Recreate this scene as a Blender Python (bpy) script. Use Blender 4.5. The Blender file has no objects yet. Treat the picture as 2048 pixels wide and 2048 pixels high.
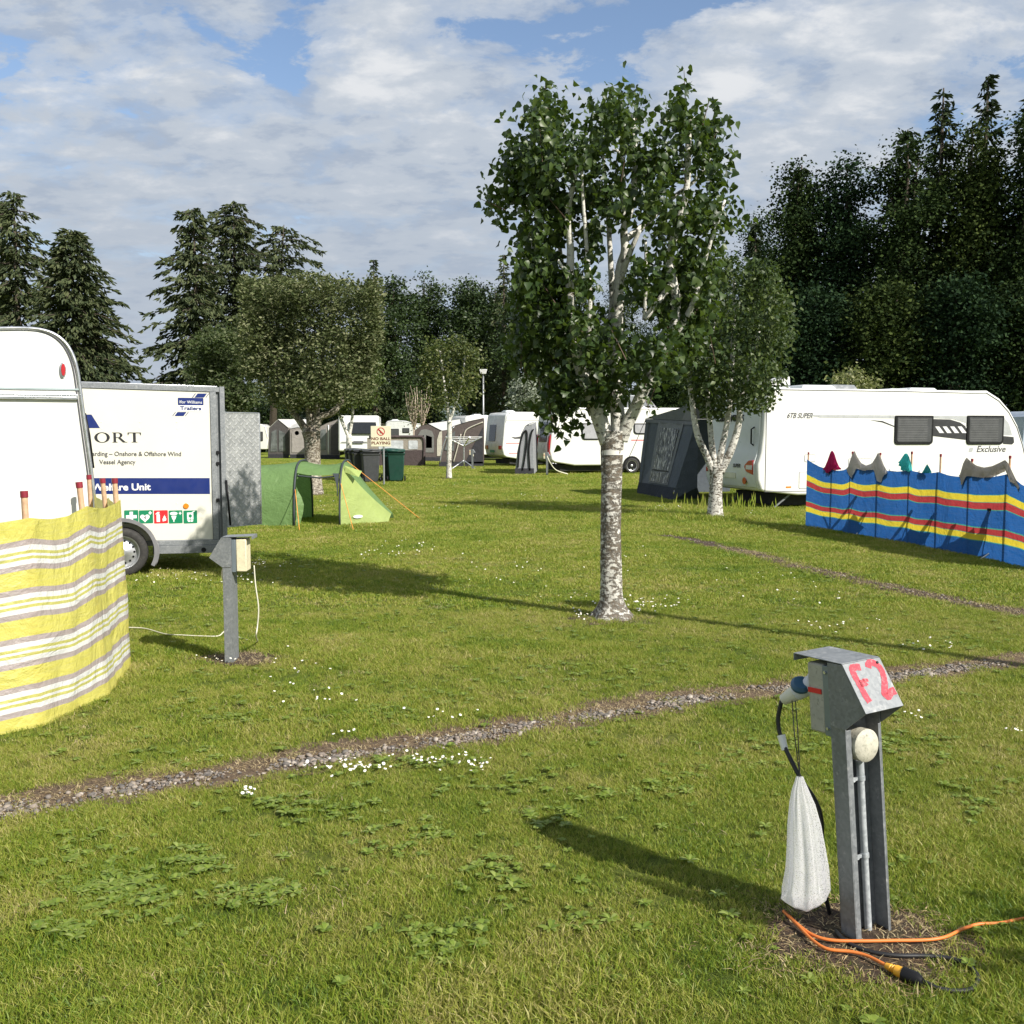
import bpy, math, random
import numpy as np
from mathutils import Vector, Matrix
rd = math.radians
random.seed(7)
RNG = np.random.default_rng(11)
S = bpy.context.scene
COL = S.collection

# ------------------------------------------------------------------ camera
CAM_H, F, HY = 1.6, 2000.0, 866.0          # eye height, focal length in photo pixels, horizon row
PITCH = math.atan((1024 - HY) / F)
cam_d = bpy.data.cameras.new('camera'); cam = bpy.data.objects.new('camera', cam_d); COL.objects.link(cam)
cam_d.sensor_width = 36; cam_d.lens = 36 * F / 2048
cam_d.clip_start = 0.05; cam_d.clip_end = 9000
cam.location = (0, 0, CAM_H); cam.rotation_euler = (math.pi / 2 - PITCH, 0, 0)
S.camera = cam

def ray(px, py):
    u = (px - 1024) / F; v = (1024 - py) / F; c, s = math.cos(PITCH), math.sin(PITCH)
    return Vector((u, c + s * v, -s + c * v))
# ------------------------------------------------------------------ world: sky with broken cloud
SUN_EL = rd(37); SUN_AZ = math.atan2(0.76, -0.65)      # azimuth measured from +Y towards +X
W = bpy.data.worlds.new('World'); S.world = W; W.use_nodes = True
wt = W.node_tree; wt.nodes.clear()
def wn(t, **k):
    n = wt.nodes.new(t)
    for a, b in k.items(): setattr(n, a, b)
    return n
def wl(a, b): wt.links.new(a, b)
def wmath(op, a, b=None, clamp=False):
    n = wn('ShaderNodeMath', operation=op, use_clamp=clamp)
    for i, v in enumerate((a, b)):
        if v is None: continue
        if isinstance(v, (int, float)): n.inputs[i].default_value = v
        else: wl(v, n.inputs[i])
    return n.outputs[0]
out = wn('ShaderNodeOutputWorld'); bg = wn('ShaderNodeBackground'); bg.inputs[1].default_value = 0.1
sky = wn('ShaderNodeTexSky', sky_type='NISHITA', sun_disc=False)
sky.sun_elevation = SUN_EL; sky.sun_rotation = SUN_AZ; sky.air_density = 1.0; sky.dust_density = 0.6; sky.ozone_density = 1.6
tc = wn('ShaderNodeTexCoord'); sx = wn('ShaderNodeSeparateXYZ'); wl(tc.outputs['Generated'], sx.inputs[0])
zz = wmath('ADD', wmath('MAXIMUM', sx.outputs[2], 0.0), 0.24)
cx = wn('ShaderNodeCombineXYZ'); wl(wmath('DIVIDE', sx.outputs[0], zz), cx.inputs[0]); wl(wmath('DIVIDE', sx.outputs[1], zz), cx.inputs[1])
def wnoise(scale, detail, rough, dist, off=(0, 0, 0), sc=(1, 1, 1)):
    m = wn('ShaderNodeMapping'); m.inputs['Location'].default_value = off; m.inputs['Scale'].default_value = sc
    wl(cx.outputs[0], m.inputs[0])
    n = wn('ShaderNodeTexNoise'); n.inputs['Scale'].default_value = scale; n.inputs['Detail'].default_value = detail
    n.inputs['Roughness'].default_value = rough; n.inputs['Distortion'].default_value = dist
    wl(m.outputs[0], n.inputs['Vector']); return n.outputs['Fac']
def wramp(fac, stops, interp='EASE'):
    r = wn('ShaderNodeValToRGB'); r.color_ramp.interpolation = interp
    e = r.color_ramp.elements
    while len(e) > 1: e.remove(e[-1])
    e[0].position = stops[0][0]; e[0].color = stops[0][1]
    for p, c in stops[1:]:
        q = e.new(p); q.color = c
    wl(fac, r.inputs[0]); return r.outputs[0]
def g(v): return (v, v, v, 1)
def spot(px, py, n, amp):
    r_ = ray(px, py).normalized(); d = wn('ShaderNodeVectorMath', operation='DOT_PRODUCT'); wl(tc.outputs['Generated'], d.inputs[0]); d.inputs[1].default_value = r_
    return wmath('MULTIPLY', wmath('POWER', wmath('MAXIMUM', d.outputs['Value'], 0.0), n), amp)
def total(x, spots):
    for s_ in spots: x = wmath('ADD', x, spot(*s_))
    return x
big = wnoise(1.3, 3, 0.5, 0.2, (3.1, 0.6, 0))
mid = wnoise(6.5, 12, 0.62, 0.25, (7.3, 2.2, 0), (0.85, 1.0, 1))
cov = total(wmath('ADD', wmath('MULTIPLY', big, 0.45), wmath('MULTIPLY', mid, 0.85)), [(330, 150, 700, -.09), (600, 200, 500, -.10), (520, 60, 900, -.05), (1120, 20, 350, -.11), (1330, 50, 500, -.09), (1520, 40, 500, -.12), (2040, 20, 300, -.12), (1900, 20, 900, -.06), (1620, 200, 900, -.05), (30, 180, 500, -.08), (1560, 560, 300, -.05), (1790, 90, 500, .12), (1450, 190, 1800, .15), (720, 130, 1200, .08), (300, 400, 100, .06), (1000, 300, 100, .05)])
covf = wramp(cov, [(0.505, g(0)), (0.575, g(0.72)), (0.69, g(1))])
puff = total(wmath('ADD', wmath('MULTIPLY', wnoise(5.5, 8, 0.55, 0.1, (1.7, 5.2, 0), (0.9, 1.1, 1)), 0.5), wmath('MULTIPLY', wnoise(12.5, 8, 0.60, 0.15, (4.7, 1.2, 0), (0.8, 1.1, 1)), 0.5)), [(1780, 70, 500, .10), (1450, 195, 2200, .20), (1600, 140, 900, .03), (800, 40, 600, .05), (720, 140, 1500, .08)])
lum = wramp(wmath('ADD', wmath('MULTIPLY', puff, 0.85), wmath('MULTIPLY', mid, 0.30)),
            [(0.40, (2.3, 2.85, 3.75, 1)), (0.50, (2.95, 3.45, 4.25, 1)), (0.59, (3.9, 4.3, 4.85, 1)), (0.76, (5.6, 5.75, 5.95, 1))])
# low band near the horizon goes grey-blue and milky
low = wramp(sx.outputs[2], [(0.0, g(1)), (0.10, g(0.8)), (0.34, g(0))])
mx0 = wn('ShaderNodeMix', data_type='RGBA'); wl(covf, mx0.inputs[0])
blue = wn('ShaderNodeMix', data_type='RGBA', blend_type='MULTIPLY'); blue.inputs[0].default_value = 1
wl(sky.outputs[0], blue.inputs[6]); blue.inputs[7].default_value = (1.15, 1.12, 1.12, 1)
wl(blue.outputs[2], mx0.inputs[6]); wl(lum, mx0.inputs[7])
mx1 = wn('ShaderNodeMix', data_type='RGBA'); wl(wmath('MULTIPLY', low, 0.78), mx1.inputs[0])
wl(mx0.outputs[2], mx1.inputs[6]); mx1.inputs[7].default_value = (3.05, 3.5, 4.15, 1)
wl(mx1.outputs[2], bg.inputs[0]); wl(bg.outputs[0], out.inputs[0])

# ------------------------------------------------------------------ sun
sd = bpy.data.lights.new('sun', 'SUN'); sd.energy = 5.0; sd.angle = rd(0.53); sd.color = (1.0, 0.945, 0.86)
sun = bpy.data.objects.new('sun', sd); COL.objects.link(sun)
SUNV = Vector((math.sin(SUN_AZ) * math.cos(SUN_EL), math.cos(SUN_AZ) * math.cos(SUN_EL), math.sin(SUN_EL)))
sun.rotation_euler = SUNV.to_track_quat('Z', 'Y').to_euler(); sun.location = SUNV * 50
S.view_settings.view_transform = 'Standard'; S.view_settings.look = 'None'
S.view_settings.exposure = 0.5; S.view_settings.gamma = 1.0; S.view_settings.use_curve_mapping = False
S.cycles.max_bounces = 6; S.cycles.transparent_max_bounces = 12; S.cycles.diffuse_bounces = 3

# ------------------------------------------------------------------ measuring: rays through the photo, met with real ground and walls
def G(px, py, z=0.0):
    r = ray(px, py); t = (z - CAM_H) / r.z; return Vector((r.x * t, r.y * t, z))
def at(px, py, Y):
    r = ray(px, py); t = Y / r.y; return Vector((r.x * t, Y, CAM_H + r.z * t))
def onp(px, py, o, e):
    """(distance along e, height) where the ray meets the upright plane through o along e"""
    r = ray(px, py); a = r.x; b = -e[0]; c = r.y; d = -e[1]
    det = a * d - b * c; t = (o[0] * d - b * o[1]) / det; u = (a * o[1] - c * o[0]) / det
    return u, CAM_H + r.z * t

# ------------------------------------------------------------------ materials
MATS = {}
def nt(name):
    m = bpy.data.materials.new(name); m.use_nodes = True; t = m.node_tree
    return m, t, t.nodes['Principled BSDF'], t.nodes['Material Output']
def N(t, typ, ins=None, **k):
    n = t.nodes.new(typ)
    for a, b in k.items(): setattr(n, a, b)
    for a, b in (ins or {}).items():
        if hasattr(b, 'node') or isinstance(b, bpy.types.NodeSocket): t.links.new(b, n.inputs[a])
        else: n.inputs[a].default_value = b
    return n
def c4(c): return (c[0], c[1], c[2], 1) if not isinstance(c, (int, float)) else (c, c, c, 1)
def coords(t, kind='Object'):
    if kind == 'World': return N(t, 'ShaderNodeNewGeometry').outputs['Position']
    return N(t, 'ShaderNodeTexCoord').outputs[kind]
def noise(t, vec, scale, detail=4, rough=0.55, dist=0.0):
    return N(t, 'ShaderNodeTexNoise', {'Vector': vec, 'Scale': scale, 'Detail': detail, 'Roughness': rough, 'Distortion': dist}).outputs['Fac']
def ramp(t, fac, stops, interp='LINEAR'):
    r = N(t, 'ShaderNodeValToRGB', {'Fac': fac}); r.color_ramp.interpolation = interp
    e = r.color_ramp.elements
    while len(e) > 1: e.remove(e[-1])
    e[0].position = stops[0][0]; e[0].color = c4(stops[0][1])
    for p, c in stops[1:]:
        q = e.new(p); q.color = c4(c)
    return r.outputs['Color']
def mixc(t, f, a, b, mode='MIX'):
    return N(t, 'ShaderNodeMix', {0: f, 6: a if not isinstance(a, tuple) else c4(a), 7: b if not isinstance(b, tuple) else c4(b)}, data_type='RGBA', blend_type=mode).outputs[2]
def mth(t, op, a, b=0.0):
    return N(t, 'ShaderNodeMath', {0: a, 1: b}, operation=op).outputs[0]
def bump(t, bsdf, h, dist=0.002, strength=0.6):
    b = N(t, 'ShaderNodeBump', {'Height': h, 'Distance': dist, 'Strength': strength}); t.links.new(b.outputs[0], bsdf.inputs['Normal'])

def pm(name, col, rough=0.5, metal=0.0, var=0.12, scale=6.0, dirt=None, dirt_amt=0.5, bumps=0.0, bscale=60.0, spec=0.5, coat=0.0, kind='Object'):
    if name in MATS: return MATS[name]
    m, t, b, o = nt(name); v = coords(t, kind)
    n = noise(t, v, scale, 5, 0.6)
    lo = tuple(x * (1 - var) for x in col); hi = tuple(min(1, x * (1 + var)) for x in col)
    c = ramp(t, n, [(0.3, lo), (0.7, hi)])
    if dirt:
        n2 = noise(t, v, scale * 2.7, 8, 0.7, 0.3)
        f = ramp(t, n2, [(0.52, 0.0), (0.72, dirt_amt)])
        c = mixc(t, f, c, dirt)
    t.links.new(c, b.inputs['Base Color'])
    b.inputs['Metallic'].default_value = metal; b.inputs['Specular IOR Level'].default_value = spec; b.inputs['Coat Weight'].default_value = coat
    t.links.new(ramp(t, noise(t, v, scale * 1.7, 4), [(0.3, max(0.02, rough - 0.08)), (0.7, min(1, rough + 0.1))]), b.inputs['Roughness'])
    if bumps: bump(t, b, noise(t, v, bscale, 4, 0.6), bumps, 0.6)
    MATS[name] = m; return m

def cloth(name, col, trans=0.35, var=0.12, scale=5.0, rough=0.75, wrinkle=0.004, wscale=4.0, spec=0.2):
    if name in MATS: return MATS[name]
    m, t, b, o = nt(name); v = coords(t)
    n = noise(t, v, scale, 5, 0.6)
    c = ramp(t, n, [(0.3, tuple(x * (1 - var) for x in col)), (0.7, tuple(min(1, x * (1 + var)) for x in col))])
    finish_cloth(m, t, b, o, c, v, trans, rough, wrinkle, wscale, spec); MATS[name] = m; return m
def finish_cloth(m, t, b, o, c, v, trans, rough, wrinkle, wscale, spec):
    t.links.new(c, b.inputs['Base Color']); b.inputs['Roughness'].default_value = rough; b.inputs['Specular IOR Level'].default_value = spec
    h = mth(t, 'ADD', noise(t, v, wscale, 6, 0.6, 1.2), mth(t, 'MULTIPLY', noise(t, v, wscale * 6, 3, 0.5, 0.6), 0.25))
    bp = N(t, 'ShaderNodeBump', {'Height': h, 'Distance': wrinkle * 8, 'Strength': 0.8}); t.links.new(bp.outputs[0], b.inputs['Normal'])
    tr = N(t, 'ShaderNodeBsdfTranslucent', {'Color': c, 'Normal': bp.outputs[0]})
    ms = N(t, 'ShaderNodeMixShader', {0: trans, 1: b.outputs[0], 2: tr.outputs[0]}); t.links.new(ms.outputs[0], o.inputs[0])

def stripes(name, stops, period=None, offset=0.0, trans=0.4, spec=0.35, wrinkle=0.004, weave_amt=0.2):
    """fabric striped along UV v (0 = top hem)"""
    m, t, b, o = nt(name); uv = coords(t, 'UV'); sp = N(t, 'ShaderNodeSeparateXYZ', {0: uv})
    wob = mth(t, 'MULTIPLY', mth(t, 'SUBTRACT', noise(t, coords(t), 9.0, 3), 0.5), 0.004)
    v = mth(t, 'ADD', sp.outputs[1], wob)
    if period:
        q = mth(t, 'DIVIDE', mth(t, 'SUBTRACT', v, offset), period); fr = mth(t, 'FRACT', q)
        inside = mth(t, 'MULTIPLY', mth(t, 'GREATER_THAN', v, offset), mth(t, 'LESS_THAN', v, offset + 3.66 * period))
        c = mixc(t, inside, stops[-1][1], ramp(t, fr, stops, 'CONSTANT'))
    else: c = ramp(t, v, stops, 'CONSTANT')
    weave = noise(t, N(t, 'ShaderNodeMapping', {0: coords(t), 'Scale': (6, 6, 260)}).outputs[0], 1.0, 3)
    c = mixc(t, ramp(t, weave, [(0.35, 0.0), (0.7, weave_amt)]), c, (0.9, 0.88, 0.75))
    finish_cloth(m, t, b, o, c, coords(t), trans, 0.42, wrinkle, 3.2, spec); MATS[name] = m; return m

def galv(name='galvanised_steel', k=1.0, rough=0.45):
    if name in MATS: return MATS[name]
    m, t, b, o = nt(name); v = coords(t)
    vo = N(t, 'ShaderNodeTexVoronoi', {'Vector': v, 'Scale': 95.0}).outputs['Color']
    sp = N(t, 'ShaderNodeSeparateColor', {0: vo}).outputs[0]
    n = mth(t, 'ADD', mth(t, 'MULTIPLY', sp, 0.45), mth(t, 'MULTIPLY', noise(t, v, 14, 6, 0.65), 0.55))
    c = ramp(t, n, [(0.2, tuple(x * k for x in (0.25, 0.27, 0.285))), (0.5, tuple(x * k for x in (0.31, 0.33, 0.345))), (0.85, tuple(x * k for x in (0.40, 0.42, 0.43)))])
    f = ramp(t, noise(t, v, 23, 8, 0.7), [(0.58, 0.0), (0.72, 0.35)])
    c = mixc(t, f, c, (0.75, 0.74, 0.70))
    t.links.new(c, b.inputs['Base Color']); b.inputs['Metallic'].default_value = 0.25
    t.links.new(ramp(t, n, [(0.2, rough - 0.05), (0.8, rough + 0.2)]), b.inputs['Roughness'])
    MATS[name] = m; return m

def bark(name, white=(0.62, 0.60, 0.54), dark=(0.035, 0.03, 0.025), amt=0.5, low=1.0, tape=None):
    """white birch bark: dark lenticels and rough plates that thicken towards the foot of the trunk"""
    m, t, b, o = nt(name); v = coords(t)
    st = N(t, 'ShaderNodeMapping', {0: v, 'Scale': (5.0, 5.0, 13.0)}).outputs[0]
    a = noise(t, st, 2.2, 7, 0.65, 0.8); n2 = noise(t, v, 26.0, 8, 0.72, 0.6)
    z = N(t, 'ShaderNodeSeparateXYZ', {0: v}).outputs[2]
    grow = ramp(t, mth(t, 'DIVIDE', z, max(low, 0.1)), [(0.0, 0.06), (0.12, 0.02), (0.35, 0.055), (0.8, 0.04), (1.0, -0.05)])
    f = mth(t, 'ADD', mth(t, 'ADD', mth(t, 'MULTIPLY', a, 0.5), mth(t, 'MULTIPLY', n2, 0.55)), mth(t, 'MULTIPLY', grow, 1.0))
    f = ramp(t, f, [(0.545 + 0.09 * (0.5 - amt), 0.0), (0.585 + 0.09 * (0.5 - amt), 0.85), (0.68, 1.0)])
    wc = ramp(t, noise(t, v, 7, 5), [(0.3, tuple(x * 0.72 for x in white)), (0.55, white), (0.8, (0.72, 0.70, 0.66))])
    dc = ramp(t, noise(t, v, 50, 4), [(0.3, dark), (0.7, (0.16, 0.125, 0.085))])
    c = mixc(t, f, wc, dc)
    t.links.new(c, b.inputs['Base Color']); b.inputs['Roughness'].default_value = 0.8; b.inputs['Specular IOR Level'].default_value = 0.2
    bump(t, b, mth(t, 'SUBTRACT', n2, f), 0.012, 0.9)
    MATS[name] = m; return m

def leafmat(name, cols, rough=0.45, trans=0.3, spec=0.5, tcol=None, scale=0.9):
    """leaf colours vary by leaf (attribute rnd) and slowly through the crown"""
    m, t, b, o = nt(name)
    at_ = N(t, 'ShaderNodeAttribute', attribute_name='rnd').outputs['Fac']
    n = noise(t, coords(t), scale, 3)
    f = mth(t, 'ADD', mth(t, 'MULTIPLY', at_, 0.65), mth(t, 'MULTIPLY', n, 0.45))
    k = len(cols); c = ramp(t, f, [(0.12 + 0.8 * i / max(1, k - 1), cols[i]) for i in range(k)])
    t.links.new(c, b.inputs['Base Color']); b.inputs['Roughness'].default_value = rough; b.inputs['Specular IOR Level'].default_value = spec
    tr = N(t, 'ShaderNodeBsdfTranslucent', {'Color': mixc(t, 0.6, c, tcol or (0.16, 0.24, 0.03))})
    ms = N(t, 'ShaderNodeMixShader', {0: trans, 1: b.outputs[0], 2: tr.outputs[0]}); t.links.new(ms.outputs[0], o.inputs[0])
    MATS[name] = m; return m

# ------------------------------------------------------------------ objects
def tag(o, label=None, cat=None, group=None, kind=None):
    if label: o['label'] = label
    if cat: o['category'] = cat
    if group: o['group'] = group
    if kind: o['kind'] = kind
    return o
def thing(name, label, cat, loc=(0, 0, 0), rz=0.0, group=None):
    o = bpy.data.objects.new(name, None); COL.objects.link(o); o.location = loc; o.rotation_euler = (0, 0, rz)
    o.empty_display_size = 0.2
    return tag(o, label, cat, group)
def link(name, me, mats, parent=None, smooth=False, bevel=0.0, loc=None, segs=2):
    o = bpy.data.objects.new(name, me); COL.objects.link(o)
    for m in (mats if isinstance(mats, (list, tuple)) else [mats]): me.materials.append(m)
    if parent: o.parent = parent
    if loc is not None: o.location = loc
    if smooth is True:
        for p in me.polygons: p.use_smooth = True
    elif smooth:
        me.polygons.foreach_set('use_smooth', [True] * len(me.polygons)); me.set_sharp_from_angle(angle=rd(smooth))
    if bevel:
        b = o.modifiers.new('bevel', 'BEVEL'); b.width = bevel; b.segments = segs; b.limit_method = 'ANGLE'; b.angle_limit = rd(35); b.harden_normals = False
        me.polygons.foreach_set('use_smooth', [True] * len(me.polygons)); me.set_sharp_from_angle(angle=rd(40))
    return o

class MB:
    def __init__(s): s.v = []; s.f = []; s.mi = []; s.uv = {}
    def add(s, vs, fs, mi=0):
        k = len(s.v); s.v += [tuple(p) for p in vs]
        for f in fs: s.f.append([i + k for i in f]); s.mi.append(mi)
        return k
    def box(s, a, b, mi=0):
        x0, y0, z0 = (min(a[i], b[i]) for i in range(3)); x1, y1, z1 = (max(a[i], b[i]) for i in range(3))
        s.add([(x0, y0, z0), (x1, y0, z0), (x1, y1, z0), (x0, y1, z0), (x0, y0, z1), (x1, y0, z1), (x1, y1, z1), (x0, y1, z1)],
              [(0, 3, 2, 1), (4, 5, 6, 7), (0, 1, 5, 4), (1, 2, 6, 5), (2, 3, 7, 6), (3, 0, 4, 7)], mi); return s
    def hexa(s, p, mi=0):
        s.add(p, [(0, 3, 2, 1), (4, 5, 6, 7), (0, 1, 5, 4), (1, 2, 6, 5), (2, 3, 7, 6), (3, 0, 4, 7)], mi); return s
    def bar(s, a, b, w, h, mi=0):
        a, b = Vector(a), Vector(b); d = (b - a).normalized(); up = Vector((0, 0, 1)) if abs(d.z) < 0.9 else Vector((1, 0, 0))
        x = d.cross(up).normalized() * w / 2; y = x.cross(d).normalized() * h / 2
        return s.hexa([a - x - y, a + x - y, a + x + y, a - x + y, b - x - y, b + x - y, b + x + y, b - x + y], mi)
    def tube(s, pts, r, n=8, mi=0, cap=True):
        P = [Vector(p) for p in pts]; R = r if isinstance(r, (list, tuple)) else [r] * len(P)
        base = len(s.v); prev = None
        for i, p in enumerate(P):
            d = (P[min(i + 1, len(P) - 1)] - P[max(i - 1, 0)])
            if d.length < 1e-9: d = Vector((0, 0, 1))
            d.normalize()
            if prev is None:
                a = d.cross(Vector((0, 0, 1)) if abs(d.z) < 0.9 else Vector((1, 0, 0))).normalized()
            else: a = (prev - d * prev.dot(d)).normalized()
            prev = a; b = d.cross(a)
            for k in range(n):
                w = 2 * math.pi * k / n; s.v.append(tuple(p + (a * math.cos(w) + b * math.sin(w)) * R[i]))
        for i in range(len(P) - 1):
            for k in range(n):
                k2 = (k + 1) % n; s.f.append([base + i * n + k, base + i * n + k2, base + (i + 1) * n + k2, base + (i + 1) * n + k]); s.mi.append(mi)
        if cap:
            s.f.append([base + k for k in range(n)][::-1]); s.mi.append(mi)
            e = base + (len(P) - 1) * n; s.f.append([e + k for k in range(n)]); s.mi.append(mi)
        return s
    def prism(s, poly, y0, y1, mi=0):
        """poly in (x, z), extruded along y"""
        n = len(poly); s.add([(x, y0, z) for x, z in poly] + [(x, y1, z) for x, z in poly],
              [list(range(n)), list(range(2 * n - 1, n - 1, -1))] + [[i, i + n, (i + 1) % n + n, (i + 1) % n] for i in range(n)], mi); return s
    def disc(s, c, r, axis, n=24, mi=0, r2=None, h=0.0):
        """cylinder of radius r from c along axis (vector of length h)"""
        return s.tube([c, Vector(c) + Vector(axis)], [r, r2 if r2 is not None else r], n, mi)
    def grid(s, P, mi=0, uv=None, close=False):
        """P[i][j] points"""
        n, m = len(P), len(P[0]); base = len(s.v)
        for r_ in P:
            for p in r_: s.v.append(tuple(p))
        for i in range(n - 1):
            for j in range(m - 1 if not close else m):
                j2 = (j + 1) % m; s.f.append([base + i * m + j, base + i * m + j2, base + (i + 1) * m + j2, base + (i + 1) * m + j]); s.mi.append(mi)
        if uv:
            for i in range(n):
                for j in range(m): s.uv[base + i * m + j] = uv[i][j]
        return s
    def mesh(s, name):
        me = bpy.data.meshes.new(name); me.from_pydata(s.v, [], s.f); me.polygons.foreach_set('material_index', s.mi)
        if s.uv:
            l = me.uv_layers.new(name='uv')
            for lp in me.loops: l.data[lp.index].uv = s.uv.get(lp.vertex_index, (0, 0))
        me.validate(); me.update(); return me
    def build(s, name, mats, parent=None, smooth=False, bevel=0.0, loc=None, segs=2):
        return link(name, s.mesh(name), mats, parent, smooth, bevel, loc, segs)

def npmesh(name, V, Fc, mats, parent=None, rnd=None, mi=None, loc=None, smooth=False):
    V = np.asarray(V, np.float32); Fc = np.asarray(Fc, np.int32); k = Fc.shape[1]
    me = bpy.data.meshes.new(name); me.vertices.add(len(V)); me.vertices.foreach_set('co', V.ravel())
    me.loops.add(Fc.size); me.loops.foreach_set('vertex_index', Fc.ravel())
    me.polygons.add(len(Fc)); me.polygons.foreach_set('loop_start', np.arange(0, Fc.size, k, dtype=np.int32))
    me.polygons.foreach_set('loop_total', np.full(len(Fc), k, np.int32))
    if rnd is not None:
        a = me.attributes.new('rnd', 'FLOAT', 'POINT'); a.data.foreach_set('value', np.asarray(rnd, np.float32))
    me.update(calc_edges=True)
    if smooth: me.polygons.foreach_set('use_smooth', np.ones(len(Fc), bool))
    o = link(name, me, mats, parent, loc=loc)
    if mi is not None: me.polygons.foreach_set('material_index', np.asarray(mi, np.int32))
    return o

def text(body, size, mat, parent, M, name='lettering', bold=0.0, shear=0.0, align='LEFT', depth=0.001, sx_=1.0):
    c = bpy.data.curves.new(name, 'FONT'); c.body = body; c.size = size; c.offset = bold; c.shear = shear; c.align_x = align; c.extrude = depth
    c.resolution_u = 3
    o = bpy.data.objects.new('tmp', c); COL.objects.link(o)
    dg = bpy.context.evaluated_depsgraph_get(); dg.update()
    me = bpy.data.meshes.new_from_object(o.evaluated_get(dg)); COL.objects.unlink(o); bpy.data.objects.remove(o)
    me.transform(M @ Matrix.Diagonal((sx_, 1, 1, 1)))
    me.materials.clear(); me.materials.append(mat)
    r = bpy.data.objects.new(name, me); COL.objects.link(r)
    if parent: r.parent = parent
    return r
# text lying in the x-z plane, facing -y
def front(x, z, y=0.0): return Matrix.Translation((x, y, z)) @ Matrix.Rotation(math.pi / 2, 4, 'X')
def copy_tree(o, parent=None, label=None):
    c = o.copy(); COL.objects.link(c)
    if parent: c.parent = parent
    if label: c['label'] = label
    for ch in list(o.children): copy_tree(ch, c)
    return c
def catmull(pts, n=8):
    P = [Vector(p) for p in pts]; out_ = []
    for i in range(len(P) - 1):
        p0, p1, p2, p3 = P[max(i - 1, 0)], P[i], P[i + 1], P[min(i + 2, len(P) - 1)]
        for k in range(n):
            t = k / n; out_.append(0.5 * ((2 * p1) + (-p0 + p2) * t + (2 * p0 - 5 * p1 + 4 * p2 - p3) * t * t + (-p0 + 3 * p1 - 3 * p2 + p3) * t ** 3))
    return out_ + [P[-1]]
def rrect(x0, x1, z0, z1, r, n=4, top=None):
    rt = r if top is None else top; pts = []
    for cxx, cz, a0, rr in ((x1 - r, z0 + r, -90, r), (x1 - rt, z1 - rt, 0, rt), (x0 + rt, z1 - rt, 90, rt), (x0 + r, z0 + r, 180, r)):
        for k in range(n + 1):
            a = rd(a0 + 90 * k / n); pts.append((cxx + rr * math.cos(a), cz + rr * math.sin(a)))
    return pts
def vnoise(x, y, seed=0):
    """smooth 2-D value noise in numpy, 0..1"""
    r = np.random.default_rng(seed).random((64, 64)); xi = np.floor(x).astype(int); yi = np.floor(y).astype(int)
    fx = x - xi; fy = y - yi; fx = fx * fx * (3 - 2 * fx); fy = fy * fy * (3 - 2 * fy)
    a = r[xi % 64, yi % 64]; b = r[(xi + 1) % 64, yi % 64]; c = r[xi % 64, (yi + 1) % 64]; d = r[(xi + 1) % 64, (yi + 1) % 64]
    return (a * (1 - fx) + b * fx) * (1 - fy) + (c * (1 - fx) + d * fx) * fy
# ================================================================== GROUND
GRAVEL = [(-260, 1668), (0, 1628), (200, 1592), (400, 1562), (600, 1530), (800, 1500), (950, 1478), (1100, 1450), (1250, 1425), (1400, 1402), (1540, 1385), (1700, 1368), (1800, 1356), (1900, 1343), (2048, 1325), (2300, 1296)]
TRACK = [(1330, 1071), (1390, 1082), (1450, 1096), (1600, 1133), (1750, 1168), (1900, 1200), (2048, 1226), (2260, 1262)]
GR = [G(*p) for p in GRAVEL]; TR = [G(*p) for p in TRACK]
def dist_poly(X, Y, line):
    best = np.full(X.shape, 1e9); side = np.zeros(X.shape)
    for a, b in zip(line[:-1], line[1:]):
        dx, dy = b.x - a.x, b.y - a.y; L2 = dx * dx + dy * dy
        t = np.clip(((X - a.x) * dx + (Y - a.y) * dy) / L2, 0, 1); qx = X - a.x - t * dx; qy = Y - a.y - t * dy
        d = np.hypot(qx, qy); m = d < best; best = np.where(m, d, best); side = np.where(m, np.sign(qy), side)
    return best, side
SOILS = [(G(1730, 1885), 0.36, 0.27), (G(478, 1318), 0.36, 0.24), (G(1222, 1240), 0.42, 0.30), (G(1432, 1036), 0.75, 0.5), (G(625, 990), 0.6, 0.4), (G(897, 957), 0.5, 0.4)]
def soil_f(X, Y):
    f = np.zeros(X.shape)
    for i, (c, a, b) in enumerate(SOILS):
        d = np.hypot((X - c.x) / a, (Y - c.y) / b) + 0.5 * (vnoise(X * 9, Y * 9, 5) - 0.5)
        f = np.maximum(f, np.clip(1.25 - d, 0, 1) / 1.0)
    return f

def grass_color(t, v, hue=0.0):
    """patchy lawn: lush, olive and straw-coloured areas by place"""
    a = noise(t, v, 0.55, 4, 0.6, 0.3); b = noise(t, v, 2.6, 5, 0.62, 0.4); c_ = noise(t, v, 0.16, 2)
    f = mth(t, 'ADD', mth(t, 'ADD', mth(t, 'MULTIPLY', a, 0.45), mth(t, 'MULTIPLY', b, 0.45)), mth(t, 'MULTIPLY', c_, 0.12))
    return f
LUSH, MIDG, OLIVE, STRAW = (0.075, 0.150, 0.016), (0.21, 0.29, 0.026), (0.33, 0.34, 0.060), (0.50, 0.42, 0.19)
m, t, b, o = nt('lawn_ground'); v = coords(t, 'World')
f = grass_color(t, v)
fine = noise(t, v, 42, 6, 0.75); fine2 = noise(t, v, 9, 5, 0.7)
c = ramp(t, mth(t, 'ADD', mth(t, 'MULTIPLY', f, 0.85), mth(t, 'MULTIPLY', fine, 0.2)), [(0.36, LUSH), (0.5, MIDG), (0.62, OLIVE), (0.8, STRAW)])
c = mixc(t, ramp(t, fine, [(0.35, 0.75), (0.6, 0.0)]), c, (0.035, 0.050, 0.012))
ln = N(t, 'ShaderNodeVectorMath', {0: v}, operation='LENGTH').outputs['Value']
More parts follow.
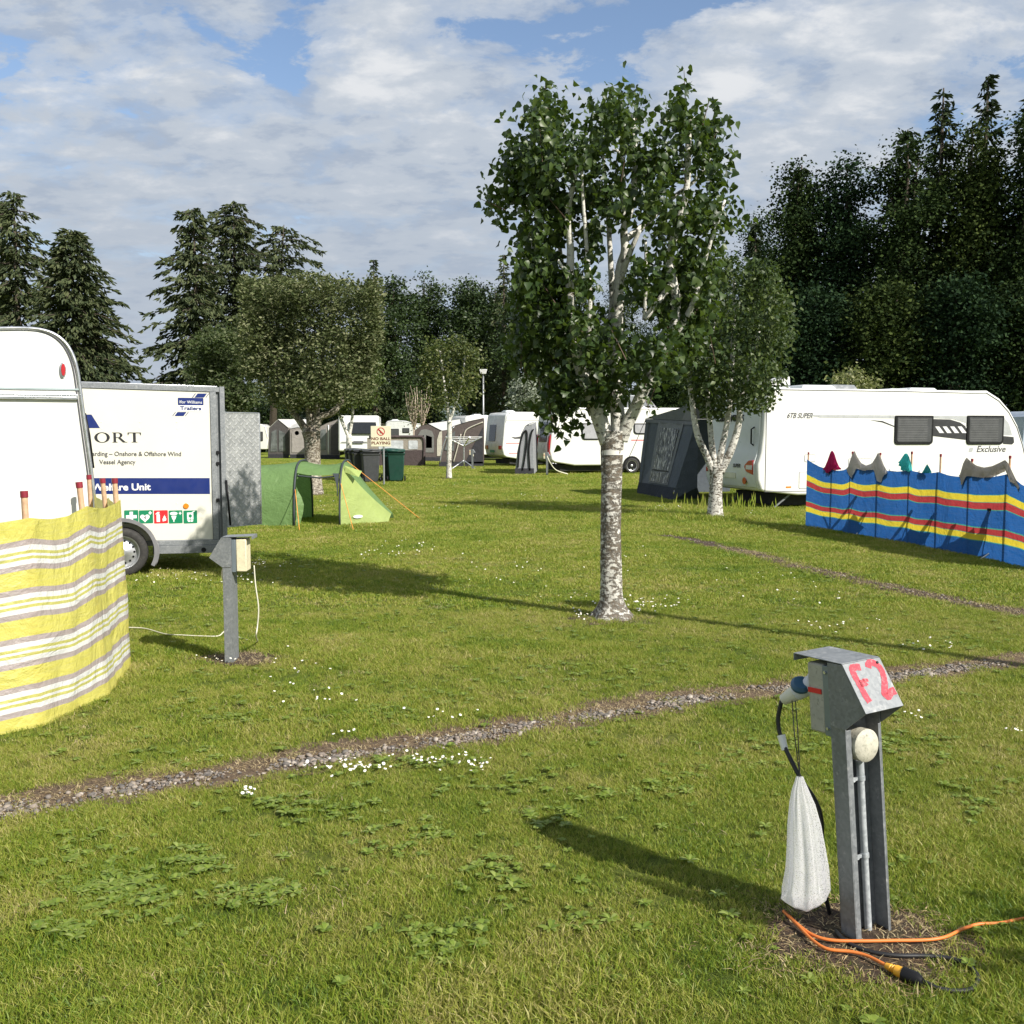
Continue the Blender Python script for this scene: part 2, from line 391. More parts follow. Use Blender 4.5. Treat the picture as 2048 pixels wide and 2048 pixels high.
near = ramp(t, mth(t, 'DIVIDE', ln, 60.0), [(0.16, 0.55), (0.55, 0.0)])
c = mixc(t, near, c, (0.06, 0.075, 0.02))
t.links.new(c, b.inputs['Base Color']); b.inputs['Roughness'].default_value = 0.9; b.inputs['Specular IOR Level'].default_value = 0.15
bump(t, b, mth(t, 'ADD', fine, fine2), 0.03, 1.0); MATS['lawn_ground'] = m
mb = MB(); XS = [-3000, -400, -60, -20, -8, 0, 8, 20, 60, 400, 3000]; YS = [-400, -20, 0, 5, 15, 40, 100, 400, 3500]
mb.grid([[(x, y, 0) for x in XS] for y in YS]); me_ = mb.build('ground', m, smooth=False); tag(me_, kind='structure')

# gravel bed and soil sheets, 4 mm above
gm, t, b, o = nt('gravel_bed'); v = coords(t, 'World')
c = ramp(t, noise(t, v, 70, 6, 0.7), [(0.3, (0.06, 0.04, 0.025)), (0.5, (0.12, 0.08, 0.048)), (0.66, (0.26, 0.18, 0.10))])
t.links.new(c, b.inputs['Base Color']); b.inputs['Roughness'].default_value = 0.95; bump(t, b, noise(t, v, 60, 6, 0.7), 0.02, 1)
sm, t, b, o = nt('bare_soil'); v = coords(t, 'World')
c = ramp(t, noise(t, v, 38, 8, 0.75), [(0.3, (0.022, 0.013, 0.008)), (0.5, (0.075, 0.045, 0.028)), (0.66, (0.14, 0.095, 0.06)), (0.8, (0.30, 0.24, 0.16))])
c = mixc(t, ramp(t, noise(t, v, 11, 5), [(0.5, 0.0), (0.7, 0.6)]), c, (0.05, 0.055, 0.012))
t.links.new(c, b.inputs['Base Color']); b.inputs['Roughness'].default_value = 0.95; bump(t, b, noise(t, v, 50, 7, 0.75), 0.03, 1)
def strip(name, line, w0, w1, z, mat, seed):
    P = catmull(line, 10); rr = random.Random(seed); A = []
    for i, p in enumerate(P):
        d = (P[min(i + 1, len(P) - 1)] - P[max(i - 1, 0)]).normalized(); n = Vector((-d.y, d.x, 0))
        A.append([p - n * (w0 * rr.uniform(0.8, 1.25)) + Vector((0, 0, z)), p + Vector((0, 0, z + 0.004)), p + n * (w1 * rr.uniform(0.8, 1.25)) + Vector((0, 0, z))])
    return tag(MB().grid(A).build(name, mat), kind='structure')
strip('gravel_drain', GR, 0.15, 0.30, 0.004, gm, 1)
strip('worn_path', TR, 0.20, 0.20, 0.004, sm, 2)
mb = MB()
for i, (c0, a, b_) in enumerate(SOILS):
    k = 40; rr = random.Random(i); ring = [(c0.x + a * math.cos(2 * math.pi * j / k) * rr.uniform(0.72, 1.05), c0.y + b_ * math.sin(2 * math.pi * j / k) * rr.uniform(0.72, 1.05), 0.004) for j in range(k)]
    mb.add([(c0.x, c0.y, 0.012)] + ring, [(0, 1 + j, 1 + (j + 1) % k) for j in range(k)])
tag(mb.build('soil', sm), kind='structure')

# ---- clumps scattered over the lawn by geometry nodes (grass, weeds)
def clump(nbl, rad, hmin, hmax, wid, seed, lean=0.5, segs=2):
    r = np.random.default_rng(seed); V = []; Fc = []; R = []
    for i in range(nbl):
        a = r.uniform(0, 2 * math.pi); q = rad * math.sqrt(r.random()); x, y = q * math.cos(a), q * math.sin(a)
        h = r.uniform(hmin, hmax); w = wid * r.uniform(0.7, 1.3); th = r.uniform(0, 2 * math.pi); le = h * r.uniform(0.1, lean) * 1.3; la = r.uniform(0, 2 * math.pi)
        dx, dy = math.cos(th) * w / 2, math.sin(th) * w / 2; lx, ly = math.cos(la) * le, math.sin(la) * le; k = len(V); c_ = r.random()
        V += [(x - dx, y - dy, 0), (x + dx, y + dy, 0), (x - dx * .8 + lx * .35, y - dy * .8 + ly * .35, h * .6), (x + dx * .8 + lx * .35, y + dy * .8 + ly * .35, h * .6), (x + lx, y + ly, h)]
        Fc += [(k, k + 1, k + 3), (k, k + 3, k + 2), (k + 2, k + 3, k + 4)]; R += [c_] * 5
    return V, Fc, R
def source(name, V, Fc, R, mat):
    o = npmesh(name, V, Fc, mat, rnd=R); COL.objects.unlink(o); return o
def scatter(name, pts, rot, scl, idx, srcs, label, cat):
    me = bpy.data.meshes.new(name); me.vertices.add(len(pts)); me.vertices.foreach_set('co', np.asarray(pts, np.float32).ravel())
    for nm, d in (('rotz', rot), ('scl', scl)):
        a = me.attributes.new(nm, 'FLOAT', 'POINT'); a.data.foreach_set('value', np.asarray(d, np.float32))
    a = me.attributes.new('pick', 'INT', 'POINT'); a.data.foreach_set('value', np.asarray(idx, np.int32))
    o = bpy.data.objects.new(name, me); COL.objects.link(o); tag(o, label, cat, kind='stuff')
    sc = bpy.data.collections.new(name + '_clumps')
    for s_ in srcs: sc.objects.link(s_)
    ng = bpy.data.node_groups.new(name + '_nodes', 'GeometryNodeTree')
    ng.interface.new_socket('Geometry', in_out='INPUT', socket_type='NodeSocketGeometry'); ng.interface.new_socket('Geometry', in_out='OUTPUT', socket_type='NodeSocketGeometry')
    gi = ng.nodes.new('NodeGroupInput'); go = ng.nodes.new('NodeGroupOutput')
    ci = ng.nodes.new('GeometryNodeCollectionInfo'); ci.inputs[0].default_value = sc; ci.inputs['Separate Children'].default_value = True; ci.inputs['Reset Children'].default_value = True
    ip = ng.nodes.new('GeometryNodeInstanceOnPoints'); ip.inputs['Pick Instance'].default_value = True
    def na(nm, ty):
        n = ng.nodes.new('GeometryNodeInputNamedAttribute'); n.data_type = ty; n.inputs[0].default_value = nm; return n.outputs[0]
    cz = ng.nodes.new('ShaderNodeCombineXYZ'); ng.links.new(na('rotz', 'FLOAT'), cz.inputs[2])
    e2r = ng.nodes.new('FunctionNodeEulerToRotation'); ng.links.new(cz.outputs[0], e2r.inputs[0])
    ng.links.new(gi.outputs[0], ip.inputs['Points']); ng.links.new(ci.outputs[0], ip.inputs['Instance']); ng.links.new(na('pick', 'INT'), ip.inputs['Instance Index'])
    ng.links.new(e2r.outputs[0], ip.inputs['Rotation']); ng.links.new(na('scl', 'FLOAT'), ip.inputs['Scale']); ng.links.new(ip.outputs[0], go.inputs[0])
    md = o.modifiers.new('scatter', 'NODES'); md.node_group = ng
    return o
def field(y0, y1, dens, rng, xk=0.545, xpad=0.5):
    n = int(dens * (xk * (y1 ** 2 - y0 ** 2) + 2 * xpad * (y1 - y0))); Y = np.sqrt(rng.uniform(y0 ** 2, y1 ** 2, n)); X = rng.uniform(-1, 1, n) * (xk * Y + xpad)
    return X, Y
def masks(X, Y):
    d, s_ = dist_poly(X, Y, GR); w = 0.045 + 0.12 * (vnoise(X * 6, Y * 6, 2) - 0.4) + np.where(s_ > 0, 0.06 + 0.16 * vnoise(X * 1.5, Y * 1.5, 9), 0)
    d2, _ = dist_poly(X, Y, TR); w2 = 0.16 * (0.4 + 1.0 * vnoise(X * 2.2, Y * 2.2, 3))
    k = np.clip((d - w) / 0.07, 0.04, 1) * np.clip(0.25 + (d2 - w2) / 0.1, 0, 1) * (1 - np.clip(soil_f(X, Y) * 1.5, 0, 1))
    return k
gmt, t, b, o = nt('grass_blades'); v = coords(t, 'World')
f = grass_color(t, v); rn = N(t, 'ShaderNodeAttribute', attribute_name='rnd').outputs['Fac']
f2 = mth(t, 'ADD', mth(t, 'MULTIPLY', f, 0.95), mth(t, 'MULTIPLY', rn, 0.26))
c = ramp(t, f2, [(0.42, LUSH), (0.55, MIDG), (0.67, OLIVE), (0.82, STRAW)])
t.links.new(c, b.inputs['Base Color']); b.inputs['Roughness'].default_value = 0.5; b.inputs['Specular IOR Level'].default_value = 0.35
tr = N(t, 'ShaderNodeBsdfTranslucent', {'Color': mixc(t, 0.35, c, (0.36, 0.42, 0.04))})
ms = N(t, 'ShaderNodeMixShader', {0: 0.35, 1: b.outputs[0], 2: tr.outputs[0]}); t.links.new(ms.outputs[0], o.inputs[0])
stm = pm('dry_stalk', (0.36, 0.29, 0.16), 0.8, var=0.3)
srcs = [source('blade_clump_%d' % i, *clump(56, 0.06, 0.009, 0.029, 0.0026, i, 1.3), gmt) for i in range(5)]
srcs += [source('blade_clump_%d' % (5 + i), *clump(60, 0.17, 0.012, 0.036, 0.007, 20 + i, 1.1), gmt) for i in range(4)]
srcs += [source('blade_clump_9', *clump(26, 0.07, 0.008, 0.02, 0.003, 41, 2.5), stm)]
rg = np.random.default_rng(5); XX = []; YY = []; II = []; SS = []
for y0, y1, dn, lo, hi, sc_ in ((2.2, 5.0, 760, 0, 5, 1.0), (5.0, 9.0, 430, 0, 5, 1.1), (9.0, 16.0, 120, 5, 9, 1.0), (16, 30, 50, 5, 9, 1.35), (30, 58, 16, 5, 9, 2.0)):
    X, Y = field(y0, y1, dn, rg); k = masks(X, Y); keep = rg.random(len(X)) < k; X, Y = X[keep], Y[keep]
    tall = 0.72 + 0.9 * np.clip(vnoise(X * 1.1 + 3, Y * 1.1, 7) - 0.45, 0, 1) + 1.3 * np.clip(vnoise(X * 2.7, Y * 2.7, 8) - 0.72, 0, 1) + 0.5 * np.clip((3.6 - Y) / 1.2, 0, 1) * vnoise(X * 3, Y * 3, 12) + 0.9 * np.clip((3.3 - Y) / .7, 0, 1) * np.clip(vnoise(X * 4 + 9, Y * 4, 15) - .5, 0, 1)
    XX.append(X); YY.append(Y); II.append(rg.integers(lo, hi, len(X))); SS.append(sc_ * tall * rg.uniform(0.75, 1.25, len(X)))
X, Y = field(2.2, 14, 170, rg); k = 1 - masks(X, Y); keep = rg.random(len(X)) < (k * 0.9 + 0.05); X, Y = X[keep], Y[keep]
XX.append(X); YY.append(Y); II.append(np.full(len(X), 9)); SS.append(rg.uniform(0.7, 1.4, len(X)))
X = np.concatenate(XX); Y = np.concatenate(YY)
# taller tufts hugging trunks, posts and the second caravan
def ringpts(c, r0, r1, n): a = rg.uniform(0, 6.283, n); q = rg.uniform(r0, r1, n); return c.x + q * np.cos(a), c.y + q * np.sin(a)
tx, ty = ringpts(G(1432, 1030), 0.2, 1.5, 520); bx_, by_ = ringpts(G(1222, 1236), 0.12, 0.5, 90)
X = np.concatenate([X, tx, bx_]); Y = np.concatenate([Y, ty, by_]); I = np.concatenate(II + [rg.integers(0, 5, len(tx)), rg.integers(0, 5, len(bx_))]); Sc = np.concatenate(SS + [rg.uniform(1.6, 4.6, len(tx)), rg.uniform(0.7, 1.6, len(bx_))])
scatter('grass', np.stack([X, Y, np.full(len(X), 0.002)], 1), rg.uniform(0, 6.28, len(X)), Sc, I, srcs, 'mown lawn of green and straw coloured blades across the pitch', 'grass')

# ---- weeds: dandelion and plantain rosettes
wm, t, b, o = nt('weed_leaf'); rn = N(t, 'ShaderNodeAttribute', attribute_name='rnd').outputs['Fac']
c = ramp(t, rn, [(0.0, (0.10, 0.17, 0.022)), (0.6, (0.20, 0.27, 0.035)), (1.0, (0.30, 0.36, 0.09))]); t.links.new(c, b.inputs['Base Color']); b.inputs['Roughness'].default_value = 0.4
tr = N(t, 'ShaderNodeBsdfTranslucent', {'Color': (0.30, 0.38, 0.03, 1)}); ms = N(t, 'ShaderNodeMixShader', {0: 0.3, 1: b.outputs[0], 2: tr.outputs[0]}); t.links.new(ms.outputs[0], o.inputs[0])
def rosette(n, L, Wd, up, seed):
    r = np.random.default_rng(seed); V = []; Fc = []; R = []
    for i in range(n):
        a = 2 * math.pi * i / n + r.uniform(-.4, .4); l = L * r.uniform(.6, 1.2); w = Wd * r.uniform(.7, 1.2); e = up * r.uniform(.4, 1.5); ca, sa = math.cos(a), math.sin(a); k = len(V); c_ = r.random()
        for s_, ww, z in ((0.05, .25, .1), (.4, 1, .8), (.75, .85, 1), (1.0, .1, .7)):
            for q in (-1, 1):
                jag = ww * w * r.uniform(.75, 1.15); V.append((ca * l * s_ - sa * q * jag, sa * l * s_ + ca * q * jag, 0.008 + e * l * z + 0.004 * abs(q)))
        for j in range(3): Fc += [(k + 2 * j, k + 2 * j + 1, k + 2 * j + 3), (k + 2 * j, k + 2 * j + 3, k + 2 * j + 2)]
        R += [c_] * 8
    return V, Fc, R
ws = [source('rosette_%d' % i, *rosette(9 + i, 0.034, 0.0075, 0.20, 60 + i), wm) for i in range(3)] + [source('rosette_%d' % (3 + i), *rosette(12, 0.024, 0.009, 0.32, 70 + i), wm) for i in range(2)]
PX = []
for px, py, sx_, sy_, n in ((235, 1790, 90, 45, 75), (130, 1870, 50, 25, 14), (385, 1730, 45, 25, 22), (470, 1800, 60, 25, 14), (560, 1790, 50, 20, 12), (430, 1430, 60, 20, 14), (480, 1450, 40, 15, 8), (600, 1440, 60, 18, 12), (740, 1430, 70, 25, 20), (920, 1400, 60, 20, 12),
                        (150, 1700, 80, 30, 10), (620, 1620, 90, 30, 14), (800, 1680, 110, 40, 22), (1040, 1560, 90, 25, 14), (880, 1890, 70, 40, 16), (1000, 1760, 90, 40, 18), (1120, 1640, 70, 20, 14), (1250, 1590, 60, 18, 12), (1180, 1850, 80, 50, 10), (1380, 1560, 80, 30, 14),
                        (1500, 1500, 60, 30, 14), (1700, 1480, 100, 40, 30), (1850, 1500, 80, 40, 20), (1950, 1600, 60, 50, 16), (820, 1530, 120, 12, 14), (1150, 1350, 150, 20, 14), (1900, 1290, 90, 15, 18), (1700, 1300, 60, 12, 8), (380, 1520, 150, 15, 8), (540, 1610, 60, 20, 8)):
    for i in range(int(n * 2.0)):
        x, y = rg.normal(px, sx_ * .62), rg.normal(py, sy_ * .62)
        if y > 1000: PX.append(G(x, y))
P = np.array([(p.x, p.y, 0.004) for p in PX]); X2, Y2 = field(2.3, 13, 26.0, rg); P = np.concatenate([P, np.stack([X2, Y2, np.full(len(X2), .004)], 1)])
kk = masks(P[:, 0], P[:, 1]) > 0.4; P = P[kk]
scatter('weeds', P, rg.uniform(0, 6.28, len(P)), rg.uniform(0.35, 1.2, len(P)), rg.integers(0, 5, len(P)), ws, 'broad leaved weeds sprouting in patches through the lawn', 'weeds')

# ---- daisies
dm = pm('daisy_white', (0.82, 0.82, 0.78), 0.7, var=0.05); dy = pm('daisy_yellow', (0.75, 0.5, 0.05), 0.7)
def daisies():
    V = []; Fc = []; mi = []; r = np.random.default_rng(3); P = []
    for px, py, sx_, sy_, n in ((700, 1548, 70, 10, 42), (870, 1535, 75, 12, 30), (500, 1600, 18, 6, 10), (950, 1540, 25, 10, 10), (1280, 1215, 70, 14, 60), (1170, 1235, 30, 8, 16), (1120, 1200, 60, 10, 10), (900, 1440, 60, 15, 9), (580, 1340, 100, 30, 12), (300, 1150, 60, 20, 16), (450, 1160, 90, 14, 40), (520, 1130, 60, 8, 26),
                            (1460, 1030, 60, 6, 60), (1400, 1028, 30, 5, 30), (1330, 1020, 30, 5, 18), (760, 1015, 120, 10, 30), (620, 985, 30, 3, 20), (1000, 1000, 150, 14, 30), (950, 965, 100, 6, 16), (760, 1110, 60, 12, 16), (830, 1100, 50, 20, 20), (640, 1400, 90, 20, 12), (1860, 1300, 60, 8, 12), (1820, 1440, 40, 12, 6), (2030, 1480, 15, 10, 5), (1570, 1180, 180, 30, 20), (1660, 1260, 80, 15, 18), (430, 1330, 40, 6, 8), (1000, 1140, 120, 40, 20), (1250, 1120, 60, 20, 10), (700, 1480, 30, 8, 4)):
        for i in range(n):
            x, y = r.normal(px, sx_ * .6), r.normal(py, sy_ * .6)
            if y > 930: P.append(G(x, y))
    for p in P:
        R = r.uniform(0.0045, 0.008) * (1 + p.y / 32.0); h = r.uniform(0.03, 0.06); ax = r.normal(0, .3, 2); k = len(V); n = 10
        c0 = np.array((p.x, p.y, h)); nrm = np.array((ax[0], ax[1] - .35, 1.0)); nrm /= np.linalg.norm(nrm); u = np.cross(nrm, (1, 0, 0)); u /= np.linalg.norm(u); w = np.cross(nrm, u)
        V.append(c0 + nrm * .002)
        for j in range(n):
            a = 2 * math.pi * j / n; q = R * (1.0 if j % 2 else 0.86); V.append(c0 + u * math.cos(a) * q + w * math.sin(a) * q)
        for j in range(n): Fc.append((k, k + 1 + j, k + 1 + (j + 1) % n)); mi.append(0)
        k2 = len(V); V.append(c0 + nrm * .005)
        for j in range(6): a = 2 * math.pi * j / 6; V.append(c0 + nrm * .002 + (u * math.cos(a) + w * math.sin(a)) * R * .33)
        for j in range(6): Fc.append((k2, k2 + 1 + j, k2 + 1 + (j + 1) % 6)); mi.append(1)
        k3 = len(V); V += [(p.x - .001, p.y, 0), (p.x + .001, p.y, 0), c0]; Fc.append((k3, k3 + 1, k3 + 2)); mi.append(2)
    o = npmesh('daisies', V, Fc, [dm, dy, gmt], mi=mi); tag(o, 'small white daisies dotted through the grass', 'flowers', kind='stuff')
daisies()

# ---- gravel stones
def stones():
    r = np.random.default_rng(8); P0 = catmull(GR, 10); L = [0]
    for a, b_ in zip(P0[:-1], P0[1:]): L.append(L[-1] + (b_ - a).length)
    import bmesh
    bm = bmesh.new(); bmesh.ops.create_icosphere(bm, subdivisions=1, radius=1); bv = np.array([v_.co[:] for v_ in bm.verts]); bf = np.array([[v_.index for v_ in f_.verts] for f_ in bm.faces]); bm.free()
    bm = bmesh.new(); bmesh.ops.create_cube(bm, size=1.5); bmesh.ops.subdivide_edges(bm, edges=bm.edges[:], cuts=0); cv = np.array([v_.co[:] for v_ in bm.verts]); bm.free()
    V = []; Fc = []; R = []; n = 7350; k = 0
    for i in range(n):
        tt = 1
        if i < 7200:
            s_ = r.uniform(0, L[-1]); j = min(len(P0) - 2, int(np.searchsorted(L, s_) - 1)); j = max(j, 0); q = (s_ - L[j]) / max(1e-6, L[j + 1] - L[j]); p = P0[j].lerp(P0[j + 1], q)
            d = (P0[j + 1] - P0[j]).normalized(); nn = Vector((-d.y, d.x, 0)); off = r.normal(0.01, 0.038 + 0.02 * vnoise(np.array([p.x * 3]), np.array([0.5]), 4)[0]); p = p + nn * off; size = r.uniform(0.004, 0.012) * (1.9 if r.random() < .12 else 1)
        else:
            j = r.integers(0, len(TR) - 1); p = TR[j].lerp(TR[j + 1], r.random()) + Vector((r.normal(0, .05), r.normal(0, .08), 0)); size = r.uniform(0.008, 0.018)
        if i < 7200 and vnoise(np.array([p.x * 4.0]), np.array([p.y * 4.0]), 18)[0] < r.uniform(.15, .68): continue
        A = r.normal(size=(3, 3)); Q, _ = np.linalg.qr(A); sc_ = size * r.uniform(0.55, 1.35, 3)
        v_ = bv * (1 + r.uniform(-.28, .28, (len(bv), 1))); v_ = np.sign(v_) * np.minimum(np.abs(v_), r.uniform(.55, .95, 3)) 
        v_ = (v_ * sc_) @ Q.T; v_[:, 2] *= 0.6
        v_ += np.array((p.x, p.y, size * 0.2 + 0.006 + r.uniform(0, .006))); V.append(v_); Fc.append(bf + k); R += [r.random()] * len(bv); k += len(bv)
    stone, t, b, o = nt('grey_stone'); rn = N(t, 'ShaderNodeAttribute', attribute_name='rnd').outputs['Fac']
    c = ramp(t, rn, [(0.0, (0.09, 0.08, 0.075)), (0.35, (0.16, 0.145, 0.13)), (0.65, (0.24, 0.195, 0.16)), (0.88, (0.32, 0.27, 0.22)), (1.0, (0.46, 0.41, 0.35))])
    c = mixc(t, ramp(t, noise(t, coords(t, 'World'), 160, 4), [(0.4, 0.0), (0.7, 0.4)]), c, (0.08, 0.07, 0.06))
    t.links.new(c, b.inputs['Base Color']); b.inputs['Roughness'].default_value = 0.85
    o = npmesh('gravel', np.concatenate(V), np.concatenate(Fc), stone, rnd=R); tag(o, 'loose grey drainage stones lying in the gravel strip', 'gravel', kind='stuff')
stones()
# dead stems and litter on the bare soil
def litter():
    r = np.random.default_rng(31); V = []; Fc = []; R = []
    spots = [(SOILS[0][0], .42, .30, 2600), (SOILS[1][0], .4, .25, 1200), (SOILS[2][0], .45, .3, 500), (SOILS[3][0], .7, .5, 400)]
    P = []
    for c0, a, b_, n in spots:
        for i in range(n): P.append((r.normal(c0.x, a * .5), r.normal(c0.y, b_ * .5)))
    Pc = catmull(GR, 10)
    for i in range(9000):
        j = r.integers(0, len(Pc) - 1); p = Pc[j].lerp(Pc[j + 1], r.random()); P.append((p.x + r.normal(0, .05), p.y + r.normal(.12, .075)))
    for x, y in P:
        a = r.uniform(0, 6.28); l = r.uniform(.015, .06); w = r.uniform(.0010, .0030); h = r.uniform(.006, .02); ca, sa = math.cos(a), math.sin(a); k = len(V); b2 = r.uniform(-.002, .002)
        V += [(x - sa * w, y + ca * w, h * .5), (x + sa * w, y - ca * w, h * .5), (x + ca * l * .5 + b2, y + sa * l * .5 + b2, h * .52 + .0004), (x + ca * l, y + sa * l, h * .55)]
        Fc += [(k, k + 1, k + 2), (k, k + 2, k + 3)]; R += [r.random()] * 4
    lm, t, b, o = nt('dead_stems'); rn = N(t, 'ShaderNodeAttribute', attribute_name='rnd').outputs['Fac']
    t.links.new(ramp(t, rn, [(0, (0.07, 0.04, 0.02)), (0.5, (0.20, 0.13, 0.065)), (1, (0.50, 0.38, 0.20))]), b.inputs['Base Color']); b.inputs['Roughness'].default_value = 0.9
    tag(npmesh('dead_grass', V, Fc, lm, rnd=R), 'dead brown grass stems along the gravel and on bare soil', 'dead grass', kind='stuff')
litter()
hm = pm('far_hill', (0.10, 0.13, 0.12), 0.9, var=0.3, scale=0.01, kind='World')
mb = MB(); A = [[], [], []]
for i in range(90):
    x = -2600 + i * 58; h = 52 + 26 * math.sin(i * .19) + 12 * math.sin(i * .53 + 1); A[0].append((x, 1500, 0.3)); A[1].append((x, 1650, h)); A[2].append((x, 2300, h * .9))
tag(mb.grid(A).build('hills', hm, smooth=True), kind='structure')
# ================================================================== MATERIALS for things
GALV = galv(k=0.7); GALVL = galv('galvanised_lit', 1.35, 0.4); GALVD = galv('galvanised_weathered_shaded', 0.62, 0.5)  # darker copy has post-side shade in its colour; lighter copy, sunlight on conduit
WHITE = pm('caravan_white', (0.72, 0.72, 0.69), 0.28, var=0.015, scale=1.2, dirt=(0.68, 0.68, 0.64), dirt_amt=0.12, spec=0.5, coat=0.15)
WHITE2 = pm('moulded_white', (0.66, 0.69, 0.69), 0.3, var=0.05, scale=1.0, dirt=(0.5, 0.53, 0.52), dirt_amt=0.3, coat=0.2)
CREAM = pm('panel_cream', (0.66, 0.65, 0.565), 0.35, var=0.03, scale=1.5, dirt=(0.66, 0.65, 0.58), dirt_amt=0.2)
SEAL = pm('rubber_grey', (0.10, 0.10, 0.11), 0.6); ALU = pm('aluminium_trim', (0.62, 0.63, 0.65), 0.3, 0.85, var=0.08, scale=9)
BLK = pm('black_plastic', (0.009, 0.009, 0.010), 0.45, var=0.2, spec=.25); TYRE = pm('tyre_rubber', (0.028, 0.027, 0.026), 0.8, var=0.3, dirt=(0.10, 0.09, 0.075), dirt_amt=0.5, scale=14, bumps=0.004)
RIM = pm('rim_silver', (0.50, 0.51, 0.53), 0.35, 0.7, var=0.1); GLASSD = pm('dark_acrylic', (0.018, 0.020, 0.024), 0.08, var=0.2, spec=0.7)
BLIND = pm('blind_behind_window', (0.065, 0.067, 0.07), 0.3, var=0.15, spec=0.4); REDL = pm('red_lens', (0.42, 0.012, 0.015), 0.15, spec=0.7, coat=0.5)
AMB = pm('amber_lens', (0.75, 0.22, 0.015), 0.2, spec=0.7); CLR = pm('clear_lens', (0.6, 0.6, 0.62), 0.12, spec=0.8); NAVY = pm('navy_vinyl', (0.008, 0.022, 0.14), 0.35, var=0.06)
INK = pm('black_ink', (0.015, 0.015, 0.018), 0.5); GREYINK = pm('grey_ink', (0.06, 0.06, 0.065), 0.5); WINK = pm('white_vinyl', (0.8, 0.8, 0.78), 0.4, var=0.02)
GREENV = pm('green_vinyl', (0.005, 0.19, 0.085), 0.35, var=0.05); REDV = pm('red_vinyl', (0.62, 0.02, 0.025), 0.35, var=0.05); SKIRT = pm('underside_dark', (0.02, 0.02, 0.02), 0.8)
DOME = pm('smoked_dome', (0.20, 0.21, 0.22), 0.15, spec=0.8)

# ---- wheel: axis along -y, centre c, radius r
def wheel(parent, c, r, w=0.17, alloy=False):
    cx_, cy, cz = c; t = bpy.data.objects.new('wheel', None); COL.objects.link(t); t.parent = parent; t.location = c
    prof = [(r * .66, -w * .46), (r * .70, -w * .5), (r * .9, -w * .52), (r * .97, -w * .42), (r, -w * .2), (r, w * .2), (r * .97, w * .42), (r * .9, w * .52), (r * .66, w * .46)]
    mb = MB(); n = 40; mb.grid([[(q * math.cos(2 * math.pi * k / n), y, q * math.sin(2 * math.pi * k / n)) for q, y in prof] for k in range(n + 1)]); mb.build('tyre', TYRE, t, smooth=50)
    mb = MB(); pr = [(r * .67, -w * .47), (r * .63, -w * .44), (r * .6, -w * .25), (r * .52, -w * .18), (r * .40, -w * .22), (r * .2, -w * .34), (r * .13, -w * .42), (0.0, -w * .42)]
    mb.grid([[(q * math.cos(2 * math.pi * k / n), y, q * math.sin(2 * math.pi * k / n)) for q, y in pr] for k in range(n + 1)])
    if not alloy:
        for k in range(14):
            a = 2 * math.pi * k / 14; mb.disc((r * .46 * math.cos(a), -w * .215, r * .46 * math.sin(a)), r * .045, (0, -.004, 0), 10, 1)
    else:
        for k in range(7):
            a = 2 * math.pi * (k + .5) / 7; mb.add([(r * .2 * math.cos(a), -w * .40, r * .2 * math.sin(a)), (r * .6 * math.cos(a - .24), -w * .40, r * .6 * math.sin(a - .24)), (r * .6 * math.cos(a + .24), -w * .40, r * .6 * math.sin(a + .24))], [(0, 1, 2)], 1)
    mb.build('rim', [RIM, BLK], t, smooth=35)
    return t

def window(parent, x0, x1, z0, z1, y=0.0, r=0.06, pane=BLIND, name='window', tilt=None, top=0.02):
    mb = MB(); mb.prism(rrect(x0, x1, z0, z1, r, top=top), y - 0.028, y + 0.01); w = mb.build(name, BLK, parent, bevel=0.006)
    b = 0.1 * (x1 - x0)
    MB().prism(rrect(x0 + .05, x1 - .05, z0 + .05, z1 - .045, r * .7, top=.02), y - 0.034, y - 0.02).build('pane', pane, w, bevel=0.004)
    return w

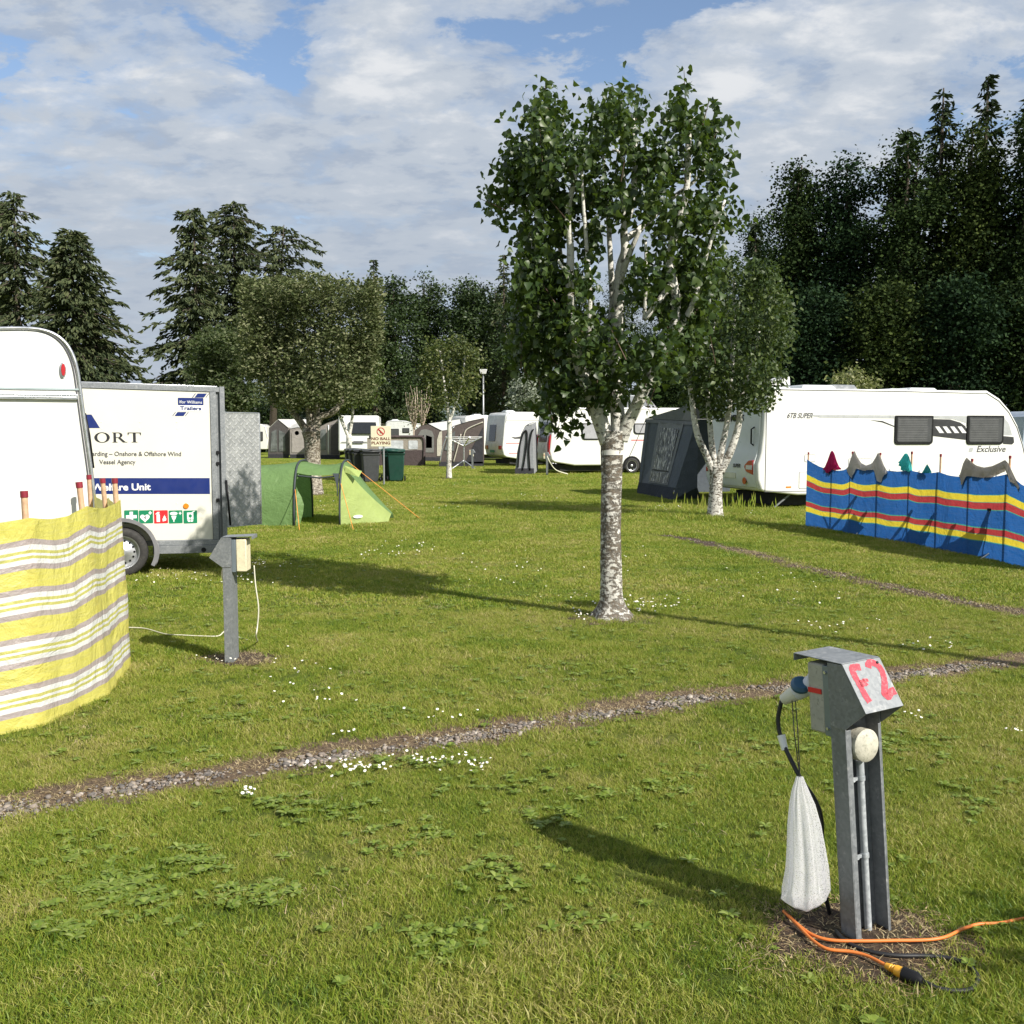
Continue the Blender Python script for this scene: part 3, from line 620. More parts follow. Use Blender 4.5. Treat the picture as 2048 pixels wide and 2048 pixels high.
def caravan(name, label, loc, ang, L, H=2.58, Wd=2.2, prof=None, wins=(), group=None, wheelx=0.52, back_prof=True, body=WHITE, rail=True, rear=True, vents=((1.0, .5), (2.8, .7)), wr=0.31, alloy=True, simple=False):
    t = thing(name, label, 'caravan', loc, ang, group)
    if prof is None:
        prof = [(0.08, .46), (0.9, .33), (L - .9, .33), (L - .35, .45), (L - .05, .8), (L, 1.0), (L - .12, 1.55), (L - .45, 2.12), (L - .85, H - .14), (L - 1.25, H - .03), (L - 1.7, H), (.45, H), (.16, H - .04), (.03, H - .16), (-.02, 2.1), (-.10, 1.25), (-.14, .9), (-.06, .55)]
    MB().prism(prof, 0, Wd).build('body', body, t, bevel=0.05, segs=3)
    zb = .33
    sk = MB(); sk.box((.35, .25, .12), (L - .7, Wd - .25, zb + .02)); sk.build('chassis', SKIRT, t)
    if not simple:
        xw = L * wheelx; mb = MB(); a = [(xw + (wr + .07) * math.cos(rd(q)), wr + (wr + .07) * math.sin(rd(q))) for q in range(0, 181, 12)]
        mb.prism([(xw + wr + .07, .2)] + a + [(xw - wr - .07, .2)], -.006, .2); mb.build('wheel_arch', BLK, t)
        wheel(t, (xw, .06, wr), wr, alloy=alloy)
    if rail:
        pts = [(x, -.012, z) for x, z in prof]; k0 = next(i for i, p in enumerate(prof) if p[0] > L * .8 and p[1] > .9); pts = [(p[0] - (0.06 if p[0] > L - 2 else -.06), p[1], p[2] - .06 if p[2] > H - .2 else p[2]) for p in pts[k0:-3]]
        MB().tube(catmull(pts, 4), .011, 6).build('awning_rail', ALU, t, smooth=True)
    for w in wins: window(t, *w[:4], **(w[4] if len(w) > 4 else {}))
    for vx, vy in vents:
        MB().box((vx, vy, H - .01), (vx + .5, vy + .5, H + .05)).box((vx + .05, vy + .05, H + .05), (vx + .45, vy + .45, H + .09)).build('roof_vent', WHITE2, t, bevel=.02)
    if rear:
        for yy in (.1, Wd - .32): MB().box((-.165, yy, .78), (-.09, yy + .22, 1.0)).build('tail_light', REDL, t, bevel=.02)
    return t

# ================================================================== HOOKUP POSTS
CREAMB = pm('meter_box_cream', (0.66, 0.60, 0.42), 0.55, var=0.1, dirt=(0.25, 0.24, 0.2), dirt_amt=0.5, scale=20)
GREYB = pm('meter_box_grey', (0.40, 0.39, 0.34), 0.55, var=0.1, dirt=(0.10, 0.11, 0.09), dirt_amt=0.7, scale=24)
LAMP = pm('lichen_glass', (0.50, 0.48, 0.39), 0.6, var=0.12, dirt=(0.14, 0.14, 0.10), dirt_amt=0.9, scale=30, bumps=.002)
def sheet(mb, pts, th=0.002, mi=0):
    """quad of sheet metal with thickness"""
    a, b, c, d = [Vector(p) for p in pts]; n = (b - a).cross(d - a).normalized() * th
    mb.hexa([a, b, c, d, a + n, b + n, c + n, d + n], mi); return mb
def hookup(label, loc, rz, lean=(0, 0), group='electric hook-up posts', boxmat=CREAMB, detail=True):
    """local frame: -y is the hooded front, x across the 0.155 m channel"""
    t = thing('hookup_post', label, 'hook-up post', loc, rz, group)
    t.rotation_euler = (Matrix.Rotation(lean[1], 3, 'Y') @ Matrix.Rotation(lean[0], 3, 'X') @ Matrix.Rotation(rz, 3, 'Z')).to_euler()
    w, dp, H = .155, .062, .88; mb = MB()
    mb.box((0, -.004, 0), (w, 0, H - .004)); mb.box((0, -dp, 0), (.004, -.004, H - .004)); mb.box((w - .004, -dp, 0), (w, -.004, H - .004))
    mb.box((.004, -dp, 0), (.024, -dp + .004, .672)); mb.box((w - .012, -dp, 0), (w - .004, -dp + .004, .672))
    mb.build('channel', GALVD, t, bevel=.001)
    y1, y2, z1, z2 = -.064, -.150, .741, .676
    for x0, x1 in ((-.004, -.001), (w + .001, w + .004)):
        P_ = [(-.004, z2), (y1, z2), (y2, z1), (y1, H), (-.004, H)]; MB().add([], []); mb = MB(); k5 = 5
        mb.add([(x0, p[0], p[1]) for p in P_] + [(x1, p[0], p[1]) for p in P_], [list(range(5)), list(range(9, 4, -1))] + [[i, i + 5, (i + 1) % 5 + 5, (i + 1) % 5] for i in range(5)]); mb.build('side_cheek', GALVD, t)
    mb = MB(); sheet(mb, [(-.004, y2, z1), (w + .004, y2, z1), (w + .004, y1, H + .001), (-.004, y1, H + .001)], .003); mb.build('hood', GALV, t, bevel=.0008)
    mb = MB(); mb.hexa([(-.004, y1, H + .0015), (w + .004, y1, H + .0015), (w + .004, .145, H + .010), (-.004, .145, H + .010), (-.004, y1, H + .0045), (w + .004, y1, H + .0045), (w + .004, .145, H + .013), (-.004, .145, H + .013)])
    mb.hexa([(-.004, .142, H - .012), (w + .004, .142, H - .012), (w + .004, .145, H - .012), (-.004, .145, H - .012), (-.004, .142, H + .010), (w + .004, .142, H + .010), (w + .004, .145, H + .010), (-.004, .145, H + .010)])
    mb.build('top_plate', GALV, t, bevel=.001)
    mb = MB(); mb.box((.004, .001, .640), (w - .004, .028, .866)); mb.build('bracket', pm('bracket_steel', (.22, .26, .30), .45, .5), t, bevel=.002)
    mb = MB(); mb.box((.010, .029, .642), (w - .010, .100, .868)); bx = mb.build('socket_box', boxmat, t, bevel=.007)
    MB().box((.0065, .040, .770), (.0095, .097, .786)).build('red_band', REDV, bx)
    mb = MB(); mb.disc((w * .5, .02 - .03, .615), .052, (0, -.062, 0), 32); mb.disc((w * .5, -.072, .615), .052, (0, -.010, 0), 32, 0, .040); mb.build('bulkhead_lamp', LAMP, t, smooth=40)
    cx_ = w * .62; mb = MB(); mb.tube([(cx_, -.022, .0), (cx_, -.022, .52)], .0115, 14); mb.tube([(cx_, -.022, .50), (cx_, -.022, .55)], .013, 14)
    mb.build('conduit', GALVL, t, smooth=40)
    if detail:
        for z in (.49, .24):
            mb = MB(); mb.tube([(cx_, -.022, z), (cx_, -.022, z + .014)], .0145, 14); mb.box((cx_ - .032, -.024, z + .002), (cx_ - .012, -.018, z + .012)); mb.disc((cx_ - .032, -.018, z + .007), .008, (0, -.008, 0), 10); mb.build('conduit_clip', GALVL, t, smooth=40)
        for z in (.845, .665): MB().disc((.0035, .014, z), .005, (-.005, 0, 0), 8).build('bolt', ALU, t)
        MB().disc((w - .018, y1 - .008, H - .012), .0045, (.0, -.006, .003), 10).build('bolt', BLK, t)
    return t
p0 = G(1683, 1872)
F2 = hookup('weathered galvanised post with red painted F2 on its hood and a net bag beside it', p0, rd(28), lean=(rd(-2.6), rd(-3.6)), boxmat=GREYB)
RED = pm('red_paint', (0.46, 0.022, 0.045), 0.5, var=0.15, scale=30, dirt=(0.55, 0.35, 0.35), dirt_amt=0.55)
def strokes(pts, wd, name='painted_letter'):
    """brush stroke on the hood face; pts in (u across, v down) fractions of the face"""
    a, b_, c, d = Vector((0, -.064, .881)), Vector((.155, -.064, .881)), Vector((0, -.150, .741)), Vector((.155, -.150, .741))
    n = (b_ - a).cross(c - a).normalized(); n = -n if n.z < 0 else n; P = catmull([(u * .155, v * .164, 0) for u, v in pts], 6); mb = MB(); A = []; rr = random.Random(3)
    for i, p in enumerate(P):
        dd = (P[min(i + 1, len(P) - 1)] - P[max(i - 1, 0)]).normalized(); q = Vector((-dd.y, dd.x, 0)) * wd * .5 * rr.uniform(.88, 1.12)
        f = lambda s_: a.lerp(b_, s_.x / .155) + (c - a) * (s_.y / .164) + n * .0040
        A.append([f(p - q), f(p + q)])
    return mb.grid(A), name
for strokeset in ([[(.40, .12), (.28, .10), (.17, .12), (.15, .25), (.17, .50), (.18, .68), (.21, .80)], [(.18, .42), (.30, .43), (.36, .41)], [(.36, .41), (.37, .35)]], [[(.60, .16), (.66, .08), (.80, .09), (.90, .22), (.87, .42), (.76, .60), (.68, .72), (.75, .77), (.88, .70), (1.0, .69)]]):
    M_ = MB()
    for st in strokeset:
        q, nm = strokes(st, .0225); k = len(M_.v); M_.v += q.v; M_.f += [[i + k for i in f_] for f_ in q.f]; M_.mi += q.mi
    M_.build('painted_letter', RED, F2)
L2 = hookup('plain galvanised post with cream box and thin white cable beside the trailer', G(478, 1317), rd(-88), lean=(0, 0))
L3 = hookup('far galvanised post beside the rotary airer in front of the rusty-eyed caravan', G(943, 939), rd(80), detail=False)
L3['label'] = 'small far hook-up post beside the metal rotary clothes airer'
L4 = copy_tree(L3); L4.location = G(1092, 952); L4['label'] = 'far hook-up post with white cable at the rear of the caravan with tall red lamps'
FM = (Matrix.Translation(F2.location) @ F2.rotation_euler.to_matrix().to_4x4())
def fl(x, y, z): return FM @ Vector((x, y, z))

# plug, cables and bag at the F2 post
PBLUE = pm('plug_blue', (0.03, 0.09, 0.16), 0.3); PGREY = pm('plug_grey_white', (0.62, 0.63, 0.66), 0.4); CABLE = pm('cable_black', (0.014, 0.014, 0.015), 0.45); ORANGE = pm('cable_orange', (0.68, 0.19, 0.035), 0.5, var=0.12, scale=12)
sock = fl(.06, .10, .800); pdir = (fl(.02, .19, .775) - sock).normalized(); 
plug = thing('mains_plug', 'blue and white mains plug pushed into the F2 post socket', 'plug', sock)
def rel(o, p): return tuple(Vector(p) - o.location)
pe = sock + (at(1566, 1400, 3.30) - sock)
pd = (pe - sock); mb = MB(); mb.tube([rel(plug, sock + pd * q) for q in (0, .12, .16, .62, .66)], [.036, .036, .031, .028, .022], 20); mb.build('plug_body', PGREY, plug, smooth=35)
mb = MB(); mb.tube([rel(plug, sock + pd * q) for q in (.64, .70, 1.0)], [.024, .026, .018], 16); mb.build('plug_grip', pm('plug_cream', (.62, .6, .48), .5), plug, smooth=35)
upv = Vector((-.15, -.75, .9)).normalized(); ca = sock + pd * .52 + upv * .030
mb = MB(); mb.tube([rel(plug, ca - upv * .004), rel(plug, ca + upv * .006), rel(plug, ca + upv * .016)], [.033, .033, .024], 18); mb.build('socket_flap', PBLUE, plug, smooth=35)
kx = [at(1563, 1402, 3.30), at(1556, 1440, 3.30), at(1563, 1478, 3.28), at(1582, 1520, 3.23), at(1603, 1560, 3.19), at(1630, 1600, 3.18), at(1643, 1640, 3.18), at(1644, 1700, 3.19), at(1650, 1780, 3.19), at(1664, 1845, 3.20)]
gp = [(1676, 1868), (1700, 1888), (1740, 1903), (1790, 1911), (1850, 1912), (1900, 1917), (1938, 1932), (1956, 1955), (1948, 1974), (1925, 1982), (1880, 1978), (1845, 1962)]
path = kx + [G(x, y, .014) for x, y in gp]
c_ = thing('power_cable', 'thick black cable looping from the plug down past the net bag to the grass', 'cable', (path[-1].x, path[-1].y, 0))
MB().tube([rel(c_, p) for p in catmull(path, 6)], .0072, 10).build('cord', CABLE, c_, smooth=True)
MB().tube([rel(c_, p) for p in (at(1562, 1470, 3.28), at(1570, 1500, 3.262))], [.014, .011], 14).build('cable_tag', WINK, c_, smooth=40)
mb = MB(); a, b_ = G(1845, 1964, .02), G(1806, 1948, .02); mb.tube([rel(c_, a), rel(c_, a.lerp(b_, .3)), rel(c_, b_)], [.012, .022, .022], 14); mb.build('connector', BLK, c_, smooth=40)
op = [(1803, 1946), (1775, 1932), (1735, 1912), (1700, 1903), (1655, 1898), (1625, 1880), (1597, 1852), (1567, 1822), (1590, 1844), (1622, 1868), (1660, 1880), (1720, 1882), (1790, 1881), (1850, 1880), (1890, 1874), (1925, 1858), (1958, 1848), (2000, 1846), (2048, 1837), (2200, 1815)]
oc = thing('extension_cable', 'orange extension cable looped on the grass at the foot of the F2 post', 'cable', G(1740, 1884))
MB().tube([rel(oc, p) for p in catmull([G(x, y, .022) for x, y in op], 6)], .0052, 10).build('cord', ORANGE, oc, smooth=True)
a, b_ = G(1772, 1931, .022), G(1806, 1947, .022)
MB().tube([rel(oc, a.lerp(b_, q)) for q in (0, .3, .34, .45, .5, .6, 1)], [.009, .012, .009, .013, .010, .016, .017], 14).build('connector', pm('connector_yellow', (.78, .38, .03), .45), oc, smooth=40)

# net bag
m, t, b, o = nt('white_netting'); uv = N(t, 'ShaderNodeMapping', {0: coords(t, 'UV'), 'Scale': (330, 210, 1), 'Rotation': (0, 0, .6)}).outputs[0]
ch = N(t, 'ShaderNodeTexVoronoi', {'Vector': uv, 'Scale': 1.0}, feature='DISTANCE_TO_EDGE').outputs['Distance']
hole = ramp(t, ch, [(0.16, 1.0), (0.24, 0.0)]); a_ = mth(t, 'ADD', mth(t, 'MULTIPLY', hole, 0.42), 0.22)
b.inputs['Base Color'].default_value = (0.88, 0.88, 0.9, 1); b.inputs['Roughness'].default_value = 0.6
tr = N(t, 'ShaderNodeBsdfTranslucent', {'Color': (0.8, 0.8, 0.84, 1)}); m1 = N(t, 'ShaderNodeMixShader', {0: 0.4, 1: b.outputs[0], 2: tr.outputs[0]})
m2 = N(t, 'ShaderNodeMixShader', {0: a_, 1: N(t, 'ShaderNodeBsdfTransparent').outputs[0], 2: m1.outputs[0]}); t.links.new(m2.outputs[0], o.inputs[0]); NET = m
Yb = 3.08
rows = [(1553, 1599, 6), (1563, 1599, 9), (1580, 1599, 15), (1610, 1602, 24), (1650, 1605, 31), (1700, 1608, 36), (1740, 1610, 40), (1780, 1608, 45), (1797, 1607, 47), (1803, 1608, 40)]
bag = thing('net_bag', 'white mesh laundry bag hanging by black cords from the plug', 'bag', (at(1608, 1800, Yb).x, Yb, 0)); A = []; UV = []; nb = 72
for i, (py, px, hw) in enumerate(rows):
    c0 = at(px, py, Yb); hwm = hw / 2000 * Yb; ro = []; ru = []
    for k in range(nb):
        a = 2 * math.pi * k / nb; fold = 1 + (0.20 * math.sin(a * 3 + .8 + i * .10) + .16 * math.sin(a * 5 + 2.1 - i * .12) + .09 * math.sin(a * 9 + i * .3) + .05 * math.sin(a * 17 - i * .6)) * (1 - .04 * i)
        ro.append(rel(bag, (c0.x + hwm * math.cos(a) * (fold * .93 if i < 8 else 1), Yb + hwm * .50 * math.sin(a) * fold, c0.z - (.012 * (1 - abs(math.cos(a))) * (-math.sin(a) * .5 + .5) * 1.6 if i > 7 else 0)))); ru.append((k / nb * .3 if k < nb else .3, c0.z))
    A.append(ro); UV.append(ru)
A.append([rel(bag, (at(1608, 1797, Yb).x, Yb, at(1608, 1797, Yb).z))] * nb); UV.append([(k / nb * .3, .0) for k in range(nb)])
MB().grid(A, uv=UV, close=True).build('netting', NET, bag, smooth=True)
mb = MB()
for dx in (-3, 4): mb.tube([rel(bag, at(1587 + dx, 1402, 3.26)), rel(bag, at(1592 + dx, 1470, Yb)), rel(bag, at(1600, 1556, Yb))], .0016, 6)
mb.build('drawcord', CABLE, bag)

# white cable of the second post
w0 = thing('white_cable', 'thin white cable hanging from the cream box of the post beside the trailer', 'cable', G(512, 1280))
WC = pm('cable_white', (.62, .6, .48), .5)
MB().tube([rel(w0, p) for p in catmull([at(508, 1131, 7.1), at(511, 1170, 7.1), at(517, 1215, 7.1), at(515, 1250, 7.1), at(512, 1272, 7.1), G(512, 1284, .01), G(470, 1272, .02), G(450, 1263, .03), G(436, 1272, .02), G(400, 1272, .02), G(360, 1270, .02), G(330, 1268, .02), G(290, 1257, .02), G(255, 1255, .02)], 6)], .005, 8).build('cord', WC, w0, smooth=True)
w1 = thing('white_cable', 'pale mains lead sagging from the far post to the caravan with tall red lamps', 'cable', G(1125, 950))
MB().tube([rel(w1, p) for p in catmull([at(1094, 912, 37), at(1100, 925, 37), at(1112, 940, 37.2), G(1135, 948, .05)], 6)], .022, 6).build('cord', WC, w1)

# ================================================================== YELLOW WINDBREAK
YEL = stripes('yellow_striped_fabric', [(0, (0.42, 0.355, 0.345)), (.115, (0.78, 0.78, 0.76)), (.225, (0.56, 0.54, 0.14)), (.29, (0.78, 0.78, 0.76)), (.345, (0.56, 0.54, 0.14)), (.41, (0.78, 0.78, 0.76)), (.51, (0.42, 0.355, 0.345)), (.625, (0.66, 0.61, 0.12))], period=.2295, offset=.104, trans=.35, spec=.4, wrinkle=.006, weave_amt=.12)
WOOD = pm('pole_wood', (0.52, 0.33, 0.20), 0.6, var=.2, scale=30); CAPR = pm('red_pole_cap', (0.23, 0.02, 0.035), 0.35)
def windbreak(name, label, mat, base, tops, height, sag=.035, wave=.02, side=1, lo=.0, capm=CAPR, polem=WOOD, nseg=14, ph=.14, r=.017, phs=None):
    """base, tops: pole feet and pole-top xy; fabric spans pole to pole"""
    c0 = base[len(base) // 2]; t = thing(name, label, 'windbreak', (c0.x, c0.y, 0)); A = []; UV = []; nr = 18; n = len(base); P = []
    rr = random.Random(4)
    for i in range(n - 1):
        for k in range(nseg + (1 if i == n - 2 else 0)):
            q = k / nseg; bs = base[i].lerp(base[i + 1], q); tp = tops[i].lerp(tops[i + 1], q); d = (base[i + 1] - base[i]); nn = Vector((-d.y, d.x, 0)).normalized()
            cur = math.sin(math.pi * q); P.append((bs, tp, nn, cur, i + q))
    for j in range(nr + 1):
        v = j / nr; row = []; ur = []
        for bs, tp, nn, cur, s_ in P:
            zt = tp.z - sag * cur; p = bs.lerp(Vector((tp.x, tp.y, 0)), 1 - v)
            off = wave * cur * math.sin(v * 3.1) * (1.0 if int(s_) % 2 else -.8) + .006 * math.sin(s_ * 21 + v * 5) * cur + .004 * math.sin(v * 17 + s_ * 9) * cur
            z = lo + (zt - lo) * (1 - v) + .006 * math.sin(s_ * 7) * (1 if 0 < j < nr else 0)
            p = p + nn * off; row.append((p.x - c0.x, p.y - c0.y, z)); ur.append((s_ * .5, v))
        A.append(row); UV.append(ur)
    MB().grid(A, uv=UV).build('fabric', mat, t, smooth=True)
    for i, (b0, t0) in enumerate(zip(base, tops)):
        e = phs[i] if phs else ph; d = (Vector((t0.x, t0.y, t0.z)) - b0); d.normalize(); top = Vector(t0) + d * e; k_ = min(i, n - 2); sg_ = base[k_ + 1] - base[k_]; off = Vector((-sg_.y, sg_.x, 0)).normalized() * (r + .012) * side
        pl = MB().tube([tuple(b0 - c0 + off), tuple(top - c0 + off)], r, 12).build('pole', polem, t, smooth=40)
        MB().tube([tuple(top - d * .03 - c0 + off), tuple(top + d * .006 - c0 + off)], r * 1.22, 12).build('cap', capm, pl, smooth=40)
    return t
yb = [Vector((-3.9, 4.75, 0)), Vector((-3.2, 4.72, 0)), Vector((-2.57, 5.36, 0)), Vector((-2.47, 6.02, 0)), Vector((-2.61, 6.75, 0)), Vector((-2.92, 7.42, 0)), Vector((-3.32, 8.0, 0))]
yt = [Vector((-3.98, 4.75, 1.14)), Vector((-3.3, 4.74, 1.14)), Vector((-2.62, 5.42, 1.14)), Vector((-2.575, 6.04, 1.16)), Vector((-2.66, 6.78, 1.15)), Vector((-3.0, 7.42, 1.12)), Vector((-3.36, 8.02, 1.12))]
windbreak('striped_windbreak', 'yellow, white and mauve striped windbreak curving round the left caravan', YEL, yb, yt, 1.14, sag=.035, wave=.03)

# ================================================================== BLUE WINDBREAK, TOWELS, CHAIRS BEHIND IT
BLUEC, YC, RC, GC = (0.012, 0.105, 0.36), (0.74, 0.58, 0.04), (0.42, 0.035, 0.045), (0.05, 0.32, 0.25)
BLU = stripes('blue_striped_fabric', [(0, BLUEC), (.215, GC), (.225, YC), (.305, GC), (.315, RC), (.395, GC), (.41, BLUEC), (.615, GC), (.63, RC), (.70, GC), (.71, YC), (.785, GC), (.795, BLUEC)], trans=.62, spec=.3, weave_amt=.04)
bpx = [(1611, 1051, 919), (1662, 1060, 940), (1698, 1067, 934), (1753, 1077, 938), (1815, 1088, 940), (1872, 1099, 944), (1934, 1110, 952), (2008, 1125, 948), (2085, 1144, 990)]
bb = [G(x, y) for x, y, _ in bpx]; bt = []
for (x, y, ty), b0 in zip(bpx, bb):
    q = at(x + 3, ty, b0.y); bt.append(Vector((b0.x, b0.y, q.z)))
windbreak('striped_windbreak', 'blue, red and yellow striped windbreak with towels drying on it beside the right caravan', BLU, bb, bt, 1.1, sag=.03, wave=.02, phs=[.12, .22, .24, .24, .26, .24, .22, .22, .2], nseg=10, r=.013)
def wbp(px, py):
    """point of the blue windbreak's plane seen at a photo pixel"""
    for a, b_ in zip(bb[:-1], bb[1:]):
        xa, xb = 1024 + a.x / a.y * F, 1024 + b_.x / b_.y * F
        if px <= xb or b_ is bb[-1]:
            d = (b_ - a).normalized(); u, z = onp(px, py, a, d); p = a + d * u; nn = Vector((-d.y, d.x, 0)); nn = nn if nn.x < 0 else -nn; return Vector((p.x, p.y, z)), nn
def towel(label, mat, topl, botl, hang, seed, off=.02, back=True, base=0.0):
    """towel thrown over pole tops: upper and lower edges given along the windbreak, one layer falls each side"""
    x0, x1 = topl[0][0], topl[-1][0]; c0, _ = wbp((x0 + x1) / 2, 950); t = thing('towel', label, 'towel', (c0.x, c0.y, 0))
    for sgn, nm in ((1, 'front_fold'), (-1, 'back_fold')):
        if sgn < 0 and not back: continue
        A = []; ns, nv = 36, 12
        for k in range(ns + 1):
            px = x0 + (x1 - x0) * k / ns; ty = np.interp(px, [p[0] for p in topl], [p[1] for p in topl]); by = np.interp(px, [p[0] for p in botl], [p[1] for p in botl]) + (0 if sgn > 0 else hang)
            tp, nn = wbp(px, ty); bp, _ = wbp(px, by); col = []
            for j in range(nv + 1):
                v = j / nv; o_ = base + sgn * (.004 + off * min(1, v * 2) + .016 * math.sin(k * .9 + seed) * v + .008 * math.sin(k * 1.9 + v * 4) * v); p = tp.lerp(bp, v) + nn * o_; col.append((p.x - c0.x, p.y - c0.y, p.z))
            A.append(col)
        MB().grid(A).build(nm, mat, t, smooth=True)
    return t
PINK = cloth('towel_pink', (0.50, 0.02, 0.13), .3, wrinkle=.003, wscale=14); GREYT = cloth('towel_grey', (0.55, 0.51, 0.48), .3, wrinkle=.003, wscale=12); TEAL = cloth('towel_teal', (0.08, 0.58, 0.58), .35, wrinkle=.003, wscale=14); BEIGE = cloth('towel_beige', (0.45, 0.40, 0.35), .25, wrinkle=.003, wscale=12)
TEALD = cloth('towel_teal_striped', (0.03, 0.26, 0.28), .3, wrinkle=.003, wscale=14)
towel('pink towel draped over a pole near the left end of the blue windbreak', PINK, [(1649, 936), (1655, 922), (1661, 905), (1664, 901), (1668, 906), (1673, 922), (1678, 934)], [(1649, 938), (1655, 944), (1659, 948), (1665, 938), (1678, 936)], 3, 1)
towel('pale grey towel slung between two poles of the blue windbreak', GREYT, [(1696, 936), (1702, 916), (1709, 901), (1713, 912), (1722, 926), (1732, 931), (1744, 927), (1751, 916), (1757, 904), (1761, 914), (1767, 930), (1776, 946)], [(1696, 938), (1701, 952), (1706, 959), (1711, 948), (1716, 936), (1732, 942), (1746, 938), (1752, 946), (1758, 960), (1762, 966), (1768, 954), (1776, 948)], 3, 2)
towel('bright turquoise towel hooked over a middle pole of the blue windbreak', TEAL, [(1799, 923), (1805, 914), (1810, 907), (1814, 907), (1818, 914), (1821, 926), (1822, 940)], [(1799, 925), (1804, 934), (1808, 942), (1814, 941), (1819, 943), (1822, 944)], 3, 3)
towel('small dark turquoise towel peak showing behind the blue windbreak beside the bare pole', TEALD, [(1838, 944), (1843, 934), (1847, 928), (1851, 934), (1856, 944)], [(1838, 952), (1856, 952)], 3, 4, back=False, base=-.06)
towel('large grey-brown towel sagging between the last two poles of the blue windbreak', BEIGE, [(1920, 950), (1927, 926), (1933, 915), (1940, 922), (1952, 931), (1968, 935), (1985, 932), (1998, 926), (2010, 920), (2017, 928), (2024, 944), (2032, 960), (2040, 974)], [(1920, 952), (1925, 972), (1930, 968), (1935, 952), (1950, 953), (1968, 954), (1985, 951), (2000, 942), (2010, 938), (2018, 948), (2027, 964), (2040, 982)], 3, 5)
def camp_chair(label, x, y, rz):
    t = thing('camping_chair', label, 'chair', (x, y, 0), rz, 'camping chairs behind the blue windbreak'); ft = cloth('chair_fabric', (.03, .035, .05), .1)
    MB().grid([[(-.26, -.2, .43), (0, -.2, .40), (.26, -.2, .43)], [(-.26, .22, .42), (0, .22, .38), (.26, .22, .42)]]).build('seat', ft, t)
    MB().grid([[(-.25, .22, .42), (0, .26, .42), (.25, .22, .42)], [(-.27, .42, 1.0), (0, .46, .98), (.27, .42, 1.0)]]).build('backrest', ft, t)
    for s_ in (-1, 1):
        MB().tube([(s_ * .28, -.3, 0), (s_ * .28, .25, .45), (s_ * .28, .44, 1.02)], .011, 8).build('back_leg', ALU, t); MB().tube([(s_ * .28, .35, 0), (s_ * .28, -.22, .62)], .011, 8).build('front_leg', ALU, t)
        MB().box((s_ * .28 - .03, -.25, .62), (s_ * .28 + .03, .28, .65)).build('armrest', BLK, t, bevel=.008)
    return t
camp_chair('dark folding chair half hidden behind the blue windbreak near the pale grey towel', bb[2].x + .42, bb[2].y - .35, rd(-60))
camp_chair('dark folding chair half hidden behind the blue windbreak near the grey-brown towel', bb[5].x + .50, bb[5].y - .9, rd(-110))
camp_chair('dark folding chair half hidden behind the blue windbreak below the turquoise towel', bb[4].x + .45, bb[4].y - .45, rd(-80))

# ================================================================== LEFT CARAVAN
lo = Vector((-3.44, 8.25, 0)); le = Vector((.916, .401, 0)); lang = math.atan2(.401, .916)
def LP(px, py): return onp(px, py, lo, le)
edge = [(-160, 668), (-60, 660), (0, 657), (60, 657), (92, 662), (116, 673), (134, 690), (147, 714), (155, 742), (160, 775), (166, 822), (174, 880), (183, 945), (190, 1010), (192, 1060), (188, 1130)]
pr = [LP(*p) for p in edge]; pr = [(u, z) for u, z in pr]; ul = -5.4
body = pr + [(pr[-1][0] - .3, .42), (ul, .42), (ul - .2, 1.2), (ul + .2, 2.2), (ul + .9, pr[2][1] + .0)]
LC = thing('touring_caravan', 'old white caravan with curved rear and red marker lamp behind the yellow windbreak', 'caravan', lo, lang)
MB().prism(body[::-1], 0, 2.1).build('body', WHITE, LC, bevel=.03)
MB().tube([(u, -.004, z) for u, z in catmull([(a, b_, 0) for a, b_ in pr], 5) and [(v_.x, v_.y) for v_ in catmull([(a, b_, 0) for a, b_ in pr], 5)]], .014, 8).build('awning_rail', ALU, LC, smooth=True)
MB().tube([(v_.x - .028, -.006, v_.y - .004) for v_ in catmull([(a, b_, 0) for a, b_ in pr], 5)], .006, 6).build('rail_seal', SEAL, LC, smooth=True)
a, b_ = LP(-200, 779)[1], LP(163, 779)[1]; zr = LP(60, 779)[1]; zr2 = LP(60, 793)[1]
MB().box((ul + .6, -.012, zr), (LP(161, 780)[0], .0, zr + .014)).build('trim_strip', pm('trim_teal_grey', (.35, .42, .43), .4), LC)
mb = MB(); mb.box((ul + .6, -.03, zr2 - .022), (LP(156, 790)[0], .0, zr2 + .022)); mb.box((ul + .6, -.036, zr2 - .006), (LP(156, 790)[0] - .01, -.03, zr2 + .002)); mb.build('rain_gutter', ALU, LC, bevel=.006)
u, z = LP(126, 740); mb = MB(); mb.prism([(u + .024 * math.cos(rd(q)), z + .062 * math.sin(rd(q))) for q in range(0, 360, 20)], -.02, .002); ml = mb.build('marker_lamp', ALU, LC, bevel=.008)
MB().prism([(u + .002 + .016 * math.cos(rd(q)), z + .050 * math.sin(rd(q))) for q in range(0, 360, 20)], -.034, -.01).build('red_lens', REDL, ml, bevel=.01)
mb = MB(); mb.tube([(LP(170, 826)[0], .10, LP(170, 826)[1]), (LP(178, 880)[0] + .0, .10, LP(183, 870)[1]), (LP(186, 937)[0], .10, LP(192, 937)[1])], [.010, .014, .014], 8); mb.build('grab_rail', BLK, LC, smooth=True)
wheel(LC, (-2.4, .05, .30), .30)
c2 = at(170, 760, 15.2); far = caravan('touring_caravan', 'white caravan whose rounded roof just shows above the box trailer', (-9.9, 14.6, 0), rd(16), 3.75, H=2.47, Wd=2.1, wins=(), vents=(), rear=False)

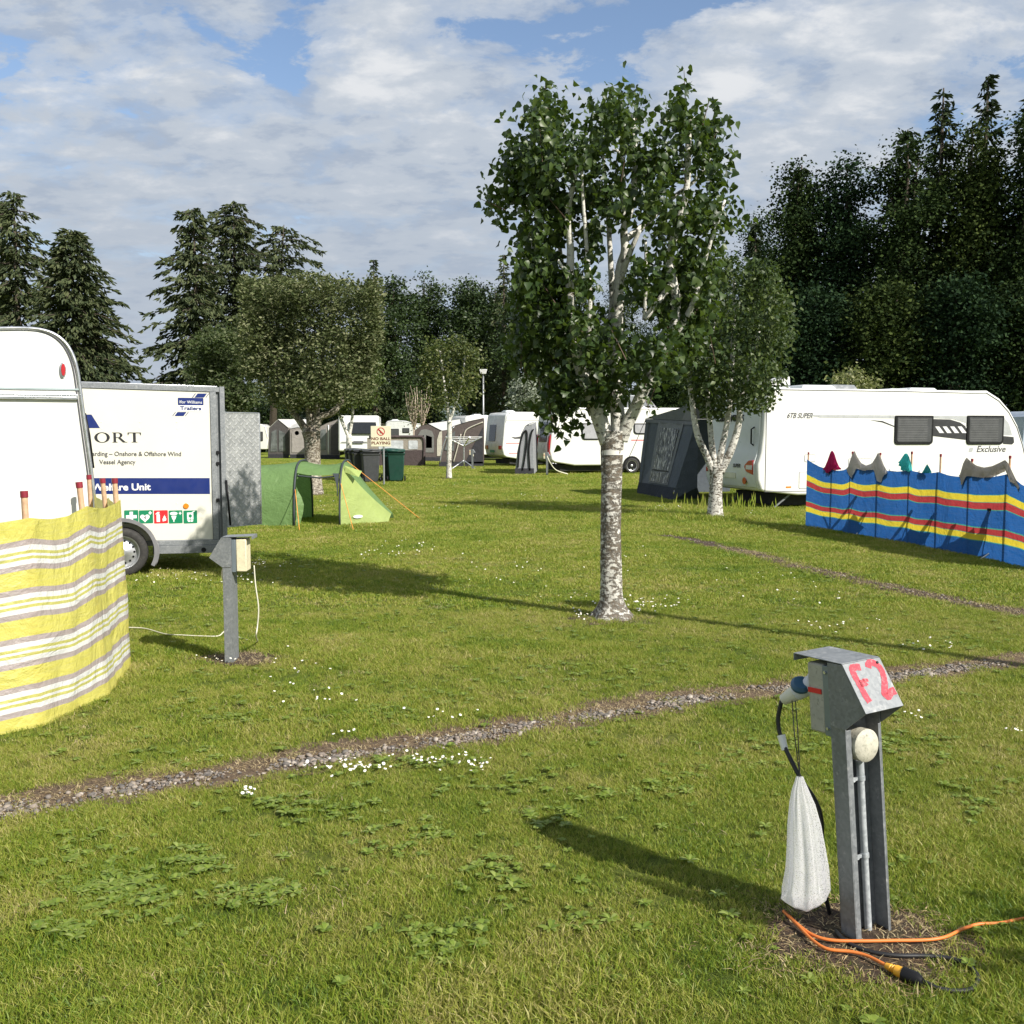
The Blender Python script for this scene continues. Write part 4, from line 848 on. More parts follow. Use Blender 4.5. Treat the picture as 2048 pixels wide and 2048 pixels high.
# ================================================================== BOX TRAILER
to = Vector((-3.38, 11.61, 0)); te = Vector((.934, .357, 0)); tang = math.atan2(.357, .934)
def TP(px, py): return onp(px, py, to, te)
TR_ = thing('box_trailer', 'cream box trailer with navy lettering, first aid signs and galvanised frame', 'trailer', to, tang)
uR = TP(441, 900)[0]; uC = TP(422, 900)[0]; uL = -2.9; zb0 = TP(422, 1079)[1]; zt0 = TP(422, 784)[1]; zlb = TP(300, 1079)[1]; zlt = TP(170, 776)[1]
sl = (zlt - zt0) / (TP(170, 776)[0] - uC)    # roof slope of the tipped trailer
sb = sl * 0.8
def zr_(u, z0): return z0 + sl * (u - uC)
def slab(u0, u1, z0, z1, y0, y1, name, mat, bev=.004, parent=TR_):
    mb = MB(); mb.hexa([(u0, y0, zr_(u0, z0)), (u1, y0, zr_(u1, z0)), (u1, y1, zr_(u1, z0)), (u0, y1, zr_(u0, z0)), (u0, y0, zr_(u0, z1)), (u1, y0, zr_(u1, z1)), (u1, y1, zr_(u1, z1)), (u0, y1, zr_(u0, z1))]); return mb.build(name, mat, parent, bevel=bev)
slab(uL, uC, zb0, zt0, 0, 1.6, 'side_panel', CREAM)
slab(uL, uR + .0, zt0 + .001, zt0 + .055, -.012, 1.61, 'roof_rail', GALV)
slab(uL + .02, uR - .02, zt0 + .056, zt0 + .07, .0, 1.6, 'roof', ALU)
slab(uC + .001, TP(434, 900)[0], zb0, zt0, -.014, .06, 'corner_post', GALV)
slab(TP(434, 900)[0] + .001, TP(441, 900)[0], zb0 - .1, zt0 + .04, .02, 1.5, 'rear_frame', GALVD)
slab(TP(441, 900)[0] + .001, TP(451, 900)[0], TP(445, 1106)[1], TP(445, 773)[1], -.02, .07, 'rear_post', GALV)
slab(uL, TP(434, 900)[0], zb0 - .06, zb0 - .001, -.016, 1.6, 'floor_rail', GALV)
uw = TP(306, 1100)[0]; slab(uw, uR - .01, TP(400, 1106)[1], zb0 - .061, -.03, .06, 'chassis_beam', GALVD); slab(uL, TP(190, 1100)[0], TP(400, 1106)[1], zb0 - .061, -.03, .06, 'chassis_beam', GALVD)
MB().disc((TP(407, 1097)[0], -.031, TP(407, 1099)[1]), .028, (0, -.002, 0), 14).build('slot', BLK, TR_)
uc, zc = TP(245, 1105); wheel(TR_, (uc, -.10, .275), .275, .19)
mb = MB(); A = []
for q in range(-28, 193, 8):
    a = rd(q); e = .36; A.append([(uc + e * math.cos(a) + (.03 if q < 20 else 0), y, .285 + e * math.sin(a)) for y in (-.22, -.205, .0)] )
A2 = [[(p[0] - (.018 if i == 0 else 0) * math.cos(0), p[1], p[2]) for i, p in enumerate(r_)] for r_ in A]
mb.grid(A); o_ = mb.build('mudguard', pm('mudguard_grey', (.17, .17, .18), .5), TR_, smooth=40); sm_ = o_.modifiers.new('solid', 'SOLIDIFY'); sm_.thickness = .022
mb = MB(); mb.grid([[(uc + e * math.cos(rd(q)), -.221, .285 + e * math.sin(rd(q))) for e in (.335, .375)] for q in range(-28, 193, 8)]); o_ = mb.build('mudguard_lip', pm('mudguard_grey', (.17, .17, .18), .5), TR_); sm_ = o_.modifiers.new('solid', 'SOLIDIFY'); sm_.thickness = .02
# graphics
def sk_(px, py): u, z = TP(px, py); return u, z
def rect(px0, py0, px1, py1, mat, y=-.002, name='stripe', parent=TR_, r=0):
    u0, z0 = TP(px0, py1); u1, z1 = TP(px1, py1)[0], TP(px1, py0)[1]; zz0 = TP(px0, py1)[1]
    if r: return MB().prism(rrect(u0, u1, zz0, z1, r), y, y + .0015).build(name, mat, parent)
    return MB().prism([(u0, zz0), (u1, TP(px1, py1)[1]), (u1, z1), (u0, TP(px0, py0)[1])], y, y + .0015).build(name, mat, parent)
rect(120, 956, 420, 988, NAVY, name='navy_band')
def TT(body_, px, py, h, mat, bold=0, sx=1.0, name='lettering', align='LEFT', y=-.0045, shear=0):
    u, z = TP(px, py); ct = h / 2000 * 11.5 / .70; return text(body_, ct, mat, TR_, front(u, z, y) @ Matrix.Rotation(-rd(.6), 4, 'Z'), name, bold, shear, align, .0008, sx)
TT('Welfare Unit', 301, 980, 13, WINK, bold=.0028, align='RIGHT', sx=1.08)
TT('arding \u2013 Onshore & Offshore Wind', 363, 912, 8.6, GREYINK, bold=.0006, align='RIGHT', sx=.92); TT('Vessel Agency', 271, 928, 8.6, GREYINK, bold=.0006, align='RIGHT', sx=.92)
# serif capitals O R T
def serif():
    s_ = 19.5 / 2000 * 11.4; u0, z0 = TP(189, 885); mb = MB(); y0, y1 = -.0035, -.002; Y_ = lambda poly: mb.prism([(u0 + x * s_, z0 + z * s_) for x, z in poly], y0, y1)
    def ring(cx_, cz, ax, az, bx, bz, a0=0, a1=360, n=28):
        for k in range(n):
            p, q = rd(a0 + (a1 - a0) * k / n), rd(a0 + (a1 - a0) * (k + 1) / n)
            Y_([(cx_ + ax * math.cos(p), cz + az * math.sin(p)), (cx_ + ax * math.cos(q), cz + az * math.sin(q)), (cx_ + bx * math.cos(q), cz + bz * math.sin(q)), (cx_ + bx * math.cos(p), cz + bz * math.sin(p))])
    ring(.72, .5, .72, .52, .44, .46)
    x = 1.68; Y_([(x + .1, 0), (x + .34, 0), (x + .34, 1), (x + .1, 1)]); Y_([(x, 0), (x + .46, 0), (x + .46, .05), (x, .05)]); Y_([(x, .95), (x + .34, .95), (x + .34, 1), (x, 1)])
    ring(x + .55, .73, .40, .27, .16, .21, -90, 90, 14); Y_([(x + .34, .94), (x + .58, .94), (x + .58, 1), (x + .34, 1)]); Y_([(x + .34, .46), (x + .58, .46), (x + .58, .52), (x + .34, .52)])
    Y_([(x + .50, .47), (x + .98, .0), (x + 1.28, .0), (x + .74, .50)]); Y_([(x + .98, 0), (x + 1.4, 0), (x + 1.4, .05), (x + .98, .05)])
    x = 3.12; Y_([(x + .50, 0), (x + .76, 0), (x + .76, 1), (x + .50, 1)]); Y_([(x + .36, 0), (x + .90, 0), (x + .90, .05), (x + .36, .05)]); Y_([(x, .93), (x + 1.26, .93), (x + 1.26, 1), (x, 1)])
    Y_([(x, .72), (x + .05, .72), (x + .14, .94), (x, .94)]); Y_([(x + 1.21, .72), (x + 1.26, .72), (x + 1.26, .94), (x + 1.12, .94)])
    mb.build('lettering', INK, TR_)
serif()
MB().prism([TP(200, 856), TP(150, 856), TP(150, 829), TP(183, 829)], -.0035, -.002).build('navy_emblem', NAVY, TR_)
# maker badge
rect(356, 796, 407, 810, NAVY, -.003, 'badge', r=.008); rect(356, 811, 407, 822.5, WINK, -.003, 'badge', r=.006)
TT('Ifor Williams', 381.5, 807, 5.8, WINK, bold=.0, sx=1.0, align='CENTER', y=-.0055); TT('Trailers', 381.5, 820, 7.4, NAVY, bold=.0016, sx=1.22, align='CENTER', y=-.0055)
def para(x0, y0, x1, y1, skew, mat=NAVY): MB().prism([TP(x0, y1), TP(x1, y1), TP(x1 + skew, y0), TP(x0 + skew, y0)], -.003, -.002).build('badge', mat, TR_)
para(389, 787, 408, 795, 6); para(384, 787, 386, 795, 6); para(411, 787, 412.5, 795, 6); para(349, 824, 367, 832, 6); para(344.5, 824, 346, 832, 6); para(370, 824, 371.5, 832, 6)
u, z = TP(372, 1012); MB().disc((u, 0, z), .032, (0, -.012, 0), 20).build('side_reflector', AMB, TR_, bevel=.004)
for k, (px0, mt) in enumerate(((249, GREENV), (278.5, GREENV), (308.5, REDV), (338, GREENV), (367.5, GREENV))):
    u0, z0 = TP(px0, 1047); s_ = 26 / 2000 * 11.45; pl = MB().prism(rrect(u0, u0 + s_, z0, z0 + s_, .008), -.003, -.001).build('safety_sign', mt, TR_)
    mb = MB(); y0, y1 = -.0042, -.003; R_ = lambda a, b_, c, d: mb.prism([(u0 + a * s_, z0 + b_ * s_), (u0 + c * s_, z0 + b_ * s_), (u0 + c * s_, z0 + d * s_), (u0 + a * s_, z0 + d * s_)], y0, y1); Pp = lambda pts: mb.prism([(u0 + a * s_, z0 + b_ * s_) for a, b_ in pts], y0, y1)
    if k == 0: R_(.38, .12, .62, .88); R_(.12, .38, .38, .62); R_(.62, .38, .88, .62)
    if k == 1: Pp([(.42 + .34 * 16 * math.sin(a) ** 3 / 16, .42 + .34 * (13 * math.cos(a) - 5 * math.cos(2 * a) - 2 * math.cos(3 * a) - math.cos(4 * a)) / 16) for a in [2 * math.pi * i / 28 for i in range(28)]]); R_(.76, .66, .84, .92); R_(.69, .75, .76, .83); R_(.84, .75, .92, .83)
    if k == 2: R_(.18, .12, .42, .68); Pp([(.2, .7), (.4, .7), (.36, .8), (.24, .8)]); R_(.22, .81, .40, .88); Pp([(.10, .72), (.2, .84), (.22, .80), (.15, .68)]); Pp([(.62, .14), (.86, .2), (.90, .40), (.82, .32), (.86, .56), (.76, .44), (.78, .66), (.66, .46), (.70, .34), (.60, .38)])
    if k == 3: Pp([(.36 + .28 * math.cos(a), .76 + .13 * math.sin(a)) for a in [2 * math.pi * i / 18 for i in range(18)]]); Pp([(.18, .58), (.56, .58), (.46, .30), (.26, .30)]); R_(.32, .12, .40, .29); R_(.80, .66, .86, .88); R_(.73, .74, .80, .80); R_(.86, .74, .93, .80)
    if k == 4: Pp([(.26, .30), (.72, .30), (.72, .84), (.26, .84)]); Pp([(.26, .26), (.47, .26), (.47, .12), (.34, .12)]); Pp([(.51, .26), (.72, .26), (.66, .12), (.51, .12)]); Pp([(.6, .86), (.8, .98), (.84, .92), (.68, .85)])
    mb.build('pictogram', WINK, pl)
    if k == 1: MB().prism([(u0 + a * s_, z0 + b_ * s_) for a, b_ in ((.44, .56), (.34, .40), (.42, .40), (.38, .24), (.52, .44), (.44, .44), (.50, .56))], -.0052, -.0043).build('pictogram', INK, pl)
    if k == 4: MB().prism([(u0 + (.49 + .13 * math.cos(a)) * s_, z0 + (.58 + .13 * math.sin(a)) * s_) for a in [2 * math.pi * i / 14 for i in range(14)]], -.0052, -.0043).prism([(u0 + .47 * s_, z0 + .3 * s_), (u0 + .51 * s_, z0 + .3 * s_), (u0 + .51 * s_, z0 + .5 * s_), (u0 + .47 * s_, z0 + .5 * s_)], -.0052, -.0043).build('pictogram', mt, pl)
mb = MB()
for px in (203, 280, 354):
    for py in (844, 857, 1007, 1018): u, z = TP(px, py); mb.disc((u, 0, z), .009, (0, -.004, 0), 8, 0, .004)
mb.build('rivets', WHITE, TR_)
# open rear door of tread plate
m, t, b, o = nt('tread_plate'); v = N(t, 'ShaderNodeMapping', {0: coords(t), 'Rotation': (0, rd(45), 0), 'Scale': (1, 1, 1)}).outputs[0]; sp = N(t, 'ShaderNodeSeparateXYZ', {0: v})
def bars(ax, ay):
    X_ = mth(t, 'FRACT', mth(t, 'MULTIPLY', ax, 17.0)); Y_ = mth(t, 'FRACT', mth(t, 'ADD', mth(t, 'MULTIPLY', ay, 17.0), 0.0)); return X_, Y_
X_, Y_ = bars(sp.outputs[0], sp.outputs[2]); ix = mth(t, 'FLOOR', mth(t, 'MULTIPLY', sp.outputs[0], 17.0)); iy = mth(t, 'FLOOR', mth(t, 'MULTIPLY', sp.outputs[2], 17.0)); par = mth(t, 'MODULO', mth(t, 'ABSOLUTE', mth(t, 'ADD', ix, iy)), 2.0)
def lens(p, q): return mth(t, 'SUBTRACT', 1.0, mth(t, 'ADD', mth(t, 'POWER', mth(t, 'ABSOLUTE', mth(t, 'MULTIPLY', mth(t, 'SUBTRACT', p, 0.5), 2.1)), 2.0), mth(t, 'POWER', mth(t, 'ABSOLUTE', mth(t, 'MULTIPLY', mth(t, 'SUBTRACT', q, 0.5), 5.5)), 2.0)))
hgt = ramp(t, N(t, 'ShaderNodeMix', {0: par, 2: lens(X_, Y_), 3: lens(Y_, X_)}).outputs[0], [(0, 0.0), (.35, 1.0)])
n = noise(t, coords(t), 9, 5); c = ramp(t, n, [(.3, (.30, .31, .31)), (.7, (.46, .47, .46))]); c = mixc(t, mth(t, 'MULTIPLY', hgt, 0.45), c, (.68, .68, .66)); t.links.new(c, b.inputs['Base Color']); b.inputs['Metallic'].default_value = .5; b.inputs['Roughness'].default_value = .5; bump(t, b, hgt, .008, .8)
TREAD = m
du0, dz0 = TP(452, 1055); zT = TP(452, 826)[1]; pA = to + te * (du0 + .01); pB = at(520, 900, 12.05); dv = Vector((pB.x - pA.x, pB.y - pA.y, 0)); da = math.atan2(dv.y, dv.x) - tang
dd = bpy.data.objects.new('rear_door', None); COL.objects.link(dd); dd.parent = TR_; dd.location = (du0 + .01, 0, 0); dd.rotation_euler = (0, 0, da); Ld = dv.length
MB().box((0, 0, dz0), (Ld - .012, .012, zT)).build('tread_panel', TREAD, dd); MB().box((Ld - .012, -.006, dz0), (Ld + .006, .018, zT)).box((0, -.004, zT), (Ld, .016, zT + .012)).build('edge_trim', ALU, dd, bevel=.002)
MB().tube([(TP(452, 960)[0], -.03, TP(452, 960)[1]), (TP(460, 1050)[0], -.05, TP(460, 1050)[1])], .012, 8).build('gas_strut', BLK, TR_, smooth=True)
mb = MB()
for py in (905, 927, 1000): u, z = TP(436, py); mb.box((u - .02, -.03, z - .02), (u + .015, -.0, z + .02))
mb.build('latch', BLK, TR_, bevel=.004)
# ================================================================== GREEN TENT
def tent():
    GRN = cloth('tent_green', (0.20, 0.33, 0.12), .38, var=.08, wrinkle=.006, wscale=2.2, spec=.35, rough=.5); LIM = cloth('tent_lime', (0.44, 0.54, 0.18), .38, var=.08, wrinkle=.005, wscale=3, spec=.35, rough=.5); DKT = pm('tent_trim', (.035, .045, .05), .6)
    y0, y1, H = 17.15, 18.75, 1.10; yc = (y0 + y1) / 2; a = (y1 - y0) / 2
    t = thing('tunnel_tent', 'green tunnel tent with an open porch arch and sloping lime end', 'tent', (-3.75, yc, 0))
    def hoop(x, sc=1.0, h=H, lean=0.0):
        P = []
        for k in range(25):
            q = math.pi * k / 24; c_, s_ = math.cos(q), math.sin(q); e = .62
            y = -a * sc * math.copysign(abs(c_) ** e, c_); z = h * abs(s_) ** .78; P.append((x + 3.75 + lean * z, y, z))
        return P
    def skin(rows, nm, mat, k0=0, k1=25):
        return MB().grid([r_[k0:k1] for r_ in rows]).build(nm, mat, t, smooth=True)
    xs = [-6.6, -6.2, -5.6, -5.2, -4.8, -4.4, -4.1, -3.76]; hs = [.75, .92, 1.06, 1.03, 1.015, 1.03, 1.05, 1.10]
    skin([hoop(x, .96 if h < 1 else 1.0, h) for x, h in zip(xs, hs)], 'inner_section', GRN)
    xp = [-3.74, -3.55, -3.35, -3.15, -2.98]; hp = [1.09, 1.045, 1.03, 1.045, 1.09]
    skin([hoop(x, 1, h) for x, h in zip(xp, hp)], 'porch_canopy', GRN, 7, 18)
    # quarter-round opening corner next to the right hoop
    # sloping end: from the right hoop down to a low edge on the ground
    R0 = hoop(-2.97, 1.0, 1.10); tail = G(777, 1046); tl = (tail.x + 3.75, tail.y - yc); A = []
    for k, p in enumerate(R0):
        q = k / 24; e = Vector((tl[0] + .02 * math.sin(q * 3), tl[1] + (q) * .75, .03 + .12 * math.sin(math.pi * q))); col = []
        for j in range(11):
            v = j / 10; pp = Vector(p).lerp(e, v); pp.z -= .05 * math.sin(math.pi * v) * math.sin(math.pi * min(q * 1.2, 1)); col.append(tuple(pp))
        A.append(col)
    skin2 = MB().grid(A[:10]).build('end_side', LIM, t, smooth=True); MB().grid(A[9:]).build('end_slope', GRN, t, smooth=True)
    for x, lab in ((-3.75, 0), (-2.965, 1)):
        P = hoop(x, 1.01, 1.115); MB().tube(P, .018, 8).build('hoop_sleeve', DKT, t, smooth=True)
    # rolled porch doors and inner dark far panel
    P = hoop(-2.99, .98, 1.08); far_ = [P[k] for k in range(15, 25)]; MB().grid([[p, (p[0] - .04, p[1] - .22 * (1 - i / 9) - .02, p[2])] for i, p in enumerate(far_)]).build('porch_wing', DKT, t)
    fp = [(p[0] - .06, p[1] - .03, p[2]) for p in far_]; MB().grid([[p, (p[0] + .02, p[1] - .10, p[2] * .97)] for p in fp]).build('rolled_door', GRN, t)
    P = hoop(-3.72, 1.0, 1.05); nr = [P[k] for k in range(0, 9)]; MB().grid([[p, (p[0] + .05 + .08 * math.sin(i * .9), p[1] + .05, p[2])] for i, p in enumerate(nr)]).build('rolled_door', GRN, t)
    mb = MB(); Q = [hoop(-3.0, 1, 1.08)[k] for k in range(3, 8)]; mb.grid([[p, (p[0] - .10 * (i / 4) ** 2 - .015, p[1], p[2])] for i, p in enumerate(Q)]); mb.build('porch_edge', DKT, t)
    mb = MB(); c0 = Vector((tl[0] - .5, tl[1] - .30, .16)); 
    mb.tube([hoop(-3.72, 1, 1.03)[7], hoop(-3.35, 1, .985)[7], hoop(-3.0, 1, 1.03)[7]], .016, 6); mb.build('porch_hem', DKT, t)
    mb = MB(); V_ = [Vector(R0[8]), Vector(R0[12])]; p = Vector(R0[9]); mb.add([p + Vector((.04, -.02, .0)), p + Vector((.34, .02, -.10)), p + Vector((.30, -.10, -.20)), p + Vector((.05, -.05, -.12))], [(0, 1, 2, 3)]); mb.build('vent_flap', LIM, t)
    GUY = pm('guy_orange', (.75, .30, .05), .6)
    for a_, b_ in ((hoop(-2.96, 1, 1.1)[12], G(842, 1040)), (hoop(-2.96, 1, 1.1)[5], G(707, 1062)), (hoop(-3.74, 1, 1.1)[4], G(599, 1062))):
        bb_ = Vector((b_.x + 3.75, b_.y - yc, 0.01)); MB().tube([a_, tuple(bb_)], .006, 5).build('guy_line', GUY, t)
    mb = MB(); q = G(720, 1048); cxx = q.x + 3.75; pts = [(cxx +   .075 * math.cos(w), 0, .15 + .030 * math.sin(w)) for w in [2 * math.pi * i / 16 for i in range(16)]]
    # oval maker's patch lying just proud of the near end panel
    def onface(x, z):
        # near end panel: interpolate between hoop foot edge and tail edge
        hx = R0[0][0]; v = (x - hx) / (tl[0] - hx); y = (R0[2][1] - .0) * (1 - v) + tl[1] * v; return (x, y - .035, z)
    mb.add([onface(p_[0], p_[2]) for p_ in pts], [tuple(range(16))]); mb.build('oval_patch', pm('patch_white', (.7, .78, .66), .6), t)
tent()

# ================================================================== BINS AND SIGN
BGREY = pm('bin_grey', (0.040, 0.043, 0.047), 0.5, var=.1, dirt=(.10, .10, .10), dirt_amt=.5, scale=7); BGRN = pm('bin_green', (0.006, 0.042, 0.030), 0.45, var=.12); LGRY = pm('bin_lid_grey', (.055, .06, .065), .45, dirt=(.2, .2, .2), dirt_amt=.4)
LGRN = pm('bin_lid_green', (0.012, 0.065, 0.05), .45)
def wbin(label, body, lid, loc, rz):
    t = thing('wheelie_bin', label, 'bin', loc, rz, 'wheelie bins beside the sign'); w, d, H = .56, .62, .98
    def ring(s_, z, oy=0): return [(-w / 2 * s_, -d / 2 * s_ + oy, z), (w / 2 * s_, -d / 2 * s_ + oy, z), (w / 2 * s_, d / 2 * s_ + oy, z), (-w / 2 * s_, d / 2 * s_ + oy, z)]
    mb = MB(); a, b_ = ring(.82, .03), ring(1.0, H); mb.hexa(a + b_); c0, c1 = ring(1.05, H - .10), ring(1.06, H + .002)
    mb.hexa([(p[0] * 1.0, p[1], p[2]) for p in c0] + c1); mb.build('body', body, t, bevel=.03)
    mb = MB(); A = []
    for i in range(7):
        v = i / 6; y = -d / 2 * 1.12 + v * d * 1.16; z = H + .035 + .06 * math.sin(math.pi * (.15 + .6 * v)); A.append([(-w / 2 * 1.1, y, z - .045), (-w / 2 * 1.02, y, z), (0, y, z + .02), (w / 2 * 1.02, y, z), (w / 2 * 1.1, y, z - .045)])
    mb.grid(A); o_ = mb.build('lid', lid, t, smooth=35); q = o_.modifiers.new('solid', 'SOLIDIFY'); q.thickness = .03; q.offset = -1
    MB().tube([(-w / 2, d / 2 + .07, H + .03), (w / 2, d / 2 + .07, H + .03)], .018, 8).build('handle', lid, t, smooth=True)
    for s_ in (-1, 1): MB().disc((s_ * (w / 2 - .02), d / 2 * .86, .10), .10, (s_ * .045, 0, 0), 18).build('wheel', BLK, t, bevel=.008)
    return t
# handle side turned towards the camera on the two in front
b0 = wbin('dark grey wheelie bin nearest the sign post, scuffed on its side', BGREY, LGRY, G(738, 966) + Vector((0, .3, 0)), rd(196))
q = [('second grey wheelie bin, just left of the scuffed one beside the sign', -.36, .55), ('third grey wheelie bin in the row left of the sign', -.60, 1.15), ('far left grey wheelie bin at the end of the row beside the tent', -.82, 1.75)]
for lab, dx, dy in q: c_ = copy_tree(b0, label=lab); c_.location = b0.location + Vector((dx, dy, 0)); c_.rotation_euler.z = rd(196 + dx * 4)
g0 = wbin('dark green wheelie bin right of the sign post with its wheels facing us', BGRN, LGRN, G(790, 964) + Vector((0, .3, 0)), rd(188))
c_ = copy_tree(g0, label='green wheelie bin tucked behind the sign post between grey and green bins'); c_.location = g0.location + Vector((-.28, .85, 0)); c_.rotation_euler.z = rd(184)
sg = thing('notice_sign', 'cream NO BALL PLAYING sign on a thin grey post in front of the bins', 'sign', G(768, 971))
yS = sg.location.y; MB().tube([(0, 0, 0), (0, 0, at(768, 860, yS).z)], .028, 12).build('post', pm('post_grey', (.30, .31, .32), .45, .4), sg, smooth=40)
zA, zB = at(768, 893, yS).z, at(768, 852, yS).z; hw = 19 / 2000 * yS
SIGNM = pm('sign_cream', (.72, .68, .50), .5, var=.04); SRED = pm('sign_red', (.45, .03, .03), .5); STXT = pm('sign_brown', (.16, .05, .03), .5)
bd = MB().box((-hw - .09, -.045, zA), (hw - .09 + .03, -.033, zB)).build('board', SIGNM, sg, bevel=.004)
cxs = -.075; r_ = .125; zc_ = zB - .17; n = 32; mb = MB()
for k in range(n):
    a, b_ = 2 * math.pi * k / n, 2 * math.pi * (k + 1) / n; mb.prism([(cxs + r_ * math.cos(a), zc_ + r_ * math.sin(a)), (cxs + r_ * math.cos(b_), zc_ + r_ * math.sin(b_)), (cxs + r_ * .8 * math.cos(b_), zc_ + r_ * .8 * math.sin(b_)), (cxs + r_ * .8 * math.cos(a), zc_ + r_ * .8 * math.sin(a))], -.048, -.046)
s_ = .7071; e = .014; mb.prism([(cxs - r_ * .85 * s_ - e, zc_ + r_ * .85 * s_ - e), (cxs + r_ * .85 * s_ - e, zc_ - r_ * .85 * s_ - e), (cxs + r_ * .85 * s_ + e, zc_ - r_ * .85 * s_ + e), (cxs - r_ * .85 * s_ + e, zc_ + r_ * .85 * s_ + e)], -.050, -.0485)
mb.build('prohibition_ring', SRED, bd)
mb = MB(); mb.prism([(cxs + .045 + .016 * math.cos(a), zc_ - .035 + .016 * math.sin(a)) for a in [i * .7 for i in range(9)]], -.0478, -.0462); mb.bar((cxs - .02, -.047, zc_ + .01), (cxs + .01, -.047, zc_ - .06), .02, .002); mb.bar((cxs - .02, -.047, zc_ + .01), (cxs - .02, -.047, zc_ + .06), .026, .002); mb.bar((cxs - .02, -.047, zc_ - .02), (cxs - .06, -.047, zc_ - .05), .016, .002); mb.build('player_symbol', STXT, bd)
text('NO BALL', .118, STXT, bd, front(cxs, zc_ - .255, -.047), 'lettering', .0035, 0, 'CENTER', .001, 1.22); text('PLAYING', .118, STXT, bd, front(cxs, zc_ - .385, -.047), 'lettering', .0035, 0, 'CENTER', .001, 1.22)

# ================================================================== RIGHT CARAVAN
ra = rd(17); ro = Vector((5.28, 21.0, 0)); re_ = Vector((math.cos(ra), math.sin(ra), 0))
def RP(px, py): return onp(px, py, ro, re_)
H = RP(1700, 776)[1]; uE = RP(2048, 900)[0]
top = [RP(*p) for p in ((1945, 777), (1975, 781), (2000, 797), (2020, 820), (2036, 850), (2047, 885), (2056, 925), (2056, 955), (2046, 985))]
HT = [(top[0][0], RP(1600, 776)[1])] + top[1:]
prof = [(.02, .37), (.85, .28), (top[-1][0] - .4, .28)] + [(u, z) for u, z in HT[::-1]] + [(.35, RP(1560, 776)[1]), (.10, RP(1535, 778)[1] - .03), (.02, 2.30), (-.02, 1.6), (-.06, 1.2), (-.14, .95), (-.13, .62), (-.05, .40)]
RC_ = thing('touring_caravan', 'long white caravan with two dark windows and silver swoosh behind the blue windbreak', 'caravan', ro, ra)
MB().prism(prof, 0, 2.3).build('body', WHITE, RC_, bevel=.045, segs=3)
MB().box((.5, .3, .05), (top[-1][0] - .8, 2.0, .30)).build('chassis', SKIRT, RC_)
xw = 3.3; mb = MB(); mb.prism([(xw - .4, .1)] + [(xw + .38 * math.cos(rd(q)), .32 + .38 * math.sin(rd(q))) for q in range(180, -1, -12)] + [(xw + .4, .1)], -.006, .2); mb.build('wheel_arch', BLK, RC_); wheel(RC_, (xw, .06, .31), .31, alloy=True)
# moulded rear skin, slightly proud of the end wall, follows the rear profile
MB().prism([(-.005, .45), (-.005, 2.38), (-.035, 2.25), (-.05, 1.55), (-.09, 1.22), (-.175, .98), (-.165, .62), (-.09, .44)], .10, 2.2).build('rear_moulding', WHITE2, RC_, bevel=.03)
for px0, px1 in ((1789, 1865), (1933, 2006)):
    u0, u1 = RP(px0, 860)[0], RP(px1, 860)[0]; z1, z0 = RP(px0, 831)[1], RP(px0, 889)[1]; w_ = window(RC_, u0, u1, z0, z1, r=.08)
    mb = MB()
    for k in range(13): z = z0 + .09 + k * (z1 - z0 - .18) / 12; mb.box((u0 + .08, -.0355, z), (u1 - .16, -.0345, z + .008))
    mb.build('blind_slats', pm('slat_grey', (.15, .15, .15), .5), w_)
zl = RP(1700, 832)[1]; SIL = pm('swoosh_silver', (.50, .51, .52), .3, .3); CHA = pm('swoosh_charcoal', (.035, .035, .038), .35)
MB().prism([(RP(1612, 830)[0], zl + .02), (RP(1789, 830)[0], zl + .02), (RP(1789, 830)[0], zl - .045), (RP(1640, 836)[0], zl - .035)], -.004, -.002).prism([(RP(1865, 830)[0], zl + .015), (RP(1933, 830)[0], zl + .015), (RP(1933, 848)[0], RP(1933, 846)[1]), (RP(1905, 838)[0], RP(1905, 838)[1]), (RP(1865, 836)[0], RP(1865, 836)[1])], -.004, -.002).prism([(RP(2006, 832)[0], RP(2006, 832)[1]), (RP(2018, 848)[0], RP(2018, 848)[1]), (RP(2024, 870)[0], RP(2024, 870)[1]), (RP(2006, 870)[0], RP(2006, 870)[1])], -.004, -.002).build('silver_decal', SIL, RC_)
mb = MB(); mb.prism([RP(*p) for p in ((1865, 872), (1865, 838), (1900, 839), (1920, 845), (1933, 854), (1933, 880))], -.005, -.003); mb.prism([RP(*p) for p in ((2006, 888), (2006, 872), (2027, 874), (2028, 885), (2024, 889))], -.005, -.003); mb.prism([RP(*p) for p in ((1740, 840), (1765, 842), (1789, 852), (1789, 854), (1765, 845))], -.005, -.003); mb.build('charcoal_decal', CHA, RC_)
mb = MB()
for k in range(5): a = 1870 + k * 15; mb.prism([RP(*p) for p in ((a, 853), (a + 8, 853), (a + 18, 866), (a + 9, 866))], -.006, -.005)
mb.build('highlight_decal', pm('decal_white', (.7, .7, .7), .3), RC_)
u, z = RP(1573, 836); text('6TB SUPER', .155, GREYINK, RC_, front(u, z, -.003), 'lettering', .003, .4, 'LEFT', .001, .85)
u, z = RP(1952, 904); text('Exclusive', .20, GREYINK, RC_, front(u, z, -.003), 'lettering', .003, .25, 'LEFT', .001, 1.1); mb = MB(); u, z = RP(1937, 904); mb.prism([(u, z), (u + .10, z), (u + .13, z + .1), (u + .03, z + .1)], -.004, -.002); mb.build('emblem', SIL, RC_)
